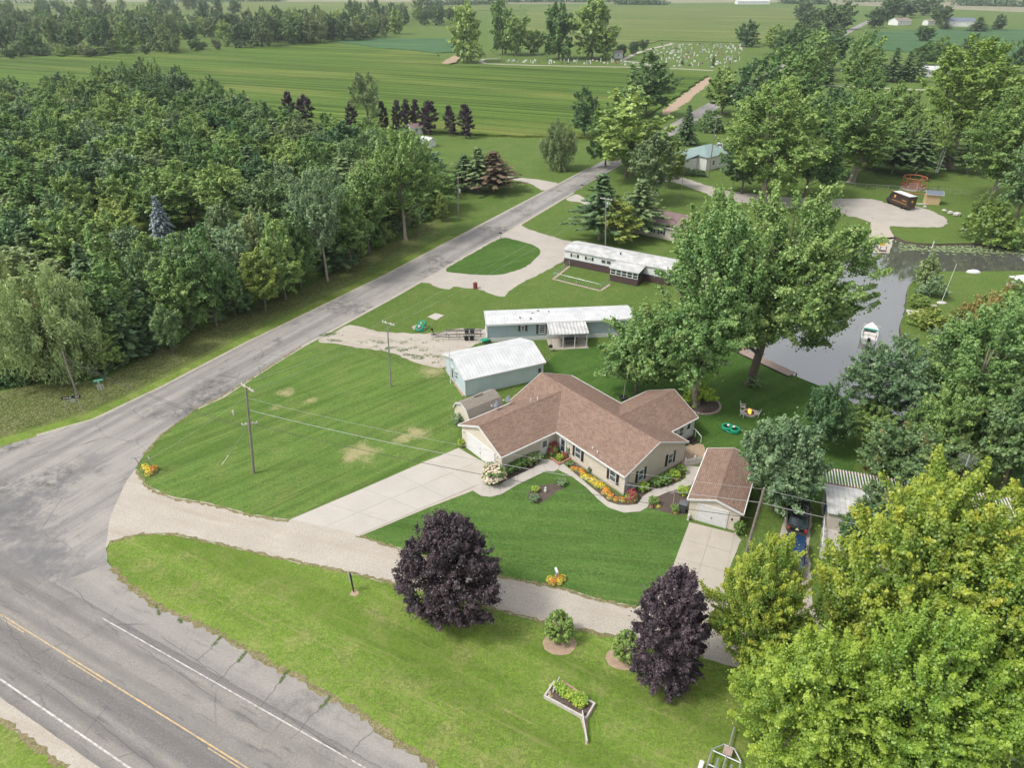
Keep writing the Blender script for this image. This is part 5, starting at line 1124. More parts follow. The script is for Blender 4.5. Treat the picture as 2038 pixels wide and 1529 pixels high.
for y_ in (-0.3, -0.1, 0.1, 0.3): MB().box(-0.9, 0.9, y_-0.085, y_+0.085, 0.70, 0.74).build('plank', M['darkgrey'], pc)
for y_ in (-0.72, 0.72): MB().box(-0.9, 0.9, y_-0.13, y_+0.13, 0.42, 0.46).build('bench', M['darkgrey'], pc)
for x_ in (-0.65, 0.65): MB().tube([(x_, -0.7, 0), (x_, -0.2, 0.7)], 0.04, 4).tube([(x_, 0.7, 0), (x_, 0.2, 0.7)], 0.04, 4).tube([(x_, -0.75, 0.4), (x_, 0.75, 0.4)], 0.04, 4).build('leg', M['darkgrey'], pc)
gr = thing('kettle_grill', 'black kettle grill at the porch corner of the grey-blue mobile home', 'grill', T2W(8.75, -3.6), 0)
MB().blob((0, 0, 0.8), 0.3, 0.3, 0.26, 12, 8, 0).build('kettle', M['black'], gr, True)
for k in range(3): MB().tube([(0.15*math.cos(k*2.09), 0.15*math.sin(k*2.09), 0.65), (0.3*math.cos(k*2.09), 0.3*math.sin(k*2.09), 0)], 0.02, 5).build('leg', M['grey'], gr)

# --- white mobile home with dark skirting
t1 = thing('white_mobile_home', 'white mobile home with dark brown skirting beside the fenced yard', 'mobile home', (9.6, 122.8, 0), R(-31))
MB().box(0.0, 20, 0.0, 5.2, 1.3, 2.8).build('wall', M['siding_white'], t1); MB().box(-0.03, 20.02, -0.04, 5.23, 0, 1.25).build('skirting', M['skirting'], t1)
MB().box(-0.02, 20.02, -0.03, 5.22, 1.25, 1.32).build('trim', M['blue_trim'], t1)
MB().prism_x([(-0.25, 2.82), (-0.2, 2.95), (1.2, 3.25), (2.6, 3.35), (4.0, 3.25), (5.4, 2.95), (5.45, 2.82)][::-1], -0.2, 20.2).build('roof', M['white_dirty'], t1)
for x_, w_ in ((2.05, 0.95), (4.95, 0.95), (7.75, 0.7), (8.75, 0.7)): window(t1, x_, 0.0, 2.05, w_, 0.5, R(180), M['shutter_green'] if w_ > 0.8 else None, frame=M['darkgrey'] if w_ < 0.8 else None)
MB().lathe([(0.1, 0), (0.12, 0.35), (0.2, 0.4), (0.02, 0.55)], 8, T(10.2, 1.6, 3.2)).build('roof_vent', M['darkgrey'], t1)
MB().box(10.4, 15.5, -3.0, -0.05, 0, 1.2).build('porch_skirting', M['skirting'], t1)
MB().prism_x([(-3.2, 2.35), (-3.2, 2.45), (-0.02, 2.8), (-0.02, 2.7)][::-1], 10.2, 15.7).build('porch_roof', M['white_dirty'], t1)
for i in range(5): window(t1, 10.95+i*1.02, -2.95, 1.75, 0.98, 1.05, R(180), bars=1, lite=M['glass_dark'])
for i in range(3): window(t1, 10.45, -2.5+i*0.98, 1.75, 0.94, 1.05, R(90), bars=1, lite=M['glass_dark'])
MB().box(10.5, 15.4, -2.9, -0.1, 1.2, 2.35).build('porch_wall', M['glass_dark'], t1)
# fenced little yard
def chain_fence(name, label, pts, h=1.2, step=2.4, parent=None):
    f = thing(name, label, 'fence', pts[0]); o0 = pts[0]
    q = []
    for a, b_ in zip(pts[:-1], pts[1:]):
        k = max(1, round((b_-a).length/step)); q += [a.lerp(b_, i/k) for i in range(k)]
    q.append(pts[-1])
    for p in q: MB().tube([p-o0, p-o0+Vector((0, 0, h))], 0.035, 6).build('post', M['galv'], f)
    MB().tube([p-o0+Vector((0, 0, h-0.03)) for p in q], 0.022, 5).build('top_rail', M['galv'], f)
    ms = MB()
    for a, b_ in zip(q[:-1], q[1:]):
        n_ = max(2, int((b_-a).length/0.35))
        for i in range(n_):
            p1 = a.lerp(b_, i/n_)-o0; p2 = a.lerp(b_, (i+1)/n_)-o0
            ms.tube([p1, p2+Vector((0, 0, h-0.05))], 0.006, 3, cap=False); ms.tube([p2, p1+Vector((0, 0, h-0.05))], 0.006, 3, cap=False)
    tag(ms.build('mesh', M['galv'], f), kind='stuff'); return f
yd = [G(1100+x/5.095, 370+y/5.095) for x, y in ((170, 815), (5, 945), (485, 1065), (580, 1000))]
chain_fence('chain_link_fence', 'chain-link fence round the small yard of the white mobile home', yd)
strip_w('yard_kerb', resample(yd, 1.0, False, False), 0.45, 0.014, M['paver'])
chain_fence('chain_link_fence', 'long chain-link fence behind the gravel turning area', [G(1612, 362), G(1700, 374), G(1790, 380), G(1930, 388)])

# --- brown-roofed house behind
h3 = thing('cream_house', 'cream house with plum-brown roof beside the roadside pines', 'house', G(1258, 462), R(-38))
MB().box(0, 16, 0, 7.0, 0, 2.6).build('wall', M['siding_cream'], h3)
gable_roof(h3, -0.3, 16.3, -0.3, 3.7, 2.62, 3.5, M['shingle_plum']); gable_roof(h3, 0.5, 17.0, 3.3, 8.3, 2.66, 3.9, M['shingle_plum'], name='upper_roof')
for x_ in (1.6, 4.4, 6.6): window(h3, x_, 0, 1.5, 0.8, 1.2, R(180), M['shutter_green'], lite=M['glass_dark'])
# --- teal-roofed house
h4 = thing('teal_roofed_house', 'white house with teal hipped roof beside the tall utility pole', 'house', G(1404, 340), R(38))
MB().box(0, 11, 0, 9.5, 0, 3.6).build('wall', M['siding_white'], h4)
MB().add([(-0.4, -0.4, 3.6), (11.4, -0.4, 3.6), (11.4, 9.9, 3.6), (-0.4, 9.9, 3.6), (4.2, 4.75, 5.5), (7.0, 4.75, 5.5)], [(0, 1, 5, 4), (1, 2, 5), (2, 3, 4, 5), (3, 0, 4), (3, 2, 1, 0)]).build('roof', M['shingle_teal'], h4)
window(h4, 3.0, 0, 1.8, 0.9, 1.3, R(180), lite=M['glass_dark']); window(h4, 7.0, 0, 1.8, 0.9, 1.3, R(180), lite=M['glass_dark'])
h4b = MB().box(-5.5, -0.1, 3.0, 9.0, 0, 3.0).build('side_wing', M['siding_white'], h4); MB().prism_y([(-5.8, 3.0), (-5.8, 3.12), (0.0, 3.9), (0.0, 3.78)], 2.7, 9.3).build('side_roof', M['shingle_teal'], h4)
for k in range(6):
    p = G(1352+k*9, 345+k*1.2); plant_at('shrub1', p, 1.3, 2.4, 'clipped foundation shrub along the teal-roofed house', 'foundation shrubs of the teal-roofed house', mat='dark', cat='shrub')
# --- far small buildings
def cottage(name, label, px, py, rz, L, W, he, hr, wall, roof, cat='house', wins=2):
    o = thing(name, label, cat, G(px, py), rz)
    gable_wall(o, 0, L, 0, W, he, hr-0.15, wall); gable_roof(o, -0.3, L+0.3, -0.3, W+0.3, he, hr, roof)
    for i in range(wins): window(o, L*(i+0.5)/wins, 0, he*0.55, 0.9, 1.1, R(180), lite=M['glass_dark'])
    door(o, 0, W*0.5, 0.02, 0.9, min(2.0, he-0.2), R(90), M['white']); return o
cottage('playhouse', 'tiny white playhouse with plum roof in front of the purple maples', 818, 268, R(20), 4.0, 3.4, 2.2, 3.3, M['siding_white'], M['shingle_plum'], 'shed', 1)
cottage('white_shed', 'small white shed behind the playhouse at the edge of the wood', 836, 290, R(-40), 4.0, 3.0, 2.0, 2.8, M['siding_white'], M['white_metal'], 'shed', 1)
cottage('cemetery_shed', 'small pale shed at the cemetery lane', 1222, 116, R(5), 5.5, 4.5, 3.4, 4.6, M['siding_white'], M['shingle_grey'], 'shed', 1)
cottage('farm_house', 'white farmhouse with grey roof near the top right', 1786, 50, R(25), 20, 12, 4, 7, M['siding_white'], M['shingle_grey'])
cottage('farm_house', 'white farmhouse with slate roof at the end of the soybean field', 1884, 52, R(-10), 26, 12, 5, 8, M['siding_white'], M['shingle_slate'])
cottage('farm_garage', 'small white garage between the two far farmhouses', 1846, 50, R(15), 10, 8, 4, 5.5, M['siding_white'], M['shingle_grey'], 'garage', 1)
cottage('long_barn', 'long white barn beyond the grain field near the horizon', 1468, 8, R(3), 60, 16, 5, 8, M['siding_white'], M['white_metal'], 'barn', 3)
cottage('white_farm_building', 'long white building half hidden by the cottonwood crown', 1836, 152, R(-5), 26, 9, 3.2, 4.8, M['siding_white'], M['white_metal'], 'building', 4)

# --- right-hand neighbours behind the maples
nm_ = thing('slat_roof_home', 'white-roofed mobile home half hidden by the yellow-green maples', 'mobile home', G(1640, 1060), R(-17))
MB().box(0, 17, 0, 4.3, 0, 2.4).build('wall', M['siding_cream'], nm_); MB().prism_x([(-0.2, 2.42), (-0.2, 2.5), (2.2, 2.7), (4.5, 2.5), (4.5, 2.42)][::-1], -0.2, 17.2).build('roof', M['white_dirty'], nm_)
sl = MB().box(-0.045, 0.045, 0, 2.6, 0, 0.09).mesh('slat'); sl.materials.append(M['white'])
for i in range(60): share('slat', sl, nm_, (0.1+i*0.28, 4.6, 2.5))
for y_ in (4.7, 7.1): MB().box(0, 17, y_-0.06, y_+0.06, 2.38, 2.495).build('beam', M['brick'], nm_)
for x_ in (0.1, 5.6, 11.2, 16.9): MB().box(x_-0.06, x_+0.06, 7.04, 7.16, 0, 2.38).build('post', M['white'], nm_)
window(nm_, 0.0, 2.1, 1.4, 0.9, 1.1, R(90), frame=M['blue_trim'], lite=M['glass_dark'])
dk = thing('blue_white_porch', 'small white and blue porch deck beside the parked vehicles', 'porch', G(1630, 1110), R(66))
MB().box(0, 4.6, -2.0, 0, 0.0, 0.5).build('deck', M['siding_white'], dk)
for i in range(12): MB().box(0.02+i*0.38, 0.38+i*0.38, -2.0, 0.02, 0.503, 0.54).build('plank', M['wood_pale'], dk)
for a in ((0, 4.6, -0.02, 0.06), (0, 0.07, -2.0, 0)): MB().box(a[0], a[1], a[2], a[3], 1.3, 1.4).build('rail', M['white'], dk)
for i in range(7): MB().box(i*0.75, i*0.75+0.08, -0.02, 0.06, 0.54, 1.3).build('baluster', M['blue_trim'] if i % 2 else M['white'], dk)
lt = thing('lean_to_shed', 'low white shed with grey roof among the maple branches', 'shed', G(1662, 1168), R(60))
MB().box(0, 5, -4.6, 0, 0, 1.7).build('wall', M['siding_white'], lt); MB().prism_x([(-4.8, 1.72), (-4.8, 1.82), (0.2, 2.3), (0.2, 2.2)][::-1], -0.2, 5.2).build('roof', M['shingle_grey'], lt)
MB().box(-0.2, 5.2, 0.202, 0.28, 2.05, 2.3).build('fascia', M['blue_trim'], lt)

# --- tan tool shed by the canal
ts = thing('plywood_shed', 'tan plywood shed with slate-blue roof beside the delivery van', 'shed', G(1841, 406.5), R(-15))
gable_wall(ts, 0, 2.9, 0, 2.4, 2.4, 2.85, M['plywood']); gable_roof(ts, -0.3, 3.4, -0.25, 2.65, 2.4, 3.0, M['shingle_slate'], trim=M['wood_pale'])
MB().tube([(2.2, 1.8, 2.7), (2.2, 1.8, 3.6)], 0.08, 8).lathe([(0.05, 0), (0.22, 0.05), (0.22, 0.14), (0.03, 0.3)], 8, T(2.2, 1.8, 3.6)).build('roof_vent', M['darkgrey'], ts)

# ================================================================== STREET FURNITURE AND OBJECTS
def pole(label, px, py, h, lean=(0, 0), arms=((0.35, 2.4, 0.0),), can=None, r=0.14, rz=0.0, mat=None):
    o = thing('utility_pole', label, 'utility pole', G(px, py), 0); m_ = mat or M['wood_pole']
    MB().tube([(0, 0, -0.1), (lean[0]*0.5, lean[1]*0.5, h*0.5), (lean[0], lean[1], h)], [r, r*0.88, r*0.72], 8).build('shaft', m_, o)
    for dz, w, a in arms:
        f = (h-dz)/h; X = T(lean[0]*f, lean[1]*f, h-dz, rz+a)
        ca = MB(X).box(-w/2, w/2, 0.12, 0.23, -0.06, 0.06).build('crossarm', M['wood_pale'], o)
        for x_ in (-w*0.45, -w*0.2, w*0.2, w*0.45): MB(X).lathe([(0.05, 0.06), (0.055, 0.14), (0.03, 0.2), (0.045, 0.24)], 6, T(x_, 0.17, 0)).build('insulator', M['white'], ca)
    if can: f = (h-can)/h; MB(T(lean[0]*f, lean[1]*f, h-can)).lathe([(0.05, -0.42), (0.2, -0.4), (0.2, 0.32), (0.12, 0.4), (0.04, 0.46)], 10, T(0.3, 0, 0)).build('transformer', M['galv'], o)
    return o
def ptop(px, py, h, lean=(0, 0), dz=0.0): g = G(px, py); f = (h-dz)/h; return Vector((g.x+lean[0]*f, g.y+lean[1]*f, h-dz))
WR = R(-25)
pole('leaning utility pole with two crossarms on the left lawn', 505, 942, 10.5, (1.1, 0.2), ((0.15, 2.2, 0), (4.4, 1.6, 0.9)), rz=R(-40))
pole('thin grey utility pole beside the parking gravel', 778, 770, 9.1, (0.35, 0), ((0.15, 2.0, 0),), rz=R(-32), r=0.11, mat=M['grey'])
pole('utility pole with transformer on the far roadside lawn', 912, 437, 10.2, (0.4, 0), (), can=4.0, r=0.13)
pole('brown utility pole in front of the small detached garage', 1481, 1115, 8.3, (0.35, 0), (), r=0.15)
pole('white-topped utility pole rising through the yellow-green tree', 1205, 500, 10.2, (-0.6, 0), ((0.15, 2.4, 0),), can=1.2, rz=R(-32), mat=M['grey'])
pole('leaning bare pole beside the black road sign', 157, 795, 6.7, (0.1, 0), (), r=0.13)
pole('tall utility pole beside the teal-roofed house', 1410, 353, 15.2, (0, 0.2), ((0.2, 2.6, 0),), can=5.0, rz=R(-5))
pole('thin bare pole on the grass beyond the gravel drive', 1352, 402, 11, (0.3, 0), (), r=0.07)
pole('utility pole among the trees beyond the massive tree', 1577, 205, 9.0, (0, 0), ((0.2, 2.0, 0),), can=1.2)
def wire(name_label, a, b_, sag, r, mat):
    pts = [a.lerp(b_, i/24) - Vector((0, 0, 4*sag*(i/24)*(1-i/24))) for i in range(25)]
    o = MB().tube(pts, r, 5).build('power_line', mat); tag(o, name_label, 'wire'); return o
P1 = lambda dz: ptop(505, 942, 10.5, (1.1, 0.2), dz); P2 = lambda dz: ptop(778, 770, 9.1, (0.35, 0), dz); P3 = lambda dz: ptop(912, 437, 10.2, (0.4, 0), dz)
P4 = lambda dz: ptop(1481, 1115, 8.3, (0.35, 0), dz); P5 = lambda dz: ptop(1205, 500, 10.2, (-0.6, 0), dz); P6 = lambda dz: ptop(157, 795, 6.7, (0.1, 0), dz)
M['cable'] = plain('aluminium_cable', (0.34, 0.34, 0.35), 0.5, 0.1); M['cable_dark'] = plain('black_cable', (0.05, 0.05, 0.05), 0.6, 0.1)
wire('thick grey cable from the leaning pole to the garage pole', P1(2.6), P4(1.6), 1.0, 0.024, M['cable'])
wire('dark lower cable from the leaning pole to the garage pole', P1(4.2), P4(3.4), 0.9, 0.025, M['cable_dark'])
wire('thin upper wire from the leaning pole to the garage pole', P1(1.2), P4(0.15), 1.1, 0.012, M['cable'])
e1 = G(2150, 1240); wire('grey cable running from the garage pole into the maples', P4(1.6), Vector((e1.x, e1.y, 6.8)), 0.7, 0.028, M['cable'])
wire('thin wire running from the garage pole top into the maples', P4(0.15), Vector((e1.x, e1.y, 8.0)), 0.7, 0.018, M['cable'])
for k, dz in enumerate((4.6, 4.9)): wire('dark cable crossing the side road to the bare pole, %s of the pair' % ('upper', 'lower')[k], P1(dz), P6(0.7+k*0.3), 0.8, 0.02, M['cable_dark'])
for k, s_ in enumerate((-0.9, 0.9)):
    v_ = Vector((s_*math.cos(R(-36)), s_*math.sin(R(-36)), 0))
    wire('thin wire between the leaning pole and the grey pole, %s side' % ('left', 'right')[k], P1(0.0)+v_, P2(0.0)+v_, 0.7, 0.010, M['cable'])
    wire('thin wire between the grey pole and the white-topped pole, %s side' % ('left', 'right')[k], P2(0.0)+v_, P5(0.0)+v_, 0.9, 0.010, M['cable'])
gw = G(442, 925); wire('slack guy wire from the leaning pole to the lawn', P1(4.4), gw, 0.0, 0.012, M['cable'])
o = MB().tube([gw, gw.lerp(P1(4.4), 0.25)], 0.035, 6).build('guy_guard', M['white']); tag(o, 'white guy-wire guard slanting up from the left lawn', 'guy guard')
wire('thin wire running along the road side of the left lawn', P1(1.0), G(278, 925, 1.2), 0.2, 0.008, M['cable'])
# signs by the junction
def sign_face(parent, w, h, z, mat, rz=0.0, tilt=0.0, marks=None, name='panel', y=0.03):
    p = MB(Matrix.Rotation(rz, 4, 'Z')).box(-w/2, w/2, y, y+0.03, z-h/2, z+h/2).build(name, mat, parent)
    if marks:
        for (x0, x1) in marks: MB(Matrix.Rotation(rz, 4, 'Z')).box(x0, x1, y-0.006, y, z-h*0.2, z+h*0.2).build('lettering', M['white'], p)
    return p
st_ = thing('street_sign', 'green street name sign on two dark posts at the junction', 'sign', G(209, 797), R(25))
for x_ in (-0.18, 0.18): MB().tube([(x_, 0, 0), (x_, 0, 2.1)], 0.05, 6).build('post', M['wood_pole'], st_)
MB().tube([(0, 0, 1.7), (0, 0, 2.75)], 0.06, 6).build('mast', M['galv'], st_); sign_face(st_, 0.75, 0.75, 1.9, M['galv'], name='sign_back')
sign_face(st_, 1.15, 0.26, 2.9, M['sign_green'], marks=((-0.45, -0.2), (-0.12, 0.15), (0.22, 0.42)), y=-0.05); sign_face(st_, 0.9, 0.22, 2.66, M['sign_green'], rz=R(80), marks=((-0.3, 0.0), (0.08, 0.3)))
bs = thing('black_road_sign', 'long black sign with white lettering near the bare pole', 'sign', G(150, 815), R(18))
for x_ in (-0.85, 0.6): MB().tube([(x_, 0.08, 0), (x_, 0.08, 1.6)], 0.05, 6).build('post', M['galv'], bs)
sign_face(bs, 2.1, 0.36, 1.72, M['black'], marks=((-0.85, -0.72), (-0.66, -0.55), (-0.48, -0.3), (-0.2, 0.0), (0.45, 0.62), (0.7, 0.85)), y=0.0); sign_face(bs, 0.55, 0.5, 1.2, M['galv'], name='plate', y=0.12)
rp = thing('roadside_reflector', 'rusty post with small white plate by the corner flower clump', 'sign', G(292, 948), R(20)); MB().tube([(0, 0, 0), (-0.5, -0.1, 2.6)], 0.035, 6).build('post', M['brick'], rp); MB(T(-0.5, -0.1, 2.6)).box(-0.45, 0.45, -0.03, 0.03, -0.05, 0.06).build('plate', M['galv'], rp)
ss = thing('octagonal_sign', 'back of a small grey octagonal sign by the corner flowers', 'sign', G(304, 940), R(-50)); MB().tube([(0, 0, 0), (0, 0, 1.7)], 0.04, 6).build('post', M['wood_pole'], ss)
MB(T(0, 0, 1.75)).prism_y([(0.36*math.cos(R(22.5+45*k)), 0.36*math.sin(R(22.5+45*k))) for k in range(8)], 0.04, 0.06).build('panel', M['galv'], ss)
mk = thing('marker_post', 'thin blue-grey marker post at the edge of the side road', 'post', G(521, 752)); MB().tube([(0, 0, 0), (-0.15, 0, 1.7)], 0.05, 6).build('post', plain('marker_blue', (0.25, 0.36, 0.40), 0.6), mk)
sp_ = thing('sign_post', 'dark wooden sign post in a bare soil patch on the verge', 'sign', G(704, 1178), R(55))
MB().tube([(0, 0, 0), (-0.1, 0, 2.3)], 0.07, 6).build('post', M['shutter'], sp_); MB().box(0.0, 0.04, -0.02, 0.4, 0.9, 2.0).build('panel', M['galv'], sp_)
patch('soil_patch', [(696,1183),(704,1172),(713,1176),(714,1183),(704,1188)], 0.008, M['soil'])
gvp = MB().tube([(0, 0, 0), (0, 0, 0.6)], 0.09, 8).build('pedestal', M['offwhite']); gvp.location = G(465, 826); tag(gvp, 'short tan cable pedestal on the left lawn', 'pedestal')
def mailbox(label, px, py, rz, col, h=1.0):
    o = thing('mailbox', label, 'mailbox', G(px, py), rz); MB().box(-0.06, 0.06, -0.06, 0.06, 0, h).build('post', M['wood_pale'], o)
    MB().prism_y([(-0.1, h), (0.1, h), (0.1, h+0.14), (0.06, h+0.22), (-0.06, h+0.22), (-0.1, h+0.14)], -0.3, 0.3).build('box', col, o); MB().box(0.1, 0.12, -0.1, -0.06, h+0.1, h+0.3).build('flag', M['red'], o); return o
mailbox('white mailbox rising from the orange flower clump by the lane', 1107, 1156, R(15), M['white'], 1.1)
mailbox('dark mailbox at the road end of the loop drive', 996, 474, R(60), M['black'], 1.0)
mailbox('dark mailbox under the pine beside the road', 1158, 377, R(60), M['black'], 1.0)

# --- flowers and garden plants
FL = {}
for nm, c in (('orange', (0.85, 0.30, 0.015)), ('yellow', (0.85, 0.52, 0.015)), ('crimson', (0.42, 0.012, 0.05)), ('cream', (0.72, 0.60, 0.44)), ('pink', (0.7, 0.16, 0.2))):
    FL[nm] = leaf_mat('petal_'+nm, tuple(x*0.55 for x in c), tuple(x*0.75 for x in c), c, trans=0.2, hue=0.0, obj_var=0.08)
def flower_mesh(nm, mat, n=220, R_=0.35, H_=0.4, size=0.11, seed=1):
    g = np.random.default_rng(seed); d = unit(g.normal(size=(n, 3))*np.array([1, 1, 0.7])+np.array([0, 0, 0.5])); d[:, 2] = np.abs(d[:, 2])
    P = d*np.array([R_, R_, H_])*g.uniform(0.85, 1.08, (n, 1)); P[:, 2] += 0.04
    return leaf_mesh(nm, P, unit(d+g.normal(size=(n, 3))*0.35+np.array([0, 0, 0.5])), size*g.uniform(0.7, 1.3, n), 0.95, g.uniform(size=n), g.uniform(size=n)*0.5, mat)
GREENM = flower_mesh('flower_leaf', LM['bush'], 300, 0.36, 0.34, 0.13, 5)
FMESH = {k: flower_mesh('blossom_'+k, FL[k], 170, 0.36, 0.42, 0.12, 9) for k in FL}
HYD = flower_mesh('hydrangea_head', FL['cream'], 420, 0.9, 1.25, 0.22, 11)
def flower(kind, p, s_, label, group=None, hz=1.0):
    o = thing('flower_plant', label, 'flowers', (p.x, p.y, 0.01), random.uniform(0, 6), group); o.scale = (s_, s_, s_*hz)
    share('foliage', GREENM, o); share('blossoms', FMESH[kind], o); return o
row = resample(GL(Z7([(815,655),(850,672),(900,712),(940,742),(970,755),(1000,790),(1030,808)])), 0.42, False, False)
for i, p in enumerate(row):
    kind = 'orange' if i < len(row)*0.25 or i > len(row)*0.72 else 'yellow'
    for k in range(2): flower(kind, p+Vector((random.uniform(-.3, .3), random.uniform(-.2, .2), 0)), random.uniform(0.8, 1.15), kind + ' marigold in the row along the front wall of the house', kind + ' marigolds along the front wall')
for x_, y_ in ((1070,822),(1085,828),(1045,822)): flower('orange', G(*Z7([(x_, y_)])[0]), 0.8, 'orange marigold at the house corner beside the crimson plant', 'orange marigolds at the house corner')
for x_, y_, s_, l in ((1130,818,1.7,'crimson plume plant at the front corner of the house'),(692,555,2.0,'tall crimson plume plant beside the entry door'),(760,590,1.1,'small crimson plant under the entry window')): flower('crimson', G(*Z7([(x_, y_)])[0]), s_, l, hz=1.5)
for x_, y_ in ((295,938),(303,942),(297,944),(308,937),(290,934)): flower('yellow' if x_ < 300 else 'orange', G(x_, y_), 1.25, 'golden flower in the clump at the road junction', 'junction flower clump')
for x_, y_ in ((1095,1156),(1104,1160),(1113,1160),(1119,1154),(1100,1163),(1110,1153)): flower('yellow' if x_ % 2 else 'orange', G(x_, y_), 1.0, 'golden flower in the clump round the white mailbox', 'mailbox flower clump')
hy = G(*Z7([(372,725)])[0]); o = thing('hydrangea', 'large cream flowering hydrangea at the garage corner', 'shrub', hy, 0.4)
sh0 = K['shrub0']; c = share('foliage', sh0[0], o); c.scale = (1.15, 1.15, 1.1); share('stem', sh0[1], o); h_ = share('blossoms', HYD, o); h_.location = (0, 0, 0.75); h_.scale = (1.35, 1.35, 1.15)
for i, (x_, y_) in enumerate(((450,672),(480,655),(510,645),(540,632),(570,622),(600,612))): plant_at('shrub0', G(*Z7([(x_, y_)])[0]), 1.15+0.1*(i % 2), 1.7, 'low green shrub along the garage side wall', 'shrubs along the garage wall', mat='bush' if i < 4 else 'olive', cat='shrub')
for x_, y_, h_, w_, m_, l in ((1195,770,0.9,1.3,'lime_shrub','bright lime shrub by the meter boxes'),(1270,740,0.9,1.5,'bush','green perennial on the gable bed'),(1310,728,1.0,1.7,'bush','spreading green perennial beside the curved walk'),(1365,700,0.9,1.4,'lime_shrub','lime perennial among yellow flowers on the gable bed'),(1405,672,0.9,1.2,'bush','green plant below the far gable window'),(1415,790,0.9,1.3,'lime_shrub','pale lime hosta beside the detached garage'),(1252,845,0.8,1.2,'bush','green plant among pink flowers at the walk bend'),(1372,885,0.7,1.1,'bush','green plant beside the dark bin'),(1480,915,1.0,0.8,'bush','small shrub at the corner of the detached garage'),(745,738,0.6,1.2,'blue_green','blue-green hosta in the lawn island bed'),(600,775,0.6,0.9,'lime_shrub','lime hosta in the lawn island bed'),(595,825,0.6,1.2,'blue_green','grey-green hosta at the island bed end'),(720,720,0.5,0.8,'bush','green hosta at the far side of the island bed'),(190,525,0.9,0.9,'lime_shrub','lime sweet potato vine planter at the garage front'),(170,400,1.2,1.6,'blue_green','blue-green shrub at the left wall of the garage wing'),(735,602,0.8,0.8,'lime_shrub','lime plant in the brick entry planter'),(785,580,1.3,0.8,'olive','pale flowering plant on the entry step'),(900,668,0.6,0.6,'olive','round grassy tuft behind the marigold row'),(790,632,0.6,0.9,'bush','green plant at the start of the marigold row'),(1720,1010,1.4,1.2,'bush','shrub at the foot of the garage utility pole')):
    plant_at('shrub0', G(*Z7([(x_, y_)])[0]), h_, w_, l, mat=m_, cat='plant', name='garden_plant')
for x_, y_, k_ in ((1395,690,'yellow'),(1420,655,'orange'),(1345,715,'yellow'),(1380,710,'orange'),(1262,850,'pink'),(1280,860,'yellow'),(1240,865,'pink'),(1375,893,'orange'),(1420,640,'pink')): flower(k_, G(*Z7([(x_, y_)])[0]), 0.6, k_+' flower in the beds between the house and the detached garage', k_+' flowers of the side beds')
pl_ = thing('brick_planter', 'low brick edging round the entry planter', 'planter', HW(-0.5, 9.0), HA)
for i in range(9): MB().box(-1.0+i*0.22, -0.8+i*0.22, -0.95, -0.75, 0.03, 0.22).build('brick', M['brick'], pl_)
for i in range(6): MB().box(-1.0, -0.8, -0.73+i*0.22, -0.53+i*0.22, 0.03, 0.22).build('brick', M['brick'], pl_)
gn = thing('garden_figure', 'small pale garden figure in the lawn island bed', 'ornament', G(*Z7([(655,775)])[0])); MB().lathe([(0.14, 0), (0.16, 0.2), (0.09, 0.36), (0.12, 0.45), (0.08, 0.56), (0.01, 0.62)], 8).build('body', M['offwhite'], gn)
bn = thing('garbage_bin', 'dark grey wheeled bin beside the detached garage', 'bin', G(*Z7([(1412,885)])[0]), R(-25))
MB().add([(-0.28, -0.3, 0.05), (0.28, -0.3, 0.05), (0.28, 0.3, 0.05), (-0.28, 0.3, 0.05), (-0.36, -0.38, 1.05), (0.36, -0.38, 1.05), (0.36, 0.38, 1.05), (-0.36, 0.38, 1.05)], [(0,3,2,1),(4,5,6,7),(0,1,5,4),(1,2,6,5),(2,3,7,6),(3,0,4,7)]).build('body', M['darkgrey'], bn)
MB().prism_x([(-0.42, 1.05), (0.42, 1.05), (0.42, 1.12), (0, 1.2), (-0.42, 1.12)], -0.4, 0.4).build('lid', plain('bin_lid', (0.11, 0.12, 0.13), 0.5), bn)
for x_ in (-0.3, 0.3): MB(T(x_, 0.32, 0.12) @ Matrix.Rotation(R(90), 4, 'Y')).lathe([(0.12, -0.03), (0.12, 0.03)], 10).build('wheel', M['black'], bn)
hk = thing('shepherd_hook', 'bent pale garden hook in the bed beside the detached garage', 'garden hook', G(*Z7([(1358,862)])[0])); MB().tube([(0, 0, 0), (0, 0, 1.5), (-0.05, 0, 1.75), (-0.25, 0, 1.9), (-0.42, 0, 1.78)], 0.025, 6).build('rod', M['wood_pale'], hk)

# --- back garden
def stone_ring(name, label, c, r, n, mat, sz=0.3, cat='edging'):
    o = thing(name, label, cat, c); me = MB().box(-sz*0.6, sz*0.6, -sz*0.4, sz*0.4, 0, 0.16).mesh('stone'); me.materials.append(mat)
    for i in range(n): a = 2*math.pi*i/n; share('stone', me, o, (r*math.cos(a), r*math.sin(a), 0), a+R(90))
    return o
rc_ = G(1396, 806); patch_w('mulch_ring', [rc_+Vector((2.2*math.cos(a*0.5), 2.2*math.sin(a*0.5), 0)) for a in range(12)], 0.010, M['mulch']); stone_ring('brick_ring', 'ring of pale bricks round the two-stemmed maple', rc_, 2.25, 32, M['paver'])
rb = G(1114, 1288); patch_w('mulch_circle', [rb+Vector((1.35*math.cos(a*0.5236), 1.2*math.sin(a*0.5236)+0.35, 0)) for a in range(12)], 0.010, M['soil'])
rb2 = G(1240, 1318); patch_w('mulch_circle', [rb2+Vector((1.25*math.cos(a*0.5236), 1.15*math.sin(a*0.5236)+0.3, 0)) for a in range(12)], 0.010, M['soil'])
fp = G(1492, 823); fpit = stone_ring('fire_pit', 'round stone fire pit with a small fire on the back lawn', fp, 0.75, 14, M['stone'], 0.32, 'fire pit')
MB().lathe([(0.65, 0.0), (0.6, 0.08), (0.05, 0.1)], 12).build('ash_bed', M['darkgrey'], fpit)
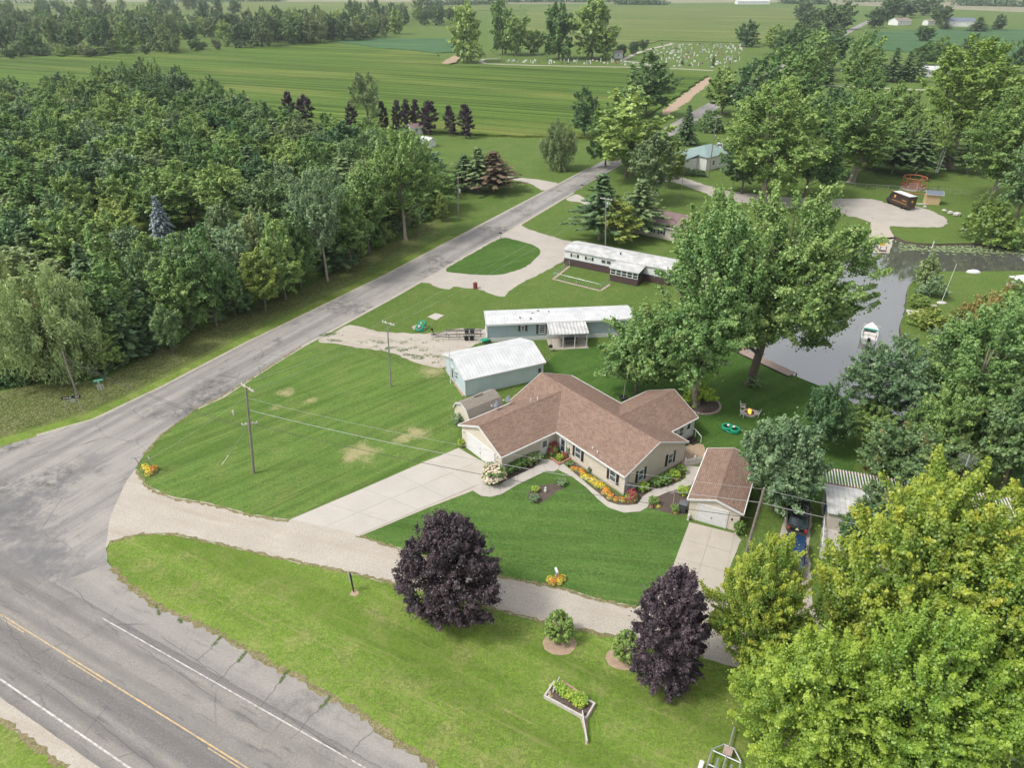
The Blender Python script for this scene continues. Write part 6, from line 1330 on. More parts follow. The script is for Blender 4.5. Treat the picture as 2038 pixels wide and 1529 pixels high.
fm_, nt, b_ = new_mat('flame', 0.5); b_.inputs['Base Color'].default_value = (0.9, 0.3, 0.03, 1); b_.inputs['Emission Color'].default_value = (1.0, 0.33, 0.04, 1); b_.inputs['Emission Strength'].default_value = 1.6
fl = MB()
for k in range(7): a = k*0.9; fl.lathe([(0.10, 0.1), (0.13, 0.22), (0.06, 0.42), (0.005, 0.6)], 6, T(0.28*math.cos(a)*(k % 3)/2, 0.28*math.sin(a)*(k % 3)/2, 0))
fl.build('flame', fm_, fpit)
ch = thing('garden_chair', 'pale lawn chair left of the fire pit facing it', 'chair', G(1476, 826), R(20))
MB().box(-0.28, 0.28, -0.28, 0.28, 0.36, 0.41).build('seat', M['offwhite'], ch)
MB(Matrix.Translation((0, 0.27, 0.4)) @ Matrix.Rotation(R(-14), 4, 'X')).box(-0.28, 0.28, -0.03, 0.03, 0, 0.62).build('backrest', M['offwhite'], ch)
for x_ in (-0.26, 0.26):
    for y_ in (-0.25, 0.25): MB().box(x_-0.03, x_+0.03, y_-0.03, y_+0.03, 0, 0.4).build('leg', M['offwhite'], ch)
    MB().box(x_-0.05, x_+0.05, -0.3, 0.3, 0.58, 0.62).build('armrest', M['offwhite'], ch)
ch.location = G(1478, 815); ch.rotation_euler.z = R(70)
copy_thing(ch, G(1479, 829), R(120), 'pale lawn chair nearest the house at the fire pit'); copy_thing(ch, G(1505, 829), R(-120), 'pale lawn chair right of the fire pit')
ti = thing('tire_swing', 'black tire swing hanging from the round maple behind the house', 'tire swing', G(1240, 799)); MB(T(0, 0, 0.55)).ring(0.42, 0.17, 18, 8).build('tire', M['black'], ti, True); MB().tube([(0, 0, 0.6), (0.2, 0.3, 4.5)], 0.025, 5).build('rope', M['wood_pale'], ti)
def turtle(label, p, rz):
    o = thing('seesaw_toy', label, 'toy', p, rz); MB().ring(0.55, 0.14, 18, 6, T(0, -0.4, 0.35)).ring(0.55, 0.14, 18, 6, T(0, 0.45, 0.4)).build('tube_frame', M['green_plastic'], o, True)
    MB().tube([(-0.5, -1.0, 0.2), (-0.7, 0, 0.15), (-0.5, 1.0, 0.3)], 0.1, 6).tube([(0.5, -1.0, 0.2), (0.7, 0, 0.15), (0.5, 1.0, 0.3)], 0.1, 6).build('rocker', M['green_plastic'], o, True)
    for y_ in (-0.3, 0.35): MB().blob((0, y_, 0.62), 0.17, 0.17, 0.15, 8, 5, 0).build('seat', M['white'], o, True)
    return o
turtle('green rocking toy with two white seats on the back lawn', G(1454, 857), R(60))
tt = turtle('green ring-shaped toy beside the parking gravel', G(838, 655), R(-20)); tt.rotation_euler = (R(20), 0, R(-20)); tt.location.z = 0.22
patch('toy_patch', [(818,652),(832,646),(848,652),(846,658),(832,660)], 0.012, M['paver'])
br_ = thing('rusty_barrel', 'rusty red barrel on the loop drive', 'barrel', G(946, 574)); MB().lathe([(0.36, 0), (0.38, 0.05), (0.36, 0.3), (0.38, 0.33), (0.36, 0.36), (0.36, 0.62), (0.38, 0.65), (0.36, 0.68), (0.36, 0.98), (0.38, 1.0), (0.33, 1.0), (0.33, 0.9)], 14).build('drum', plain('rust', (0.22, 0.055, 0.045), 0.9, 0.3), br_)

# --- dark boat trailer on the parking gravel
def wheel_mesh(r=0.33, w=0.2):
    ty = MB(Matrix.Rotation(R(90), 4, 'X')).lathe([(r*0.62, -w/2), (r*0.93, -w/2), (r, -w*0.3), (r, w*0.3), (r*0.93, w/2), (r*0.62, w/2)], 16).mesh('tyre'); ty.materials.append(M['black'])
    ri = MB(Matrix.Rotation(R(90), 4, 'X')).lathe([(0.04, -w*0.42), (r*0.6, -w*0.38), (r*0.63, -w*0.5), (r*0.63, w*0.5), (r*0.6, w*0.38), (0.04, w*0.42)], 12).mesh('rim'); ri.materials.append(M['galv'])
    return ty, ri
TY, RI = wheel_mesh()
def wheel(parent, x, y, z=0.33, s_=1.0):
    w = share('wheel', TY, parent, (x, y, z), 0, (s_, s_, s_)); share('rim', RI, w); return w
bt = thing('boat_trailer', 'dark empty tandem boat trailer on the parking gravel', 'trailer', G(858, 672), R(2))
for s_ in (-1, 1):
    MB().tube([(0, 0, 0.5), (2.2, s_*0.95, 0.5), (7.4, s_*0.95, 0.5)], 0.06, 6).build('frame_rail', M['darkgrey'], bt)
    MB().box(2.0, 7.6, s_*0.75-0.07, s_*0.75+0.07, 0.78, 0.86).build('bunk', M['darkgrey'], bt)
    for x_ in (2.6, 4.2, 6.0, 7.2): MB().tube([(x_, s_*0.75, 0.5), (x_, s_*0.75, 0.8)], 0.03, 5).build('bracket', M['darkgrey'], bt)
    for x_ in (5.2, 6.0): wheel(bt, x_, s_*1.2)
    MB().box(4.75, 6.45, s_*1.2-0.14, s_*1.2+0.14, 0.7, 0.74).build('fender', M['black'], bt)
for x_ in (2.3, 3.8, 5.2, 6.0, 7.3): MB().tube([(x_, -0.95, 0.48), (x_, 0.95, 0.48)], 0.045, 5).build('crossbar', M['darkgrey'], bt)
MB().tube([(0, 0, 0.5), (2.5, 0, 0.5)], 0.05, 6).build('tongue', M['darkgrey'], bt); MB().tube([(0.4, 0, 0.5), (0.25, 0, 1.3)], 0.06, 6).box(0.0, 0.35, -0.12, 0.12, 1.25, 1.45).build('winch_post', M['black'], bt); MB().tube([(0.1, 0.15, 0), (0.1, 0.15, 0.8)], 0.04, 6).build('jack', M['galv'], bt)
wb_ = thing('wheelbarrow', 'green wheelbarrow at the corner of the grey-blue mobile home', 'wheelbarrow', G(965, 684), R(-60)); MB().add([(-0.3,-0.4,0.35),(0.3,-0.4,0.35),(0.3,0.4,0.35),(-0.3,0.4,0.35),(-0.4,-0.65,0.65),(0.4,-0.65,0.65),(0.4,0.55,0.65),(-0.4,0.55,0.65)], [(0,3,2,1),(0,1,5,4),(1,2,6,5),(2,3,7,6),(3,0,4,7),(4,5,6,7)]).build('tray', M['green_plastic'], wb_)
for x_ in (-0.3, 0.3): MB().tube([(x_*0.5, 0.8, 0.2), (x_, 0, 0.3), (x_, -1.1, 0.6)], 0.03, 5).build('handle', M['wood_pale'], wb_)
wheel(wb_, 0, 0.8, 0.2, 0.6)
# --- silver boat trailer at the bottom edge
bt2 = thing('silver_boat_trailer', 'silver empty boat trailer under the bright green maple', 'trailer', G(1455, 1474), R(-118))
for s_ in (-1, 1):
    MB().tube([(0.9, s_*0.35, 0.5), (1.6, s_*0.95, 0.5), (6.0, s_*1.05, 0.5)], 0.06, 6).build('frame_rail', M['alu'], bt2)
    MB().box(2.2, 6.0, s_*0.45-0.06, s_*0.45+0.06, 0.62, 0.68).build('bunk', M['grey'], bt2); wheel(bt2, 3.4, s_*1.35)
    MB().box(2.9, 3.9, s_*1.35-0.14, s_*1.35+0.14, 0.7, 0.75).box(2.9, 3.0, s_*1.35-0.14, s_*1.35+0.14, 0.4, 0.7).build('fender', M['white'], bt2)
for x_ in (0.9, 1.7, 2.8, 4.2, 5.6): MB().tube([(x_, -0.35-0.6*min(1, (x_-0.9)/0.7), 0.5), (x_, 0.35+0.6*min(1, (x_-0.9)/0.7), 0.5)], 0.05, 5).build('crossbar', M['alu'], bt2)
MB().tube([(-0.7, 0, 0.5), (6.0, 0, 0.5)], 0.06, 6).build('tongue', M['alu'], bt2); MB().box(1.0, 1.6, -0.3, 0.3, 0.52, 0.6).build('step_plate', M['paver'], bt2)

# --- planter with white wings
pb = thing('sign_planter', 'rectangular planter with lime plants and white picket wings on the verge', 'planter', G(1133, 1398), R(-32))
for a in ((-1.75, 1.75, -0.75, -0.62), (-1.75, 1.75, 0.62, 0.75), (-1.75, -1.62, -0.62, 0.62), (1.62, 1.75, -0.62, 0.62)): MB().box(*a, 0, 0.32).build('board', M['wood_pale'], pb)
MB().box(-1.6, 1.6, -0.6, 0.6, 0, 0.2).build('soil', M['mulch'], pb)
def wing(A, B, label):
    o = thing('white_wing_fence', label, 'fence', A, math.atan2(B.y-A.y, B.x-A.x)); L = (B-A).length
    n_ = max(3, int(L/0.16))
    for i in range(n_): MB().box(i*L/n_+0.01, (i+1)*L/n_-0.01, -0.02, 0.02, 0.05, 0.75-0.35*i/n_).build('picket', M['white'], o)
    MB().box(0, L, 0.022, 0.06, 0.3, 0.38).build('rail', M['white'], o)
wing(G(1158, 1427), G(1168, 1482), 'long white picket wing pointing from the planter towards the highway'); wing(G(1113, 1361), G(1100, 1383), 'short white picket wing at the far end of the planter')
patch('planter_soil', [(1086,1388),(1102,1362),(1120,1356),(1180,1395),(1184,1410),(1170,1435),(1172,1484),(1164,1484),(1152,1430)], 0.008, M['soil'])
for x_, y_ in ((1112,1375),(1120,1382),(1127,1388),(1138,1393),(1147,1400),(1152,1407),(1160,1402),(1155,1398)): plant_at('shrub0', G(x_, y_), 0.75, 0.95, 'lime green plant in the sign planter', 'lime plants in the sign planter', mat='lime_shrub', cat='plant', name='garden_plant')
for x_, y_ in ((1095,1390),(1092,1382),(1098,1368)): flower('cream', G(x_, y_), 0.6, 'white flower at the short wing of the sign planter', 'white flowers of the sign planter')

# ================================================================== VEHICLES
def paint(name, c, rough=0.25):
    m, nt, b_ = new_mat(name, rough, 0.5); v = coords(nt); b_.inputs['Coat Weight'].default_value = 0.3
    nt.links.new(mix(nt, ramp(nt, noise(nt, v, 2.0, 4), 0.3, 0.7), c, tuple(x*0.85 for x in c)), b_.inputs['Base Color']); return m
def car(name, label, cat, p, rz, col, L=4.9, Wd=1.9, hood=1.25, roof0=1.75, roof1=4.3, H_=1.75, belt=1.05, rack=False):
    o = thing(name, label, cat, p, rz)                      # nose at x=0, tail at x=L
    w = Wd/2
    def sect(x, hw, z0, z1): return [(x, -hw, z0), (x, hw, z0), (x, hw, z1), (x, -hw, z1)]
    stn = [(0.0, w*0.82, 0.42, 0.72), (0.12, w*0.93, 0.32, 0.86), (0.5, w, 0.28, 0.93), (hood, w, 0.28, belt-0.02), (L-0.5, w, 0.28, belt), (L-0.1, w*0.96, 0.32, belt-0.02), (L, w*0.9, 0.42, belt-0.12)]
    vs_ = []; fs = []
    for s_ in stn: vs_ += sect(*s_)
    for i in range(len(stn)-1):
        for k in range(4): fs.append((i*4+k, (i+1)*4+k, (i+1)*4+(k+1) % 4, i*4+(k+1) % 4))
    fs += [(0, 1, 2, 3), tuple(len(vs_)-4+k for k in (3, 2, 1, 0))]
    bd = MB().add(vs_, fs).build('body', col, o)
    bv = bd.modifiers.new('bevel', 'BEVEL'); bv.width = 0.06; bv.segments = 2
    wi = w*0.94; wr = w*0.76
    cab = [(hood+0.02, wi, belt-0.05), (roof0, wr, H_-0.06), (roof0+0.3, wr, H_), (roof1-0.2, wr, H_), (roof1, wr, H_-0.06), (L-0.18, wi, belt-0.05)]
    vs_ = [(x, -y, z) for x, y, z in cab] + [(x, y, z) for x, y, z in cab]; n_ = len(cab)
    fs = [tuple(range(n_)), tuple(range(n_, 2*n_))[::-1]] + [((i+1) % n_, i, n_+i, n_+(i+1) % n_) for i in range(n_)]
    MB().add(vs_, fs).build('glasshouse', M['glass_dark'], o)
    rf = MB().add([(x, -y*1.01, z+0.02) for x, y, z in cab[1:5]] + [(x, y*1.01, z+0.02) for x, y, z in cab[1:5]], [(0, 4, 5, 1), (1, 5, 6, 2), (2, 6, 7, 3), (0, 1, 2, 3), (7, 6, 5, 4)]).build('roof', col, o)
    for s_ in (-1, 1):
        for (xa, za), (xb, zb) in (((hood+0.02, belt-0.05), (roof0, H_-0.05)), ((L*0.52, belt-0.05), (L*0.52, H_-0.03)), ((L-0.18, belt-0.05), (roof1, H_-0.05))):
            MB().tube([(xa, s_*wi*1.0, za), (xb, s_*wr*1.02, zb)], 0.05, 5).build('pillar', col, o)
        MB().box(0.02, 0.16, s_*w*0.55-0.2, s_*w*0.55+0.2, 0.66, 0.80).build('headlight', M['white'], o)
        MB().box(L-0.1, L+0.02, s_*w*0.8-0.1, s_*w*0.8+0.1, 0.7, 1.0).build('tail_light', M['red'], o)
        MB().box(hood+0.25, hood+0.4, s_*(w+0.12)-0.1, s_*(w+0.12)+0.1, belt, belt+0.14).build('mirror', col, o)
        for x_ in (0.95, L-1.0): wheel(o, x_, s_*(w-0.1), 0.34, 1.04)
    MB().box(-0.03, 0.05, -w*0.5, w*0.5, 0.56, 0.72).build('grille', M['galv'], o)
    MB().box(-0.06, 0.1, -w*0.8, w*0.8, 0.36, 0.50).build('front_bumper', M['darkgrey'], o); MB().box(L-0.08, L+0.08, -w*0.85, w*0.85, 0.36, 0.55).build('rear_bumper', M['darkgrey'], o)
    MB().box(L+0.02, L+0.04, -0.16, 0.16, 0.78, 0.88).build('licence_plate', M['white'], o)
    if rack:
        for y_ in (-0.4, -0.2, 0.0, 0.2, 0.4): MB().box(roof0+0.3, roof1-0.2, y_-0.02, y_+0.02, H_+0.03, H_+0.06).build('roof_rib', M['black'], o)
    return o
car('blue_suv', 'blue sport utility vehicle parked nose-out under the maple branches', 'car', G(1572, 1156), R(67), paint('blue_car_paint', (0.012, 0.038, 0.105)))
pp = G(1583, 1068); dv = Vector((math.cos(R(67)), math.sin(R(67)), 0))*4.9
car('black_suv', 'black sport utility vehicle parked in front of the blue one', 'car', pp+dv, R(67+180), paint('black_car_paint', (0.012, 0.013, 0.015)), rack=True)
car('white_car', 'white car parked behind the teal-roofed house', 'car', G(1434, 292), R(-110), paint('white_car_paint', (0.7, 0.7, 0.7)))
patch('dirt_drive', [(1551,1180),(1556,1040),(1575,1010),(1612,1010),(1613,1160),(1640,1300),(1560,1290)], 0.009, M['gravel'], jit=0.15)
# delivery van: tail towards the camera-right
M['van_brown'] = paint('dark_brown_van_paint', (0.035, 0.024, 0.020), 0.4); M['gold'] = plain('gold_decal', (0.75, 0.36, 0.05), 0.5, 0.05)
vp = G(1811, 418.5); van = thing('delivery_van', 'dark brown delivery van with white roof and gold emblem', 'van', vp, R(104))   # x forward from the tail
VL, VW, VH = 6.9, 2.15, 3.0
prof = [(0, 0.45), (5.9, 0.45), (6.75, 0.5), (6.85, 1.2), (6.3, 1.35), (5.75, 2.55), (5.5, VH-0.12), (5.3, VH), (0.1, VH), (0, VH-0.1)]
MB().prism_y(prof, -VW/2, VW/2).build('body', M['van_brown'], van)
MB().box(0.12, 5.3, -VW/2+0.08, VW/2-0.08, VH+0.003, VH+0.05).build('roof_panel', M['white'], van)
for s_ in (-1, 1):
    for x_ in (1.6, 5.9): wheel(van, x_, s_*(VW/2-0.08), 0.42, 1.25)
    MB().box(0.3, 5.0, s_*(VW/2+0.008)-0.006, s_*(VW/2+0.008)+0.006, 1.22, 1.30).build('stripe', M['gold'], van)
    MB().box(0.6, 1.9, s_*(VW/2+0.008)-0.006, s_*(VW/2+0.008)+0.006, 1.85, 1.97).build('lettering', M['gold'], van)
    sd2 = [(-0.26, 0.3), (0.26, 0.3), (0.26, -0.02), (0.14, -0.25), (0, -0.34), (-0.14, -0.25), (-0.26, -0.02)]
    MB(T(4.3, 0, 2.15)).prism_y([(x, z) for x, z in sd2], s_*(VW/2+0.012)-0.006, s_*(VW/2+0.012)+0.006).build('emblem', M['gold'], van)
    MB().add([(5.0, s_*(VW/2+0.006), 1.45), (6.05, s_*(VW/2+0.006), 1.45), (5.7, s_*(VW/2+0.006), 2.4), (5.0, s_*(VW/2+0.006), 2.4)], [(0, 1, 2, 3)]).build('side_window', M['glass_dark'], van)
    MB().box(-0.03, 0.0, s_*0.9-0.07, s_*0.9+0.07, 0.7, 1.0).build('tail_light', M['red'], van); MB().box(6.78, 6.88, s_*0.75-0.14, s_*0.75+0.14, 0.75, 0.95).build('headlight', M['white'], van)
MB().add([(6.32, -0.95, 1.40), (6.32, 0.95, 1.40), (5.80, 0.95, 2.52), (5.80, -0.95, 2.52)], [(0, 1, 2, 3)]).build('windscreen', M['glass_dark'], van)
MB(T(0, 0, 1.9) @ Matrix.Rotation(R(90), 4, 'Z')).prism_y([(x*0.8, z*0.8) for x, z in sd2], 0.004, 0.016).build('emblem', M['gold'], van)
MB().box(-0.2, 0.0, -1.0, 1.0, 0.35, 0.5).build('rear_bumper', M['darkgrey'], van)
# ---- the canal side: pergola, boats, docks
pg = thing('round_pergola', 'round red cedar pergola with benches on the far lawn', 'pergola', G(1817, 373), R(10))
mbp = MB(T(0, 0, 2.5))
for k in range(12):
    a, b2 = 2*math.pi*k/12, 2*math.pi*(k+1)/12
    MB().tube([(2.7*math.cos(a), 2.7*math.sin(a), 2.5), (2.7*math.cos(b2), 2.7*math.sin(b2), 2.5)], 0.14, 4).build('ring_beam', M['cedar'], pg)
for k in range(6): a = 2*math.pi*k/6+0.3; MB().box(-0.11, 0.11, -0.11, 0.11, 0, 2.45, T(2.7*math.cos(a), 2.7*math.sin(a), 0, a)).build('post', M['cedar'], pg)
for k in range(5):
    a = 2*math.pi*k/6+0.82; X = T(2.2*math.cos(a), 2.2*math.sin(a), 0, a+R(90))
    bb = MB(X).box(-0.9, 0.9, -0.25, 0.25, 0.42, 0.5).build('bench', M['cedar'], pg); MB(X).box(-0.9, 0.9, -0.32, -0.26, 0.6, 1.0).build('backrest', M['cedar'], bb)
patch('pergola_floor', [(1792,374),(1800,366),(1820,364),(1836,368),(1840,375),(1828,380),(1806,380)], 0.012, M['paver'])
lf = thing('log_edging', 'long red timber edging between the pergola and the sheds', 'edging', G(1775, 381), math.atan2(G(1842, 388).y-G(1775, 381).y, G(1842, 388).x-G(1775, 381).x))
for i in range(5): MB().tube([(i*2.0, 0, 0.12), (i*2.0+1.96, 0, 0.12)], 0.12, 7).build('timber', M['cedar'], lf)
for x_, y_, s_, l in ((1879,421,0.5,'pale boulder nearest the delivery van on the canal lawn'),(1890,426,0.65,'flat grey boulder in the middle of the canal lawn'),(1904,430,0.8,'tall white boulder at the right of the canal lawn'),(1840,413,0.4,'white stone beside the delivery van'),(1918,460,0.6,'pinkish boulder at the canal lawn edge')):
    o = MB().blob((0, 0, s_*0.5), s_, s_*0.7, s_*0.65, 9, 6, 0.18).build('boulder', M['stone'], None, False); o.location = G(x_, y_); tag(o, l, 'boulder')
gp = MB().box(-1.2, 1.2, -0.5, 0.5, 0, 0.1).build('paving_slab', M['concrete']); gp.location = G(1836, 406); tag(gp, 'white paving slab at the foot of the plywood shed', 'slab')
sm = thing('black_smoker', 'black metal smoker behind the round pergola', 'grill', G(1844, 361)); MB().lathe([(0.45, 0.5), (0.5, 0.6), (0.5, 1.6), (0.3, 1.8)], 10).build('drum', M['black'], sm); MB().tube([(0.2, 0, 1.7), (0.2, 0, 2.3)], 0.08, 6).build('chimney', M['black'], sm)
for k in range(3): MB().tube([(0.35*math.cos(k*2.1), 0.35*math.sin(k*2.1), 0), (0.35*math.cos(k*2.1), 0.35*math.sin(k*2.1), 0.55)], 0.04, 5).build('leg', M['black'], sm)
dkp = thing('boat_ramp_pier', 'narrow pier with a yellow sign beside the boat ramp', 'pier', G(1737, 478), math.atan2(G(1762, 502).y-G(1737, 478).y, G(1762, 502).x-G(1737, 478).x))
for i in range(12): MB().box(i*0.5+0.01, i*0.5+0.49, -0.6, 0.6, 0.05, 0.12).build('plank', M['wood_pale'], dkp)
for x_ in (0.2, 3.0, 5.8):
    for y_ in (-0.55, 0.55): MB().tube([(x_, y_, -1.3), (x_, y_, 0.7)], 0.07, 6).build('pile', M['black'], dkp)
sy = thing('yellow_notice', 'bright yellow notice board standing on the ramp pier', 'sign', G(1754, 494), R(10)); MB().tube([(0, 0, 0.1), (0, 0, 1.0)], 0.05, 6).build('post', M['wood_pale'], sy); MB().box(-0.6, 0.6, -0.04, 0.0, 0.55, 1.35).build('panel', M['yellow'], sy)
# seawall dock of brick pavers
A, B = G(1437, 687), G(1572, 750); dkk = thing('seawall_dock', 'long pinkish plank dock along the canal behind the house', 'dock', A, math.atan2(B.y-A.y, B.x-A.x)); Ld = (B-A).length
npl = int(Ld/0.32); pm_ = MB().box(0.008, 0.312, 0, 1.6, 0.06, 0.14).mesh('plank'); pm_.materials.append(M['paver'])
for i in range(npl): share('plank', pm_, dkk, (i*0.32, -0.2, random.uniform(0, 0.012)))
MB().box(0, Ld, -0.29, -0.21, -0.1, 0.16).build('edge_board', M['shutter'], dkk)
for i in range(7): MB().tube([(i*Ld/6, 1.45, -1.35), (i*Ld/6, 1.45, 0.1)], 0.1, 6).build('pile', M['wood_pole'], dkk)
def boat(name, label, p, rz, L=6.2, W_=2.3, frame=None, z=-0.5):
    o = thing(name, label, 'boat', (p.x, p.y, z), rz); st = [(0, 0.88, 0.0), (L*0.35, 1.0, 0.0), (L*0.65, 0.92, 0.02), (L*0.85, 0.6, 0.1), (L, 0.05, 0.3)]
    vs_ = []; fs = []
    for x, k, zb in st: vs_ += [(x, 0, zb-0.15), (x, -W_/2*k*0.75, zb+0.05), (x, -W_/2*k, 0.85+zb*0.5), (x, -W_/2*k*0.86, 0.87+zb*0.5), (x, W_/2*k*0.86, 0.87+zb*0.5), (x, W_/2*k, 0.85+zb*0.5), (x, W_/2*k*0.75, zb+0.05)]
    n_ = 7
    for i in range(len(st)-1):
        for k in range(n_):
            if k == 3 and i < 2: continue
            fs.append((i*n_+k, i*n_+(k+1) % n_, (i+1)*n_+(k+1) % n_, (i+1)*n_+k))
    fs += [tuple(range(n_))]
    MB().add(vs_, [f[::-1] for f in fs]).build('hull', M['white'], o); MB().box(0.1, L*0.63, -W_*0.37, W_*0.37, 0.3, 0.34).build('deck', M['offwhite'], o)
    for x_, y_ in ((0.3, 0), (2.2, -0.5), (2.2, 0.5)): MB().box(x_, x_+0.6, y_-0.35-0.4*(x_ < 1), y_+0.35+0.4*(x_ < 1), 0.34, 0.7).build('seat', M['offwhite'], o)
    MB().add([(L*0.5, -0.8, 0.9), (L*0.5, 0.8, 0.9), (L*0.44, 0.7, 1.35), (L*0.44, -0.7, 1.35)], [(0, 1, 2, 3)]).build('windscreen', M['glass_dark'], o)
    MB().box(-0.5, 0.0, -0.2, 0.2, 0.3, 1.1).build('outboard_motor', M['black'], o)
    if frame:
        for x_ in (1.0, 2.6): MB().tube([(x_, -W_*0.46, 0.85), (x_-0.2, -W_*0.46, 2.1), (x_-0.2, W_*0.46, 2.1), (x_, W_*0.46, 0.85)], 0.045, 5).build('canopy_bow', M['white'], o)
        MB().tube([(0.75, -W_*0.46, 2.12), (0.75, W_*0.46, 2.12)], 0.08, 6).build('canopy_roll', frame, o)
    return o
boat('motor_boat', 'white motor boat with green canopy bow moored by the little dock', G(1728, 680), R(62), frame=M['sign_green'])
boat('motor_boat', 'white motor boat on the far side of the canal under the silver maple', G(1500, 655), R(20), frame=None)
pn = thing('pontoon_boat', 'red and white pontoon boat moored behind the big maple trunk', 'boat', (*G(1465, 668)[:2], -0.45), R(-5))
for y_ in (-0.9, 0.9): MB().tube([(-2.8, y_, 0.1), (2.4, y_, 0.1), (3.0, y_, 0.3)], [0.3, 0.3, 0.08], 10).build('pontoon', M['alu'], pn)
MB().box(-2.8, 2.7, -1.2, 1.2, 0.4, 0.5).build('deck', M['grey'], pn)
for a in ((-2.7, 2.6, -1.18, -1.12), (-2.7, 2.6, 1.12, 1.18), (2.54, 2.6, -1.12, 1.12)): MB().box(*a, 0.5, 1.2).build('side_panel', M['red'] if a[1] > 2.5 and a[0] < 0 else M['white'], pn)
MB().box(-2.4, 0.4, -1.1, 1.1, 2.4, 2.46).build('canopy', M['blue_trim'], pn)
for x_ in (-2.3, 0.3):
    for y_ in (-1.08, 1.08): MB().tube([(x_, y_, 0.5), (x_, y_, 2.4)], 0.03, 5).build('canopy_post', M['alu'], pn)
ld = thing('little_dock', 'small grey plank dock at the tip of the grass point', 'dock', G(1805, 622), R(-14))
for i in range(9): MB().box(i*0.33, i*0.33+0.31, -1.0, 0.9, 0.05, 0.12).build('plank', M['wood_pale'], ld)
fg = thing('flag_pole', 'thin white flagpole on the grass point', 'flagpole', G(1873, 603)); MB().tube([(0, 0, 0), (0.55, 0.2, 6.6)], [0.05, 0.035], 6).build('pole', M['white'], fg); MB().blob((0, 0, 0.05), 0.8, 0.6, 0.16, 9, 4, 0.2).build('stone_base', M['stone'], fg)
bc = thing('garden_bench', 'grey wooden bench by the clipped bush on the grass point', 'bench', G(1850, 612), R(-20))
for y_ in (-0.2, 0.0, 0.2): MB().box(-0.9, 0.9, y_-0.08, y_+0.08, 0.42, 0.46).build('slat', M['wood_pale'], bc)
for x_ in (-0.8, 0.8): MB().box(x_-0.05, x_+0.05, -0.25, 0.25, 0, 0.42).build('leg', M['wood_pale'], bc)
ub = thing('upturned_rowboat', 'white upturned rowboat on the bank of the grass point', 'boat', G(1937, 543), R(-5)); MB().blob((0, 0, 0.1), 1.25, 0.6, 0.5, 12, 6, 0.05).build('hull', M['white'], ub, True)
wl = thing('tent_canopy', 'white tent roof beside the grass point at the right edge', 'canopy', G(2035, 575), R(10)); MB().add([(-2, -1.6, 1.8), (2, -1.6, 1.8), (2, 1.6, 1.8), (-2, 1.6, 1.8), (0, 0, 2.6)], [(0, 1, 4), (1, 2, 4), (2, 3, 4), (3, 0, 4)]).build('canopy_roof', M['white'], wl)
for x_ in (-1.9, 1.9):
    for y_ in (-1.5, 1.5): MB().tube([(x_, y_, 0), (x_, y_, 1.8)], 0.04, 5).build('post', M['white'], wl)
MB().box(-1.9, 1.9, -1.4, 1.4, 0, 0.9).build('side_wall', M['siding_white'], wl)
cp_ = MB().tube([(0, 0, -1.2), (0.15, 0, 1.0)], 0.09, 6).build('channel_post', M['white']); cp_.location = G(1855, 490); tag(cp_, 'white channel post among the lily pads', 'post')
# lily pads
pads = MB(); 
for _ in range(700):
    x_ = random.uniform(1790, 2060); y_ = 484+ (x_-1790)*0.035 + random.uniform(-4, 10)*(1 if random.random() < 0.8 else 1.6); p = G(x_, y_)
    r_ = random.uniform(0.12, 0.32); a0 = random.uniform(0, 6)
    pads.add([(p.x, p.y, -0.43+random.uniform(0, 0.06))] + [(p.x+r_*math.cos(a0+k*0.95), p.y+r_*math.sin(a0+k*0.95), -0.42+random.uniform(0, 0.07)) for k in range(7)], [(0, k+1, k+2) for k in range(6)])
o = pads.build('lily_pads', plain('lily_pad', (0.22, 0.28, 0.13), 0.5, 0.3, 2)); tag(o, 'pale lily pads along the far canal bank', 'lily pads', kind='stuff')
# TV antenna mast
an = thing('antenna_mast', 'tall mast with television antenna rising behind the maples', 'antenna', G(1888, 1000), 0.3)
ah = top_height(G(1888, 1000), 918); MB().tube([(0, 0, 0), (0.3, 0, ah)], 0.09, 6).build('mast', M['shutter'], an)
bm_ = MB(T(0.3, 0, ah, R(35))); bm_.tube([(-1.2, 0, 0), (1.3, 0, 0)], 0.05, 5).build('boom', M['alu'], an)
for i in range(8): MB(T(0.3, 0, ah, R(35))).tube([(-1.1+i*0.32, -0.5-0.07*i, 0.02), (-1.1+i*0.32, 0.5+0.07*i, 0.02)], 0.018, 4).build('element', M['alu'], an)

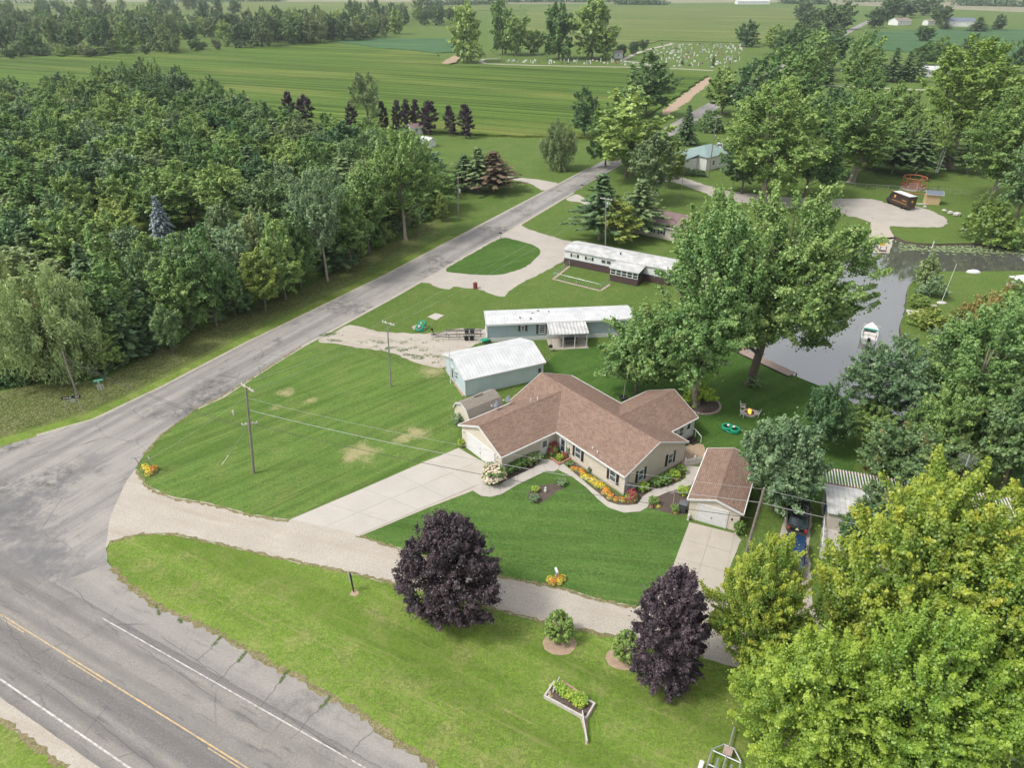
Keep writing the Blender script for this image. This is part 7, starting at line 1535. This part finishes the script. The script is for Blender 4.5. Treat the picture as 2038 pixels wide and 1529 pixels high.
# ================================================================== CEMETERY
gm = []
for w_, d_, h_ in ((0.9, 0.3, 0.8), (1.2, 0.35, 1.0), (0.6, 0.25, 1.2), (1.5, 0.4, 0.7), (0.5, 0.5, 2.0)):
    mb = MB().box(-w_/2-0.12, w_/2+0.12, -d_/2-0.1, d_/2+0.1, 0, 0.2)
    mb.prism_y([(-w_/2, 0.2), (w_/2, 0.2), (w_/2, h_*0.85), (w_/4, h_), (-w_/4, h_), (-w_/2, h_*0.85)], -d_/2, d_/2); gm.append(mb.mesh('gravestone'))
gmat = [plain('granite_pale', (0.62, 0.60, 0.58), 0.6), plain('granite_grey', (0.38, 0.37, 0.37), 0.6), plain('granite_red', (0.30, 0.14, 0.12), 0.5), plain('granite_dark', (0.07, 0.07, 0.075), 0.4)]
for m_ in gm: m_.materials.append(gmat[0])
GR_A = math.atan2(G(1450, 120).y-G(1300, 118).y, G(1450, 120).x-G(1300, 118).x)
def graves(poly, n_, lab, grp, seed):
    for p in scatter(poly, 3.2, n_, seed):
        o = bpy.data.objects.new('gravestone', random.choice(gm)); COL.objects.link(o); o.location = p; o.rotation_euler = (random.uniform(-.04, .04), 0, GR_A+random.uniform(-.1, .1)); s_ = random.uniform(0.75, 1.2); o.scale = (s_, s_, s_)
        o.material_slots[0].link = 'OBJECT'; o.material_slots[0].material = random.choices(gmat, [50, 25, 12, 13])[0]; tag(o, lab, 'gravestone', grp)
graves([(1298,94),(1330,86),(1478,89),(1476,118),(1440,134),(1312,132),(1296,118)], 190, 'gravestone in the main plot of the cemetery', 'gravestones of the main plot', 4)
graves([(990,119),(1230,120),(1260,124),(1290,130),(1060,127),(985,124)], 55, 'gravestone in the narrow plot below the cemetery grove', 'gravestones of the narrow plot', 6)
for x_, y_ in ((1357,128),(1418,132),(1420,122),(1218,121)): tree('spruce', x_, y_, y_-13, 9, 'small dark evergreen among the gravestones', 'cemetery evergreens')

# ================================================================== AIR
hz, nt, b_ = new_mat('haze', 0.5); nt.nodes.clear()
ho = N(nt, 'ShaderNodeOutputMaterial'); pv = N(nt, 'ShaderNodeVolumePrincipled'); pv.inputs['Color'].default_value = (0.88, 0.93, 1.0, 1); pv.inputs['Density'].default_value = 0.00011; pv.inputs['Anisotropy'].default_value = 0.3
nt.links.new(pv.outputs[0], ho.inputs['Volume'])
o = MB().box(-6100, 6100, -400, 7100, -2.6, 52).build('haze', hz); tag(o, 'thin pale summer haze over the fields', 'haze', kind='stuff')
